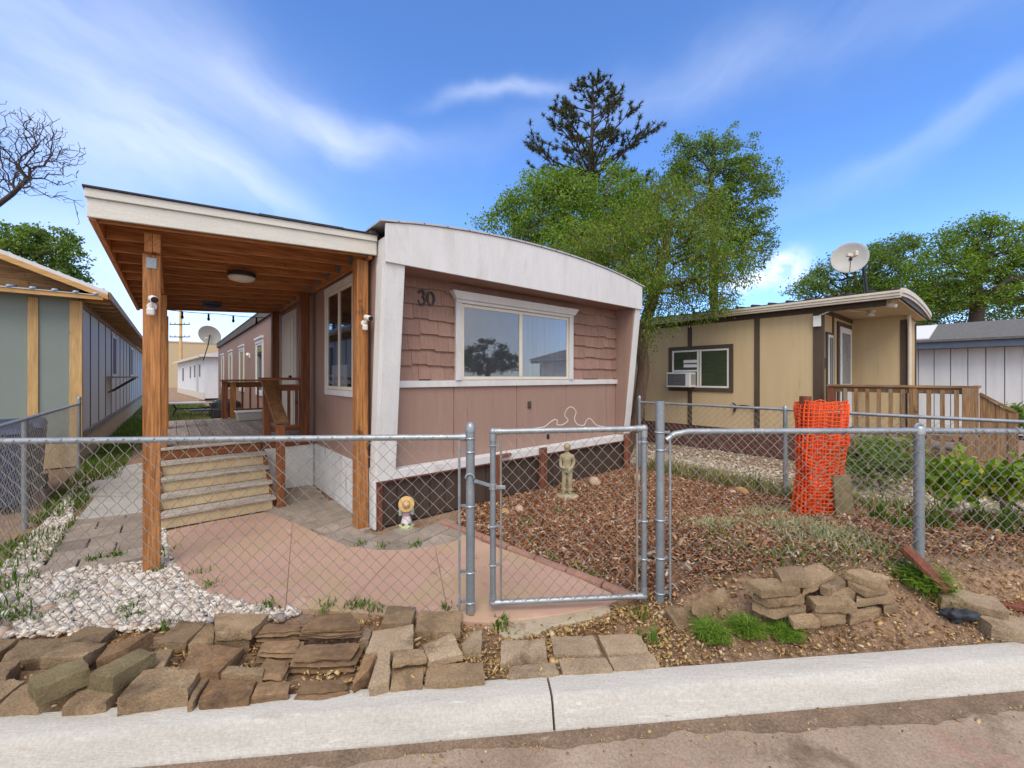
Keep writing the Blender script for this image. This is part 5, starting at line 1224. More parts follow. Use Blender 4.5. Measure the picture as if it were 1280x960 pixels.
def laid(org,sc,q,z,th,label,group,mat='block',name='wall_block',cat='block',layers=0,Y=None,dz=0.0):
    """block surveyed by its top corners (front left, front right, back right, back left)"""
    bseed[0]+=1
    px=[(org[0]+a*sc,org[1]+b*sc) for a,b in q]
    if Y is not None:
        z0=EYE-(px[0][1]-HZ)*Y/F; zs=(z0,z0,z0+dz,z0+dz)
    else: zs=(z,z,z+dz,z+dz) if not isinstance(z,tuple) else z
    c=[G(a,b,zz_) for (a,b),zz_ in zip(px,zs)]
    ctr=(c[0]+c[1]+c[2]+c[3])/4; ctr.z-=th/2
    o=quad_block(c,th,bseed[0],nz=5 if not layers else 9,layers=layers).build(name,MT[mat],smooth=True,off=tuple(ctr)); o.location=ctr
    return tag(o,label,cat,group)
GP='loose wall blocks heaped between fence and kerb'
c1,c2,c3,c4_,c5,c6=((0,770),1/6.4),((160,750),1/6.4),((330,740),150/1108),((430,740),1/6.4),((610,740),230/1280),((820,690),.25)
HEAP=[
(c1,[(-70,340),(-5,290),(150,185),(0,172)],.045,.08,'half seen flat block at the left photo edge, back row of the heap'),
(c1,[(0,352),(335,335),(560,172),(165,188)],.045,.08,'long flat brown slab in the back row near the left photo edge'),
(c1,[(480,205),(795,206),(928,92),(690,76)],.06,.08,'flat slab in the back row just left of the rust streaked leaning one'),
(c1,[(310,335),(662,322),(862,212),(480,205)],(.10,.11,.10,.09),.07,'flat tan slab lying across the heap above the mossy block'),
(c1,[(275,592),(722,415),(660,322),(205,485)],(.14,.16,.16,.14),.09,'most moss covered block, tilted on top of the left heap','mossblock'),
(c1,[(690,462),(905,492),(1252,285),(1120,250)],(.13,.13,.14,.14),.085,'dark greenish loaf shaped block lying right of the mossy one','mossblock'),
(c1,[(770,345),(1010,262),(1235,105),(870,225)],(.08,.09,.10,.10),.08,'rust streaked slab leaning towards the gravel','rustblock'),
(c1,[(-80,505),(38,490),(175,345),(0,368)],.075,.09,'small grey block at the left edge in the middle of the heap'),
(c1,[(-80,672),(0,672),(205,510),(0,497)],.055,.08,'block cut by the left photo edge in the front row'),
(c1,[(-20,712),(312,690),(655,545),(190,535)],.06,.10,'long low block in the front row below the mossy block'),
(c1,[(490,725),(842,690),(1092,460),(660,565)],.05,.09,'block low in the front row under the loaf shaped one'),
(c2,[(-95,790),(482,712),(618,498),(120,555)],.085,.085,'largest block of the heap, lying right of the loaf shaped block'),
(c2,[(195,535),(282,540),(366,385),(235,392)],.065,.08,'small greyish block tucked behind the largest block'),
(c2,[(212,338),(466,336),(622,180),(420,160)],.055,.08,'clean tan block of the back row next to the green weeds'),
(c2,[(472,352),(690,332),(692,180),(630,182)],.045,.08,'small block touching the raised thick block on its left'),
(c2,[(690,338),(965,322),(1030,240),(700,250)],.055,.09,'lower block carrying the raised thick block'),
(c2,[(700,258),(992,246),(1128,110),(690,102)],.115,.055,'thick raised block on top of the back row, dark front face'),
(c2,[(400,560),(725,578),(928,374),(545,350)],.085,.07,'wide brown block sloping toward the heap middle','rustblock'),
(c2,[(470,812),(515,812),(652,612),(605,590)],.05,.08,'narrow edge of a block wedged right of the largest block'),
(c2,[(555,812),(972,776),(1036,640),(655,632)],.045,.09,'flat block with pale grit strewn on it, by the kerb','rustblock'),
(c2,[(738,588),(1072,602),(1105,545),(785,515)],.07,.07,'narrow brown block behind the grit strewn one'),
(c2,[(980,776),(1285,745),(1290,640),(1045,650)],.035,.08,'dark split block sunk by the kerb left of the rough one','flag'),
(c4_,[(298,252),(545,242),(580,110),(345,110)],.065,.08,'upright looking small block of the back row left of the fence post'),
(c4_,[(565,312),(930,322),(946,146),(600,146)],.055,.085,'stained block of the back row beside the fence post'),
(c4_,[(165,490),(556,455),(556,252),(235,312)],.09,.06,'broad dusty block in the middle right of the heap','paleblock'),
(c4_,[(50,768),(190,632),(258,500),(168,488)],(.045,.09,.12,.12),.08,'reddish block leaning steeply over the kerb','rustblock'),
(c4_,[(190,765),(362,716),(372,462),(285,430)],(.05,.06,.115,.115),.07,'narrow pale block leaning beside the reddish one','paleblock'),
(c4_,[(384,562),(662,522),(642,446),(400,480)],.10,.035,'small oblong block sitting on a lower block'),
(c4_,[(675,560),(955,490),(866,316),(630,420)],(.075,.085,.12,.10),.05,'speckled square block propped at a tilt near the gate steps','paleblock'),
(c4_,[(932,458),(1102,458),(1106,300),(1000,330)],.05,.09,'little block at the right end of the heap beside gravel','paleblock'),
(c4_,[(370,747),(632,727),(640,580),(375,592)],.035,.09,'plain block by the kerb under the oblong one'),
(c4_,[(645,727),(1126,697),(1112,560),(665,566)],.035,.09,'long plain block by the kerb at the right end of the heap'),
(c4_,[(118,382),(200,376),(228,300),(150,290)],.06,.08,'small pale block between the capping flagstone and the broad dusty block','paleblock'),
]
for e in HEAP:
    (org,sc),q,z,th,label=e[:5]; laid(org,sc,q,z,th,label,GP,e[5] if len(e)>5 else 'block')
GF='layered flagstones in the middle of the heap'
for q,z,th,lay,label in (
 ([(335,347),(892,316),(800,190),(500,205)],.125,.03,0,'flat flagstone capping the layered stone stack'),
 ([(345,395),(880,372),(860,290),(420,300)],.092,.03,3,'dark layered flagstone right under the capping flagstone'),
 ([(-60,385),(332,360),(340,290),(0,300)],.085,.08,5,'rough layered stone left of the capping flagstone'),
 ([(262,625),(810,612),(890,470),(330,480)],.075,.10,6,'big flaky brown flagstone in the middle of the heap'),
 ([(-70,770),(165,785),(215,640),(20,610)],.055,.09,4,'crumbling earth coloured stone left of the big flaky flagstone'),
 ([(-40,560),(300,560),(340,440),(0,450)],.07,.09,5,'dark crumbly stone under the rough layered one'),
 ([(300,930),(775,882),(722,806),(380,808)],.035,.09,4,'flaky flagstone with yellow leaves along its upper edge, by the kerb')):
    laid(c3[0],c3[1],q,z,th,label,GF,'flag','flagstone','stone',lay)
GS='flat blocks laid as steps between gate and kerb'
for q,z,label in (([(85,490),(412,470),(402,325),(90,335)],.035,'step block nearest the heap, upper row'),([(135,592),(497,562),(470,482),(150,515)],.02,'step block nearest the heap, lower row by the kerb'),([(455,432),(787,430),(737,300),(435,305)],.025,'middle step block of the upper row below the gate'),([(522,562),(872,542),(822,450),(490,460)],.018,'middle step block of the lower row by the kerb'),([(825,432),(1122,416),(1062,290),(760,295)],.025,'right hand step block of the upper row'),([(882,537),(1208,512),(1142,425),(830,450)],.018,'right hand step block of the lower row by the kerb')):
    laid(c5[0],c5[1],q,z,.09,label,GS,'paleblock','step_block')
GR='wall blocks stacked on the bank right of the gate'
for q,Y,dz,th,label in (
 ([(120,395),(216,345),(165,262),(48,285)],2.50,.05,.06,'lone tan block left of the green weeds, closest to the gate post'),
 ([(232,287),(406,232),(340,170),(178,250)],2.58,.06,.07,'tilted block resting behind the lone tan block'),
 ([(345,310),(456,258),(440,225),(310,298)],2.60,.02,.06,'small pale block tucked under the tilted one'),
 ([(590,297),(752,266),(700,240),(475,245)],2.47,.03,.055,'bottom block of the left hand stack'),
 ([(565,240),(747,220),(700,180),(482,200)],2.46,.02,.052,'second block from the bottom in the left hand stack'),
 ([(530,192),(722,177),(590,124),(440,135)],2.45,.03,.052,'top block of the left hand stack with a sloping face'),
 ([(630,140),(777,136),(730,65),(585,75)],2.50,.02,.055,'dark topped left block lying across the two stacks'),
 ([(732,182),(902,110),(815,50),(740,72)],2.52,.03,.05,'tilted leaf strewn block at the very top of the stacks'),
 ([(862,187),(962,140),(920,113),(820,168)],2.56,.01,.055,'small block right behind the tilted top block'),
 ([(878,217),(1002,202),(960,172),(870,190)],2.57,.01,.05,'pale rounded block under the small block of the middle stack'),
 ([(800,262),(1008,262),(962,215),(752,215)],2.50,.02,.055,'wide block in the middle stack with leaves on top'),
 ([(835,332),(952,312),(900,290),(780,295)],2.48,.02,.055,'bottom block of the middle stack, half sunk in soil'),
 ([(690,347),(822,342),(780,300),(660,310)],2.44,.02,.05,'rounded dusty block lying at the foot of the left stack'),
 ([(1095,152),(1172,122),(1010,75),(946,98)],2.58,.03,.05,'dark top block of the right hand stack'),
 ([(1050,196),(1157,176),(1100,150),(962,148)],2.57,.02,.045,'second block from the top in the right hand stack'),
 ([(1000,240),(1197,216),(1180,190),(1000,205)],2.57,.01,.05,'third block from the top in the right hand stack'),
 ([(975,322),(1142,277),(1090,262),(950,300)],2.53,.01,.06,'bottom block of the right hand stack, grey edge'),
 ([(1140,277),(1217,265),(1200,245),(1130,255)],2.60,.01,.05,'smallest broken block at the right end of the stacks')):
    laid(c6[0],c6[1],q,0,th,label,GR,'midblock',Y=Y,dz=dz)
for px,py,Y,L,Wd,Hh,yaw,tx,ty,label in (
 (1212,747,2.66,.34,.17,.08,-22,6,4,'long dusty block at the end of the leaning board'),
 (1264,778,2.52,.28,.19,.10,-18,4,4,'thick block cut by the right photo edge')):
    stone(px,py,Y,L,Wd,Hh,yaw,label,GR,tx,ty,'paleblock')
# boards and rag on the bank
a,b=D(1130,684,2.86),D(1186,738,2.66)
o=MB().beam(a-Vector((0,0,.0)),b,0.03,0.10,(0.2,0.6,0.4)).build('wooden_board',MT['redwood'],off=tuple((a+b)/2),bevel=0.004); o.location=(a+b)/2; tag(o,'short red brown board leaning down the bank beside the fence corner post','board')
a,b=D(1226,749,2.80),D(1330,768,2.62)
o=MB().beam(a,b,0.10,0.03).build('wooden_board',MT['redwood'],off=tuple((a+b)/2),bevel=0.004); o.location=(a+b)/2; tag(o,'thin board lying flat on the soil at the right photo edge','board')
c=G(1198,771); m=MB(); m.ball((0,0,0.02),(0.10,0.06,0.035),40,24)
for i,p in enumerate(m.v): 
    p=Vector(p); n_=abs(mnoise.noise(p*16))*0.07-0.02+abs(mnoise.noise(p*42))*0.03; m.v[i]=tuple(p+p.normalized()*n_)
o=m.build('crumpled_rag',M('dark slate plastic',(0.045,0.053,0.068),(0.03,0.036,0.047),rough=0.6,bump=0.3),smooth='all'); o.location=c; tag(o,'crumpled dark blue plastic rag on the bank','rag')
# rocks in the bark bed
GK='small rocks in the bark bed'
for px,py,r,mt,label in ((650,640,(.07,.05,.045),'pale','pale pointed rock in the bark left of the statue'),(632,641,(.10,.05,.03),'rust','flat rusty rock by the gate side of the bark bed'),(743,607,(.10,.07,.07),'pale','rounded pinkish rock right of the statue'),(796,604,(.07,.05,.10),'pale','upright pale rock beside the gate hinge post'),(926,617,(.11,.05,.05),'rust','orange tan rock in front of the dry grass'),(915,617,(.05,.04,.03),'pale','little pale stone left of the orange tan rock')):
    p=G(px,py); s=px
    m=MB(); m.ball((0,0,0),r,16,10)
    for i,q in enumerate(m.v):
        q=Vector(q); k=mnoise.noise(q*9+Vector((s,0,0)))*0.35+mnoise.noise(q*30+Vector((0,s,0)))*0.1; m.v[i]=tuple(q*(1+k))
    if mt+'rock' not in MT: MT[mt+'rock']=M(mt+' rock',(0.52,0.40,0.31) if mt=='pale' else (0.50,0.31,0.14),(0.40,0.29,0.22) if mt=='pale' else (0.36,0.2,0.09),scale=9,rough=0.9,bump=0.5,bscale=40)
    o=m.build('garden_rock',MT[mt+'rock'],smooth='all'); o.location=p+Vector((0,0,r[2]*0.6)); o.rotation_euler=(0,0,s%3); tag(o,label,'rock',GK)
# ------------------------------------------------------------------ garden statue (cast stone youth)
def skin(name,chain_,mat,parent,sub=2,off=(0,0,0)):
    """one continuous body from a jointed skeleton: list of (name, pos, rx, ry, parent index)"""
    me=bpy.data.meshes.new(name)
    vs=[Vector(c[0])-Vector(off) for c in chain_]; es=[(c[2],i) for i,c in enumerate(chain_) if c[2]>=0]
    me.from_pydata(vs,es,[]); o=bpy.data.objects.new(name,me); COL.objects.link(o)
    md=o.modifiers.new('skin','SKIN'); md.use_smooth_shade=True
    if not me.skin_vertices:
        import bmesh as _b
        bm=_b.new(); bm.from_mesh(me); bm.verts.layers.skin.verify(); bm.to_mesh(me); bm.free()
    for i,c in enumerate(chain_):
        sv_=me.skin_vertices[0].data[i]; sv_.radius=c[1] if hasattr(c[1],'__len__') else (c[1],c[1]); sv_.use_root=(i==0)
    sd=o.modifiers.new('sub','SUBSURF'); sd.levels=sub; sd.render_levels=sub
    me.materials.append(mat); o.parent=parent
    return o
sp_=G(709,622); sh=0.70; s_=sh/1.62
stt=thing('garden_statue','mossy cast stone statue of a standing youth in a cap on a round base','statue',sp_,R(-18))
m=MB(); m.lathe([(0,-0.02),(0.155,-0.02),(0.165,0.0),(0.15,0.03),(0.12,0.045),(0.06,0.055),(0,0.056)],n=24)
for i,q in enumerate(m.v): 
    q=Vector(q); k=1+0.09*mnoise.noise(q*11); m.v[i]=(q.x*k,q.y*k*0.85,q.z)
m.build('base',MT['statue'],stt,smooth=True)
z0=0.05
def J(x,y,z,r,p): return ((x,y,z0+z),r,p)
body=[J(0,0,0.335,(.062,.050),-1),J(0,0.004,0.40,(.058,.046),0),J(0,0.002,0.46,(.066,.050),1),J(0,0,0.515,(.058,.044),2),J(0,-0.002,0.545,(.024,.024),3),J(0,-0.006,0.565,(.026,.028),4),
 J(-0.036,0,0.31,(.038,.042),0),J(-0.04,-0.004,0.19,(.033,.036),6),J(-0.043,0.0,0.06,(.030,.032),7),J(-0.045,0.0,0.025,(.026,.028),8),J(-0.052,-0.05,0.012,(.020,.014),9),
 J(0.036,0,0.31,(.038,.042),0),J(0.036,-0.012,0.19,(.033,.036),11),J(0.036,0.0,0.06,(.030,.032),12),J(0.037,0.0,0.025,(.026,.028),13),J(0.045,-0.052,0.012,(.020,.014),14),
 J(-0.072,0.0,0.50,(.027,.028),3),J(-0.088,0.01,0.425,(.024,.025),16),J(-0.08,-0.03,0.355,(.021,.022),17),J(-0.03,-0.066,0.352,(.017,.018),18),J(-0.008,-0.07,0.354,(.012,.014),19),
 J(0.072,0.0,0.50,(.027,.028),3),J(0.088,0.01,0.42,(.024,.025),21),J(0.075,-0.035,0.37,(.021,.022),22),J(0.04,-0.062,0.335,(.017,.018),23),J(0.034,-0.066,0.30,(.012,.014),24)]
skin('body',body,MT['statue'],stt)
# jacket hem, trouser turn ups, hands with fingers
m=MB(); m.lathe([(0.050,0.0),(0.072,0.002),(0.074,0.035),(0.066,0.07),(0.05,0.085)],(0,0.002,z0+0.29),20,Matrix.Diagonal((1,0.8,1))); m.build('jacket_hem',MT['statue'],stt,smooth=True)
m=MB()
for x in (-0.043,0.036): m.lathe([(0.030,0),(0.038,0.003),(0.037,0.03),(0.031,0.034)],(x,0.0,z0+0.045),14)
m.build('trouser_cuff',MT['statue'],stt,smooth=True)
for hx,hy,hz,dx,dz_ in ((-0.004,-0.07,0.354,1,0),(0.034,-0.067,0.296,-0.2,-1)):
    m=MB()
    for k in range(4):
        o=Vector((hx,hy-0.004,z0+hz+(0.012-0.008*k if dz_==0 else 0)))+Vector((0 if dz_==0 else 0.010-0.007*k,0,0)); l_=(0.024,0.028,0.026,0.02)[k]
        m.tube([o,o+Vector((dx*l_*.6,-0.002,dz_*l_*.6)),o+Vector((dx*l_,0.008,dz_*l_))],[.0042,.004,.003],6)
    o=Vector((hx,hy-.004,z0+hz+.012)); m.tube([o,o+Vector((0.010,-0.006,0.012 if dz_==0 else -0.004))],[.005,.0035],6)
    m.build('fingers',MT['statue'],stt,smooth=True)
hc=Vector((0,-0.010,z0+0.607)); m=MB(); m.ball(hc,(0.036,0.042,0.048),18,14)
for i,q in enumerate(m.v):
    q=Vector(q)-hc
    if q.z<0 and q.y<0: q.x*=1+0.25*q.z/0.05; 
    if q.y<-0.02 and abs(q.x)<0.010 and -0.02<q.z<0.010: q.y-=0.010
    if q.y<-0.02 and 0.008<abs(q.x)<0.022 and 0.0<q.z<0.014: q.y+=0.006
    m.v[i]=tuple(q+hc)
for x in (-.037,.037): m.ball(hc+Vector((x,0.004,0.0)),(.006,.010,.013),8,6)
m.tube([hc+Vector((-0.012,-0.038,-0.022)),hc+Vector((0,-0.043,-0.024)),hc+Vector((0.012,-0.038,-0.022))],.0035,6)
m.build('head',MT['statue'],stt,smooth='all')
m=MB(); m.lathe([(0.0405,0.0),(0.044,0.012),(0.044,0.03),(0.034,0.048),(0.015,0.056),(0,0.057)],hc+Vector((0,0.004,0.006)),18,Matrix.Diagonal((1,1.12,1)))
m.prism([(-0.03,-0.036),(-0.022,-0.066),(0,-0.074),(0.022,-0.066),(0.03,-0.036)],hc.z+0.010,hc.z+0.016)
m.build('cap',MT['statue'],stt,smooth=True)
# ------------------------------------------------------------------ small painted figurine with straw hat
gp_=G(508,661); gn=thing('garden_figurine','small painted garden figurine hidden under a round straw hat','figurine',gp_,R(14))
mk=lambda n,c,**k: M(n,c,tuple(x*.8 for x in c),scale=20,rough=0.5,bump=0.15,**k)
m=MB(); m.lathe([(0,-0.01),(0.075,-0.01),(0.08,0.01),(0.072,0.035),(0.055,0.055),(0.03,0.06),(0,0.06)],n=20); m.build('base',mk('mint glaze',(0.42,0.50,0.30)),gn,smooth=True)
m=MB()
for k in range(9): m.ball((0.068*math.cos(k*.7+.2),0.068*math.sin(k*.7+.2),0.03+0.006*(k%3)),0.016,8,6)
m.build('base_flowers',mk('yellow glaze',(0.62,0.56,0.22)),gn,smooth='all')
m=MB(); m.lathe([(0.0,0.05),(0.05,0.05),(0.056,0.075),(0.044,0.115),(0.036,0.145),(0,0.15)],n=18); m.build('skirt',mk('white glaze',(0.74,0.70,0.74)),gn,smooth=True)
m=MB(); m.lathe([(0,0.14),(0.038,0.14),(0.046,0.165),(0.04,0.195),(0.02,0.21),(0,0.212)],n=16); m.build('bodice',mk('lilac glaze',(0.55,0.33,0.45)),gn,smooth=True)
for sx_ in (-1,1):
    m=MB(); m.tube([(sx_*0.035,-0.01,0.195),(sx_*0.062,-0.02,0.17),(sx_*0.06,-0.035,0.21),(sx_*0.045,-0.045,0.235)],[0.02,0.023,0.02,0.012],10); m.build('sleeve',mk('pale green glaze',(0.38,0.55,0.45)),gn,smooth=True)
    m=MB(); m.ball((sx_*0.03,-0.035,0.063),(0.02,0.026,0.014),10,6); m.build('shoe',MT['slate'],gn,smooth='all')
Mx=(Matrix.Rotation(R(80),3,'X'))
hz_=Vector((0,-0.055,0.275)); m=MB(); m.lathe([(0.0,-0.004),(0.078,-0.01),(0.082,-0.004),(0.078,0.004),(0.05,0.006),(0.034,0.008),(0.031,0.03),(0.02,0.038),(0,0.04)],hz_,26,Mx)
hat=m.build('straw_hat',M('straw',(0.66,0.47,0.20),(0.50,0.32,0.11),scale=30,rough=0.8,bump=0.6,bscale=90),gn,smooth=True)
m=MB(); m.tube([hz_+Mx@Vector((0.036*math.cos(k*math.pi/10),0.036*math.sin(k*math.pi/10),0.011)) for k in range(20)],0.005,6,closed=True); m.build('hat_band',mk('rust glaze',(0.45,0.22,0.1)),hat,smooth='all')
m=MB(); m.ball(hz_+Mx@Vector((0,0,0.045)),(0.016,0.016,0.016),10,8); m.build('hat_flower',mk('cream glaze',(0.72,0.60,0.46)),hat,smooth='all')
m=MB(); m.ball((0,-0.005,0.25),(0.038,0.036,0.042),14,10); m.build('head',mk('skin glaze',(0.6,0.38,0.27)),gn,smooth='all')
# ------------------------------------------------------------------ orange netting round timber posts
oc=G(1028,648); oc=Vector((3.36,4.42,0.03))
og=thing('barrier_netting','orange plastic safety netting wrapped round posts by the side fence','safety netting',oc)
GPp='timber posts wrapped in the orange netting'
hgt=1.29; rx_,ry_=0.222,0.15
q=MB(); nA=26; nH=34
def op(a,k):
    z=hgt*k/nH; w=1+0.05*math.sin(3*a+z*4)+0.09*mnoise.noise(Vector((a*2,z*3,0)))
    lean=-0.05*(1-z/hgt)
    return Vector((rx_*w*math.copysign(abs(math.cos(a))**0.75,math.cos(a))+lean,ry_*w*math.copysign(abs(math.sin(a))**0.75,math.sin(a)),z+0.035*mnoise.noise(Vector((a*2,z*5,2)))))
for k in range(nH+1):
    pts=[op(2*math.pi*i/nA,k) for i in range(nA)]
    r_=0.0105 if (k%11==0) else 0.0062
    for i in range(nA):
        a,b=pts[i],pts[(i+1)%nA]; q.beam(a,b,0.004,r_*1.5)
for i in range(nA):
    for k in range(0,nH): q.beam(op(2*math.pi*i/nA,k),op(2*math.pi*i/nA,k+1),0.004,0.010,(math.cos(2*math.pi*i/nA+1.57),math.sin(2*math.pi*i/nA+1.57),0))
q.build('netting',MT['orange'],og)
q=MB() # folded over double layer at the front left and upper band
for lay in (1.04,1.09):
  for k in range(0,nH+1):
    seg=range(12,20) if k<22 else range(11,25)
    if k>nH-2 and lay>1.05: continue
    for i in seg:
        a,b=op(2*math.pi*(i+.45*lay)/nA,k),op(2*math.pi*(i+1+.45*lay)/nA,k)
        o_=Vector((0,0,0.013*lay)); a=Vector((a.x*lay,a.y*lay,a.z))+o_; b=Vector((b.x*lay,b.y*lay,b.z))+o_
        q.beam(a,b,0.004,0.009)
        if k<nH:
            c=op(2*math.pi*(i+.45*lay)/nA,k+1); c=Vector((c.x*lay,c.y*lay,c.z))+o_; q.beam(a,c,0.004,0.010)
q.build('netting_fold',MT['orange'],og)
for x,y,h,r_,mt,label in ((-0.20,-0.02,1.36,0.055,'redwood','red brown timber post standing highest at the left inside the orange netting'),(0.14,0.03,0.95,0.075,'fencewood_z','shorter grey brown timber post inside the right of the orange netting')):
    m=MB(); m.tube([(0,0,-0.1),(0.01,0,h)],[r_*1.05,r_],12); o=m.build('timber_post',MT[mt],smooth=True); o.location=oc+Vector((x,y,0)); tag(o,label,'post',GPp)
bd=MB(); bd.box(-0.10,-0.012,0,0.10,0.012,0.52); o=bd.build('wooden_board',MT['mossblock'],bevel=0.004); o.location=oc+Vector((0.10,-0.20,0.02)); o.rotation_euler=(R(-6),0,R(4)); tag(o,'olive stained board propped at the foot of the orange netting','board')
# ------------------------------------------------------------------ bins, yard furniture
GB='dark blue wheeled bins behind the left side fence'
for (px,py,label) in ((10,655,'dark blue wheeled bin nearer the grey green house, behind the side fence'),(-40,690,'dark blue wheeled bin nearer the street, mostly cut off by the left photo edge')):
    p=W(-3.27,4.25 if px>0 else 3.5)
    b_=thing('wheeled_bin',label,'bin',(p.x,p.y,0),TH+0.1,GB)
    m=MB(); m.hexa([(-.24,-.27,.06),(.24,-.27,.06),(.24,.27,.06),(-.24,.27,.06),(-.29,-.34,.92),(.29,-.34,.92),(.29,.34,.92),(-.29,.34,.92)]); m.build('bin_body',MT['bin'],b_,bevel=0.03,seg=3)
    m=MB(); m.hexa([(-.30,-.36,.922),(.30,-.36,.922),(.30,.37,.922),(-.30,.37,.922),(-.27,-.30,1.0),(.27,-.30,1.0),(.27,.35,1.02),(-.27,.35,1.02)]); m.build('bin_lid',MT['bin'],b_,bevel=0.02,seg=2)
    m=MB(); m.cyl((-.26,.42,.95),(.26,.42,.95),.018,8); m.build('handle',MT['bin'],b_)
    for x in (-.27,.27):
        m=MB(); m.cyl((x-.025,.27,.11),(x+.025,.27,.11),.11,16); m.build('wheel',MT['black'],b_,smooth=True)
p=D(248,506,14.5); p=G(247,517,0.05)
tb_=thing('patio_table','low pale topped table on black legs in the back yard','table',(p.x,p.y,0),TH)
m=MB(); m.box(-.95,-.35,.50,.75,.35,.55); m.build('table_top',MT['whiteplastic'],tb_,bevel=.008)
for x in (-.7,.5):
    m=MB(); m.tube([(x-.1,-.3,0),(x,-.12,.28),(x-.1,-.3,.5)],.025,6); m.tube([(x-.1,.3,0),(x,.12,.28),(x-.1,.3,.5)],.025,6); m.tube([(x,-.12,.28),(x,.12,.28)],.02,6); m.build('leg',MT['black'],tb_)
m=MB(); m.tube([(-.7,0,.28),(.5,0,.28)],.02,6); m.build('stretcher',MT['black'],tb_)
p=G(262,520,0.0); ch=thing('lawn_chair','brown reclining lawn chair beside the low table','chair',(p.x,p.y,0),TH+R(-70))
m=MB(); m.hexa([(-.28,-.3,.38),(.28,-.3,.38),(.28,.25,.34),(-.28,.25,.34),(-.28,-.3,.42),(.28,-.3,.42),(.28,.25,.38),(-.28,.25,.38)]); m.build('seat',MT['barkgrey'],ch)
m=MB(); m.beam((0,.25,.36),(0,.75,1.25),.56,.04,(0,1,0)); m.build('backrest',MT['barkgrey'],ch)
for x in (-.28,.28):
    m=MB(); m.tube([(x,-.3,0),(x,.1,.40),(x,.3,.6),(x,-.25,.62)],.016,6); m.build('arm_frame',MT['black'],ch)
    m=MB(); m.tube([(x,.35,0),(x,-.2,.42)],.016,6); m.build('leg',MT['black'],ch)
p=W(-0.62,7.9); gr=thing('barbecue_grill','dark barbecue grill with side shelf behind the far porch railing','grill',(p.x,p.y,0),TH)
m=MB(); m.box(-.3,-.22,.62,.3,.22,.85); m.build('firebox',MT['dmetal'],gr,bevel=.03,seg=2)
m=MB(); m.lathe([(0.24,0),(0.22,.12),(.12,.2),(0,.21)],(0,0,.852),16,Matrix.Diagonal((1.3,1,1))); m.build('hood',MT['black'],gr,smooth=True)
m=MB(); m.box(-.72,-.2,.80,-.31,.2,.83); m.build('side_shelf',MT['dmetal'],gr)
for x in (-.27,.27):
    for y in (-.18,.18):
        m=MB(); m.box(x-.02,y-.02,0,x+.02,y+.02,.62); m.build('leg',MT['dmetal'],gr)
m=MB(); m.box(-.28,-.2,.2,.28,.2,.23); m.build('lower_shelf',MT['dmetal'],gr)
p=W(-0.45,5.4); tot_=thing('storage_tote','pale plastic storage tote on the porch deck','tote',(p.x,p.y,.741),TH)
m=MB(); m.hexa([(-.2,-.14,0),(.2,-.14,0),(.2,.14,0),(-.2,.14,0),(-.23,-.17,.16),(.23,-.17,.16),(.23,.17,.16),(-.23,.17,.16)]); m.build('tub',MT['dish'],tot_,bevel=.01)
m=MB(); m.box(-.25,-.19,.161,.25,.19,.185); m.build('lid',MT['whiteplastic'],tot_,bevel=.008)
# conical garden lamp by the tan house fence
p=W(5.0,0.5); sl_=thing('solar_lamp','white cone topped garden stake lamp by the fence corner','garden lamp',(p.x,p.y,0))
m=MB(); m.cyl((0,0,0),(0,0,1.2),.012,6); m.build('stake',MT['black'],sl_)
m=MB(); m.lathe([(0,1.2),(.06,1.2),(.055,1.24),(.03,1.34),(.006,1.44),(0,1.45)],n=12); m.build('lamp_cone',MT['whiteplastic'],sl_,smooth=True)
# ------------------------------------------------------------------ trees
def ell_points(ells,n,rng,shell=0.45):
    """points in a union of ellipsoids (centre, radii), denser to the outside"""
    w=np.array([e[1][0]*e[1][1]*e[1][2] for e in ells])**0.8; w/=w.sum(); out=[]
    ix=rng.choice(len(ells),n,p=w)
    d=rng.normal(size=(n,3)); d/=np.linalg.norm(d,axis=1)[:,None]
    r=rng.random(n)**(1/3); r=shell*r**0.4+(1-shell)*r
    c=np.array([ells[i][0] for i in ix],float); rr=np.array([ells[i][1] for i in ix],float)
    return c+d*rr*r[:,None]
def grow(root,tips,step=0.25,droop=0.0,wob=0.08,rng=None,bias=1.5):
    """branches: every tip joins the nearest earlier node, nodes near the trunk first; returns nodes, parents"""
    nodes=[np.array(p,float) for p in root]; par=[-1]+list(range(len(root)-1))
    depth=[i*0.3 for i in range(len(root))]
    base=nodes[-1]; order=np.argsort(np.linalg.norm(tips-base,axis=1))
    N=np.array(nodes); Dp=np.array(depth); lo=min(3,len(root)-1)
    for k in order:
        t_=tips[k]; dd=np.linalg.norm(N-t_,axis=1); cost=dd+0.22*Dp*bias+np.where(N[:,2]>t_[2]+0.2,0.5*(N[:,2]-t_[2])*0.6,0); cost[:lo]+=5
        j=int(np.argmin(cost)); a=N[j]; L=dd[j]; m=max(1,int(L/step)); prev=j; new=[];nd=[]
        for i in range(1,m+1):
            f=i/m; p=a+(t_-a)*f
            if i<m: p=p+rng.normal(size=3)*wob*L*0.35; p[2]+=0.10*L*math.sin(math.pi*f)*(1 if droop<=0 else -droop)
            new.append(p); nd.append(Dp[j]+L*f); par.append(prev); prev=len(N)+len(new)-1
        N=np.vstack([N,np.array(new)]); Dp=np.concatenate([Dp,nd])
    return N,par
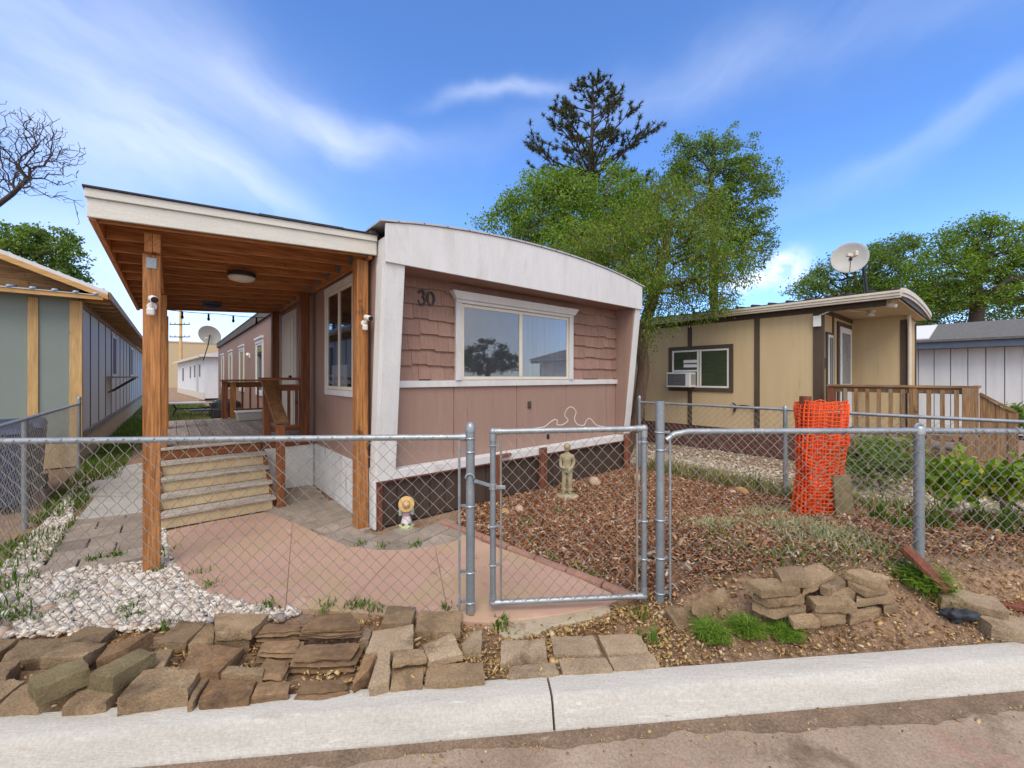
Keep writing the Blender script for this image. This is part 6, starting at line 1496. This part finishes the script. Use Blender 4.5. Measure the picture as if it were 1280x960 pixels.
def limbs(N,par,r_tip,r_root,ex=2.4,minload=0):
    n=len(N); ch=[[] for _ in range(n)]
    for i in range(n):
        if par[i]>=0: ch[par[i]].append(i)
    load=np.ones(n)
    for i in range(n-1,-1,-1):
        if ch[i]: load[i]=sum(load[c] for c in ch[i])
    r=load**(1/ex); r=r_tip+(r-1)/(r[0]-1+1e-9)*(r_root-r_tip)
    q=MB(); starts=[(0,c) for c in ch[0]]
    while starts:
        a,c=starts.pop(); path=[a,c]; j=c
        while ch[j]:
            s=sorted(ch[j],key=lambda x:-load[x])
            starts.extend((j,o) for o in s[1:]); path.append(s[0]); j=s[0]
        rr=[r[p] for p in path]; rr[0]=min(rr[0],rr[1]*1.25)
        sides=9 if rr[0]>0.08 else (6 if rr[0]>0.03 else 4)
        q.tube([Vector(N[p]) for p in path],rr,sides,cap=False)
    return q
def leaf_quads(C,size,rng,aspect=0.55,flat=0.0,dirv=None):
    n=len(C); a=rng.normal(size=(n,3)); 
    if dirv is not None: a=a*0.5+dirv
    a/=np.linalg.norm(a,axis=1)[:,None]
    b=rng.normal(size=(n,3)); b[:,2]*=1+flat; b-=a*(a*b).sum(1)[:,None]; b/=np.linalg.norm(b,axis=1)[:,None]
    s=size*(0.6+0.8*rng.random(n))[:,None]
    v=np.empty((n,4,3)); v[:,0]=C-a*s*0.5; v[:,1]=C+b*s*aspect*0.5; v[:,2]=C+a*s*0.5; v[:,3]=C-b*s*aspect*0.5
    return v
def tree(name,label,cat,group,base,trunk,ells,ntips,nleaf,leaf,spread,mat,bark,r0,rtip=0.006,seed=1,aspect=0.55,drop=0.0,clump=0.6,wob=0.08,extra=None,gap=0.25,shell=0.5,nf=0.9,cut=0.42):
    rng=np.random.default_rng(seed); base=Vector(base)
    t_=thing(name,label,cat,base,0,group)
    tips=ell_points(ells,int(ntips*1.9),rng,shell)
    nz=np.array([mnoise.noise(Vector(p)*nf+Vector((seed,0,0))) for p in tips]); tips=tips[nz>np.quantile(nz,cut)]-np.array(base)
    root=[np.array(p,float)-np.array(base) for p in trunk]
    rs=[]   # resample trunk
    for i in range(len(root)-1):
        k=max(1,int(np.linalg.norm(root[i+1]-root[i])/0.35))
        rs+= [root[i]+(root[i+1]-root[i])*j/k for j in range(k)]
    rs.append(root[-1])
    N,par=grow(rs,tips,0.3,0,wob,rng)
    limbs(N,par,rtip,r0).build('trunk',bark,t_,smooth='all')
    if nleaf:
        w=rng.random(len(tips))**1.2; w[rng.random(len(tips))<gap]=0.03; w/=w.sum()
        ix=rng.choice(len(tips),nleaf,p=w)
        off=rng.normal(size=(nleaf,3))*spread*np.array([1,1,0.7])
        C=tips[ix]+off
        if drop: C[:,2]-=drop*rng.random(nleaf)**1.5
        dv=None
        if drop: dv=np.tile(np.array([0,0,-0.9]),(nleaf,1))+off*0.8/spread*0.5
        fast_mesh('crown',leaf_quads(C,leaf,rng,aspect,0,dv),4,mat,t_)
    return t_
def ell(px,py,rx,ry,Y,dep=None):
    c=D(px,py,Y); return (tuple(c),(rx*Y/F,(dep or 0.8*rx)*Y/F,ry*Y/F))
GT='trees behind the homes'
# feathery tree with shaggy trunk at the corner of the pink home
b=W(5.45,0.75)
T=lambda px,py,Y: tuple(D(px,py,Y))
Yb=b.y
tree('feathery_tree','feathery yellow green tree with shaggy leaning trunk at the right corner of the pink home','tree',GT,(b.x,b.y,0),
 [(b.x,b.y,-0.1),T(797,520,Yb),T(805,460,Yb),T(800,425,Yb),T(808,400,Yb),T(820,360,Yb),T(830,320,Yb),T(838,280,Yb)],
 [ell(835,325,80,62,Yb),ell(775,305,62,46,Yb),ell(890,325,50,62,Yb),ell(845,262,64,36,Yb+.3),ell(725,300,40,28,Yb+.3),ell(820,395,26,24,Yb-.4,16),ell(797,345,40,36,Yb-.5,40),ell(880,375,40,22,Yb-.2,30),ell(808,425,14,18,Yb-.5,10)],
 950,46000,0.055,0.10,MT['feather'],MT['barkred'],0.12,0.004,3,0.36,0.20,gap=0.10,nf=2.4,wob=0.10,cut=0.25)
# leafy tree left of it, above the bowed roof
b=D(742,471,10.5)
tree('leafy_tree','bright leafy tree rising above the middle of the bowed roof','tree',GT,(b.x,b.y,0),[(b.x,b.y,0),T(744,420,10.5),T(740,370,10.5),T(734,330,10.5),T(720,295,10.5),T(705,265,10.5)],
 [ell(690,268,58,44,10.5),ell(645,280,44,24,10.2),ell(740,265,52,40,10.6),ell(683,232,36,18,10.6),ell(715,235,20,22,10.6),ell(730,310,80,26,10.2),ell(780,275,40,40,10.8),ell(610,280,20,11,10.1),ell(775,235,28,26,10.9),ell(805,255,24,26,11),ell(760,215,16,14,11),ell(650,255,26,18,10.4)],
 1050,42000,0.062,0.11,MT['leaf_bright'],MT['barkgrey'],0.12,0.004,5,0.6,gap=0.10,nf=2.2,cut=0.26)
# open elm on the right
b=D(905,471,13)
tree('elm_tree','loose open elm with small leaves leaning right above the tan house','tree',GT,(b.x,b.y,0),[(b.x,b.y,0),T(900,430,13),T(893,390,13),T(891,340,13),T(893,290,13),T(890,250,13),T(888,215,13)],
 [ell(820,255,28,30,13.4),ell(880,222,52,44,13),ell(925,250,44,54,13),ell(935,300,34,40,13),ell(958,222,24,20,13),ell(850,200,24,34,13),ell(895,300,50,54,13),ell(920,198,30,24,13),ell(872,182,20,18,13),ell(840,225,30,24,13),ell(905,182,14,16,13),ell(858,188,7,26,13,8),ell(886,176,8,24,13,9),ell(914,176,8,24,13,9),ell(940,190,9,24,13,9),ell(968,222,16,10,13,9)],
 1500,33000,0.070,0.085,MT['leaf_mid'],MT['barkdark'],0.13,0.004,8,0.6,gap=0.10,shell=0.5,nf=1.9,cut=0.30)
# dark pine
def pine():
    rng=np.random.default_rng(21); Y=16.5; base=D(741,471,Y); base.z=0
    t_=thing('pine_tree','tall dark sparse pine standing behind the leafy trees','tree',base,0,GT)
    topz=D(741,100,Y).z; q=MB(); pxm=Y/F
    q.tube([(0,0,0),(0.05,0,topz*.5),(-0.05,0,topz*.8),(0.02,0,topz)],[.26,.17,.08,.02],9)
    tufts=[]; dirs=[]
    prof=lambda f: float(np.interp(f,[0,0.2,0.38,0.6,0.75,0.88,1.0],[2.6,3.1,3.35,2.9,1.9,1.0,0.35]))
    zb=D(741,300,Y).z
    nb=74
    for i in range(nb):
        f=(i+rng.random()*.6)/nb; ze_=zb+(topz-zb)*f; a=i*2.399+rng.normal()*.4; Lb=prof(f)*(0.55+0.5*rng.random())
        z=ze_-Lb*(0.42+0.12*rng.random())
        pts=[]
        for k in range(7):
            s=k/6; r_=Lb*s; pts.append(Vector((math.cos(a)*r_+0.06*rng.normal()*s,math.sin(a)*r_+0.06*rng.normal()*s,z+(ze_-z)*(0.55*s+0.45*s*s)+0.03*rng.normal()*s)))
        q.tube(pts,[0.04*(1-s*.8)*(0.5+Lb/3) for s in [k/6 for k in range(7)]],5,cap=False)
        ns=int(5+Lb*5)
        for k in range(ns):
            s=0.28+0.72*rng.random()**0.8; j=min(5,int(s*6)); p=pts[j].lerp(pts[j+1],s*6-j); sd=rng.choice((-1,1)); aa=a+sd*(0.4+0.6*rng.random()); l2=(0.25+0.5*rng.random())*(0.5+0.5*Lb/3)*(1.25-s*.6)
            e=p+Vector((math.cos(aa)*l2,math.sin(aa)*l2,l2*(0.25+0.5*rng.random()))); mid=p.lerp(e,.5)+Vector((0,0,-.04))
            q.tube([p,mid,e],[.016,.012,.006],4,cap=False); tufts.append(e); dirs.append((e-mid).normalized())
            if rng.random()<0.45: tufts.append(mid); dirs.append((e-p).normalized())
        tufts.append(pts[-1]); dirs.append((pts[-1]-pts[-2]).normalized())
    q.build('trunk',MT['barkdark'],t_,smooth='all')
    P=np.array([tuple(x) for x in tufts]); Dr=np.array([tuple(x) for x in dirs]); k=24
    n=len(P)*k; C=np.repeat(P,k,0); dv=np.repeat(Dr,k,0)*0.7+rng.normal(size=(n,3))*0.8; dv/=np.linalg.norm(dv,axis=1)[:,None]
    C=C+np.repeat(Dr,k,0)*(rng.random((n,1))-.6)*0.10
    L=0.15*(0.7+0.6*rng.random(n))[:,None]; b_=np.cross(dv,rng.normal(size=(n,3))); b_/=np.linalg.norm(b_,axis=1)[:,None]
    v=np.empty((n,3,3)); v[:,0]=C-b_*0.016; v[:,1]=C+b_*0.016; v[:,2]=C+dv*L
    fast_mesh('crown',v,3,MT['needle'],t_)
pine()
# elms far right
GE='spreading elms behind the houses on the right'
b=D(1075,471,24)
tree('elm_tree','rounded elm behind the satellite dish','tree',GE,(b.x,b.y,0),[(b.x,b.y,0),T(1075,430,24),T(1072,400,24),T(1072,370,24),T(1068,340,24)],
 [ell(1065,345,48,34,24),ell(1020,362,34,16,24),ell(1110,335,40,36,24),ell(1120,312,32,16,24),ell(1095,385,56,24,24)],760,30000,0.115,0.20,MT['leaf_mid'],MT['barkdark'],0.28,0.011,14,0.6,gap=0.10,nf=1.2,cut=0.30)
b=D(1222,471,20)
tree('elm_tree','wide forked elm at the right edge above the white house','tree',GE,(b.x,b.y,0),[(b.x,b.y,0),T(1222,440,20),T(1218,415,20),T(1222,385,20),T(1220,350,20),T(1222,315,20)],
 [ell(1220,310,54,34,20),ell(1178,340,48,30,20),ell(1265,315,44,36,20),ell(1300,350,56,44,20),ell(1230,365,64,24,20),ell(1160,380,34,20,20),ell(1225,285,30,16,20)],1000,36000,0.105,0.19,MT['leaf_bright'],MT['barkdark'],0.27,0.011,17,0.6,gap=0.10,nf=1.3,cut=0.32)
b=D(1150,471,34)
tree('elm_tree','darker elm filling the gap between the two spreading elms','tree',GE,(b.x,b.y,0),[(b.x,b.y,0),T(1150,440,34),T(1150,410,34),T(1152,380,34)],[ell(1150,375,64,36,34),ell(1210,405,76,30,34),ell(1090,405,64,22,34)],500,18000,0.17,0.36,MT['leaf_dark'],MT['barkdark'],0.3,0.014,19,0.6,gap=0.2,nf=0.6,cut=0.25)
# left: leafy tree and bare tree
b=D(50,471,17)
tree('leafy_tree','green leafy tree crown showing above the roof of the grey green house','tree','trees on the left',(b.x,b.y,0),[(b.x,b.y,0),T(50,420,17),T(48,380,17),T(46,345,17),T(50,315,17)],[ell(58,308,38,24,17),ell(20,300,34,20,17),ell(88,322,20,16,17),ell(45,350,56,26,17),ell(-30,320,46,30,17)],760,20000,0.115,0.11,MT['leaf_mid'],MT['barkgrey'],0.17,0.007,23,0.6,gap=0.10,nf=1.5,cut=0.34)
b=D(-90,471,12)
tree('bare_tree','leafless dark branching tree reaching in from the left photo edge','tree','trees on the left',(b.x,b.y,0),[(b.x,b.y,0),T(-92,400,12),T(-80,330,12),T(-45,283,12),T(-5,258,12),T(15,243,12),T(30,228,12)],
 [ell(30,185,44,44,12,40),ell(70,182,26,24,12,30),ell(80,246,22,7,12,12),ell(30,222,42,22,12,30),ell(-20,200,50,50,12),ell(98,258,5,24,12,8),ell(10,145,34,16,12),ell(55,160,22,22,12),ell(85,215,14,22,12)],950,0,0,0,None,MT['barkdark'],0.065,0.0058,29,wob=0.06,shell=0.4,cut=0.2,nf=1.6)
tree('bushy_tree','small dark bushy tree mirrored in the left pane of the front window','tree','trees across the street',(25,-0.9,0),[(25,-.9,0),(25,-.9,1.2),(25,-.8,2.2)],
 [((25,-0.9,3.1),(1.6,1.9,1.4)),((24.6,0.4,2.6),(1.2,1.4,1.0)),((25,-2.2,2.7),(1.2,1.2,1.1))],240,9000,0.16,0.14,MT['leaf_dark'],MT['barkdark'],0.2,0.01,51,0.6)
# ------------------------------------------------------------------ ground cover
def scatter(n,test,box,rng):
    out=[]; x0,x1,y0,y1=box
    while len(out)<n:
        x=rng.uniform(x0,x1,4096); y=rng.uniform(y0,y1,4096)
        for a,b in zip(x,y):
            if test(a,b): out.append((a,b))
            if len(out)>=n: break
    return np.array(out)
def bits_mesh(name,pts,size,mat,label,kind='stuff',flat=0.5,elong=2.2,lift=0.008,zf=None,rng=None,solid=False,cat=None):
    n=len(pts); zf=zf or terrain
    z=np.array([zf(a,b) for a,b in pts])+lift*rng.random(n)
    s=size*np.exp(rng.normal(size=n)*0.42)*0.92
    M3=rot_np(rng.normal(size=n)*flat,rng.normal(size=n)*flat,rng.random(n)*6.28)
    if solid: S=np.stack([s*(0.8+.5*rng.random(n)),s*(0.7+.3*rng.random(n)),s*(0.42+.2*rng.random(n))],1)
    else: S=np.stack([s*elong*(0.6+.8*rng.random(n)),s*(0.6+.5*rng.random(n)),s*0.3],1)
    mats=np.zeros((n,3,4)); mats[:,:,:3]=M3*S[:,None,:]; mats[:,0,3]=pts[:,0]; mats[:,1,3]=pts[:,1]; mats[:,2,3]=z
    if solid:
        import bmesh as _b
        bm=_b.new(); _b.ops.create_icosphere(bm,subdivisions=1,radius=0.5); bv=[tuple(v.co) for v in bm.verts]; bf=[[v.index for v in f.verts] for f in bm.faces]; bm.free()
        rr=np.random.default_rng(3); bv=[tuple(np.array(v)*(0.85+0.3*rr.random())) for v in bv]
        for v_ in bm.verts if False else []: pass
    else:
        bv=[(-.5,-.5,0),(.5,-.4,.25),(.45,.5,0),(-.5,.45,.3),(-.4,-.3,-.5),(.4,-.35,-.4),(.4,.4,-.5),(-.4,.4,-.4)]
        bf=[(0,1,2,3),(4,7,6,5),(0,4,5,1),(1,5,6,2),(2,6,7,3),(3,7,4,0)]
    o=inst_mesh(name,bv,bf,mats,mat,None,smooth=solid)
    return tag(o,label,cat or name.replace('_',' '),kind=kind)
rng=np.random.default_rng(77)
pat=[(p.x,p.y) for p in patio]
stp=[(p.x,p.y) for p in step_pts]; e1=(ea.x,ea.y); e2=(eb.x,eb.y)
def right_of_edge(x,y): return (e2[0]-e1[0])*(y-e1[1])-(e2[1]-e1[1])*(x-e1[0])>0.05*((e2[0]-e1[0])**2+(e2[1]-e1[1])**2)**.5
def in_bark(x,y):
    u,v=UV(x,y); s,t_=ST(x,y)
    return v<-0.02 and v>-4.5 and u>0.3 and u<4.58 and right_of_edge(x,y) and t_>0.5
def bark_dens(x,y):
    if not in_bark(x,y): return False
    s,t_=ST(x,y); k=1.0
    g=mnoise.noise(Vector((x*1.1,y*1.1,5)))
    if x>1.7 and y<4.3: k=0.35+0.5*max(0,g)
    if g<-0.45: k*=0.6
    return rng.random()<k
bits_mesh('bark_mulch',scatter(50000,bark_dens,(-0.6,5.0,2.7,7.4),rng),0.0145,MT['chips'],'red brown bark chips covering the bed in front of the home',lift=0.03,flat=0.42,rng=rng)
# leaf litter: strip by the kerb, bank, along edges
def in_strip(x,y):
    s,t_=ST(x,y)
    if not (0.0<t_<0.62 and -0.3<s<4.2): return False
    if inpoly(x,y,pat) or (inpoly(x,y,stp) and rng.random()<.93): return False
    g=mnoise.noise(Vector((x*3,y*3,2)))
    return rng.random()<(0.5+0.7*g if s<1.2 else 0.18+0.4*g)
bits_mesh('leaf_litter',scatter(5200,in_strip,(-0.5,4.3,2.1,3.3),rng),0.0135,MT['litter'],'dry yellow leaves and chips along the kerb strip',lift=0.014,flat=0.5,elong=1.15,rng=rng)
def in_bank(x,y):
    s,t_=ST(x,y); u,v=UV(x,y)
    return 0.5<t_<2.3 and s>1.7 and s<5.5 and rng.random()<0.55+0.8*mnoise.noise(Vector((x*2,y*2,8)))
bits_mesh('leaf_litter',scatter(2600,in_bank,(1.6,5.4,2.7,5.0),rng),0.02,MT['litter'],'pale dry leaves scattered over the bank behind the right fence',lift=0.02,flat=0.5,elong=1.2,rng=rng)
def in_bank2(x,y):
    s,t_=ST(x,y); return 0.0<t_<0.6 and s>0.9 and s<4.2
bits_mesh('soil_crumbs',scatter(5000,in_bank2,(0.9,4.3,2.1,3.3),rng),0.011,bits('soil crumbs',[(0,(0.13,0.08,0.05)),(0.5,(0.23,0.145,0.09)),(0.9,(0.36,0.26,0.17)),(1,(0.5,0.42,0.33))],1.0),'crumbs of brown soil on the bank by the kerb',lift=0.006,flat=0.5,rng=rng,solid=True)
def in_gut(x,y):
    s,t_=ST(x,y); return -0.5<t_<-0.215 and rng.random()<math.exp((t_+0.22)*14)
bits_mesh('leaf_litter',scatter(420,in_gut,(-0.5,3.6,1.6,2.4),rng),0.009,MT['litter'],'dry leaves and grit in the gutter below the kerb',zf=lambda x,y:-0.122,lift=0.006,flat=0.4,elong=1.2,rng=rng)
# between heap blocks: litter
def in_heap(x,y):
    s,t_=ST(x,y); return 0.0<t_<0.62 and -2.8<s<-0.2 and rng.random()<0.4+mnoise.noise(Vector((x*4,y*4,1)))
bits_mesh('leaf_litter',scatter(1700,in_heap,(-2.9,0.0,1.8,2.9),rng),0.017,MT['litter'],'dry leaves and grit between the heaped blocks',lift=0.02,flat=0.5,elong=1.2,rng=rng)
# white gravel around the porch post and side path
pavA=[(p.x,p.y) for p in poly([(44,720),(90,652),(178,634),(202,640),(204,690),(180,703),(120,710)])]
slA=[(p.x,p.y) for p in poly([(90,650),(95,612),(150,580),(200,577),(200,640)])]
gvA=[(p.x,p.y) for p in poly([(-60,800),(-60,745),(0,712),(60,650),(92,612),(120,588),(150,575),(176,600),(200,640),(214,690),(238,722),(262,740),(310,754),(380,762),(360,775),(270,778),(160,790),(60,795)])]
def in_grav(x,y):
    return inpoly(x,y,gvA) and not inpoly(x,y,pavA) and not inpoly(x,y,slA) and not inpoly(x,y,pat)
bits_mesh('white_gravel',scatter(11500,in_grav,(-6.5,-1.0,2.2,8),rng),0.032,MT['pebbles'],'white rounded gravel around the outer porch post and side path',lift=0.022,flat=0.35,rng=rng,solid=True)
# tan gravel in the yard of the tan house
def in_tg(x,y):
    u,v=UV(x,y); return 4.75<u<7.4 and -5.5<v<1.8 and (u<6.3 or rng.random()<.3)
bits_mesh('tan_gravel',scatter(9000,in_tg,(2.0,9.0,2.5,9.5),rng),0.040,MT['tangravel'],'tan gravel strip between side fence and tan house',lift=0.02,flat=0.35,rng=rng,solid=True)
# grass
def blades(pts,h,w,rng,bend=0.5,zf=terrain):
    n=len(pts); z=np.array([zf(a,b) for a,b in pts])-0.005; P=np.c_[pts,z]
    a=rng.random(n)*6.28; d=np.c_[np.cos(a),np.sin(a),np.zeros(n)]; sd=np.c_[-np.sin(a),np.cos(a),np.zeros(n)]
    H=(h*(0.45+0.8*rng.random(n)))[:,None]; B=(bend*(0.3+rng.random(n)))[:,None]*H; w=w*(0.7+0.6*rng.random(n))[:,None]
    up=np.array([0,0,1.0])
    m1=P+up*H*0.55+d*B*0.3; tp=P+up*H*(0.95-0.2*B/H)+d*B
    v=np.empty((n,2,4,3)); v[:,0,0]=P-sd*w*.5; v[:,0,1]=P+sd*w*.5; v[:,0,2]=m1+sd*w*.38; v[:,0,3]=m1-sd*w*.38
    v[:,1,0]=m1-sd*w*.38; v[:,1,1]=m1+sd*w*.38; v[:,1,2]=tp+sd*w*.06; v[:,1,3]=tp-sd*w*.06
    return v.reshape(-1,3)
def tufts(cs,rad,nb,rng): 
    out=[]
    for (x,y) in cs:
        a=rng.normal(size=(nb,2))*rad; out.append(a+np.array([x,y]))
    return np.concatenate(out)
def grass(name,pts,h,w,mat,label,bend=0.5,zf=terrain,kind='stuff',cat='grass'):
    return tag(fast_mesh(name,blades(pts,h,w,rng,bend,zf),4,mat),label,cat,kind=kind)
def pix(l): return [tuple(G(x,y)[:2]) for x,y in l]
# back yard lawn and strip along the grey green house
def yard(x,y):
    u,v=UV(x,y); return -2.9<u<-0.2 and 7.4<v<26 and not(-1.9<u<-0.5 and v<11.5 and rng.random()<.85)
grass('grass',scatter(16000,yard,(-24,-3,6,26),rng),0.07,0.014,MT['grass'],'green lawn of the back yard')
def strip(x,y):
    u,v=UV(x,y); return -2.88<u<-2.28 and 4.6<v<16 
grass('grass',scatter(3800,strip,(-14,-3,5,15),rng),0.15,0.013,MT['grass'],'taller grass along the base of the grey green house')
def side(x,y):
    u,v=UV(x,y); return -2.86<u<-2.45 and -0.2<v<4.4 and mnoise.noise(Vector((x*2.5,y*2.5,0)))>-0.05
grass('grass',scatter(1100,side,(-8,-2,2.5,8),rng),0.12,0.012,MT['grass'],'weedy grass at the foot of the left side fence')
# dry grass behind right fence and at the bark bed edges
def dry(x,y):
    u,v=UV(x,y); return (abs(u-4.75)<0.28 and -4.0<v<-0.2 and rng.random()<0.35+0.9*mnoise.noise(Vector((x*1.6,y*1.6,3))))
grass('grass',scatter(2600,dry,(1.5,7,2.5,8),rng),0.20,0.012,MT['straw'],'dry straw coloured grass along the right side fence',bend=0.7)
c=pix([(985,640),(1000,655),(960,640),(1030,665),(1010,675),(940,645),(1060,680),(970,660),(1045,668),(890,660),(900,655)])
grass('grass',tufts(c,0.13,330,rng),0.065,0.010,MT['drygrass'],'low grey green grass patch on the bark bed near the orange netting',bend=0.8)
c=pix([(890,690),(893,670),(1000,690),(1020,702),(1095,690),(1110,690),(975,700),(1060,690),(700,640),(660,655),(940,690)])
grass('grass',tufts(c,0.07,42,rng),0.07,0.011,MT['grass'],'small green grass sprouts scattered in the bark bed')
# sprouts along joints and around posts
c=pix([(195,716),(200,700),(158,765),(165,775),(212,782),(24,770),(40,775),(10,780),(90,750),(30,765),(452,760),(460,762),(440,762),(470,765),(405,765),(335,762),(625,780),(630,790),(560,763),(245,720),(262,735),(208,690),(120,700),(145,695),(450,683),(480,685),(520,684),(690,700),(720,712),(740,722),(660,680),(800,770),(810,800)])
grass('weeds',tufts(c,0.035,26,rng),0.075,0.014,MT['grass'],'small green weeds sprouting along joints, posts and gravel edges',cat='weeds')
def weed(px,py,n,h,rad,label,name='weed_clump',group='weed clumps on the bank',mat='weed',leaf=None,bend=1.25,w=0.0055):
    p=G(px,py); pts=np.clip(np.random.default_rng(px).normal(size=(n,2)),-1.7,1.7)*rad
    hh=h*(1.1-0.55*((pts/rad)**2).sum(1)/3)
    o=fast_mesh(name,blades(pts,hh,w,rng,bend,lambda a,b:0.0),4,MT[mat]); o.location=p; return tag(o,label,'weeds',group)
weed(888,793,900,0.085,0.052,'bright green bushy weed clump below the tilted block')
weed(934,787,900,0.085,0.050,'bright green weed clump in the middle of the three by the stacks')
weed(980,792,800,0.08,0.046,'bright green weed clump at the foot of the left hand stack')
weed(1150,728,420,0.13,0.07,'tall leafy green weed at the base of the fence corner post',w=0.02)
weed(1172,742,220,0.07,0.08,'yellow green ground weed below the leaning board',mat='vine')
weed(1225,775,60,0.07,0.03,'tiny green sprig beside the dark rag')
GI='iris clumps along the side fence'
for px,py,h,label in ((1098,652,.27,'green strappy iris clump left of the fence corner post'),(1130,660,.24,'iris clump touching the corner post from behind'),(1172,660,.30,'iris clump just right of the fence corner post'),(1225,655,.27,'iris clump in the middle right behind the fence'),(1255,665,.30,'iris clump near the right photo edge'),(945,612,.22,'greener iris clump left of the side fence post'),(900,607,.22,'straw tipped iris clump behind the gate post'),(860,600,.18,'small straw tipped iris clump nearest the gate post')):
    weed(px,py,46,h,0.05,label,'iris_clump',GI,'straw' if px<920 else 'grass',bend=0.6,w=0.018)
# ------------------------------------------------------------------ vines and shrubs over the right fence
def shrub(name,label,cat,group,base,ells,n,leaf,mat,stems,seed,aspect=0.8,sp=0.05):
    rng_=np.random.default_rng(seed); t_=thing(name,label,cat,base,0,group)
    tips=ell_points(ells,stems,rng_)-np.array(base); N,par=grow([np.zeros(3),np.array([0.01,0,0.08]),np.array([0,0.01,0.16])],tips,0.1,0,0.15,rng_)
    limbs(N,par,0.003,0.014).build('stem',MT['barkdark'],t_,smooth='all')
    ix=rng_.integers(0,len(tips),n); C=tips[ix]+rng_.normal(size=(n,3))*sp; C[:,2]=np.maximum(C[:,2],0.02)
    fast_mesh('leaves',leaf_quads(C,leaf,rng_,aspect),4,mat,t_)
    return t_
b=G(1205,640); Yv=3.75
shrub('vine','lime green broad leaved vine just right of the fence corner post','vine','leafy vines behind the right fence',(b.x,Yv,0.1),[ell(1195,598,26,22,Yv,20),ell(1212,580,16,10,Yv,14),ell(1180,605,16,14,Yv,12)],330,0.08,MT['vine'],34,41)
shrub('vine','green grape like vine at the right photo edge','vine','leafy vines behind the right fence',(D(1262,600,Yv).x,Yv,0.1),[ell(1262,592,30,20,Yv,20),ell(1240,605,22,16,Yv,14),ell(1285,590,26,22,Yv,20)],520,0.08,MT['vine'],44,43)
# creeper mass on the low fence behind the netting
Yc=5.6
shrub('creeper','dull green creeper mass between orange netting and corner post','creeper','creepers under the wooden deck',(D(1100,600,Yc).x,Yc,0.0),[ell(1085,575,30,14,Yc,30),ell(1120,572,26,12,Yc,30),ell(1100,595,34,10,Yc,24)],1500,0.055,MT['leaf_mid'],60,45,0.6,0.07)
shrub('creeper','yellowish creeper along the deck edge above the dull green one','creeper','creepers under the wooden deck',(D(1110,560,5.9).x,5.9,0.2),[ell(1090,556,32,6,5.9,20),ell(1125,556,20,6,5.9,20)],700,0.05,MT['leaf_bright'],40,46,0.6,0.06)
Yc=6.4
shrub('ornamental_grass','round spiky grass tuft beside the white house','shrub','shrubs by the white house',(D(1268,530,Yc).x,Yc,0.5),[ell(1268,522,14,12,Yc,14)],500,0.16,MT['leaf_bright'],24,47,0.12,0.05)
# fallen branch among the vines
a=D(1240,620,3.55); b=D(1290,665,3.3)
o=MB().tube([a,a.lerp(b,.3)+Vector((0,0,.03)),a.lerp(b,.7),b],[.012,.022,.028,.03],8).build('fallen_branch',MT['barkgrey'],off=tuple(a),smooth='all'); o.location=a; tag(o,'thick brown dead branch lying under the right hand vine','branch')
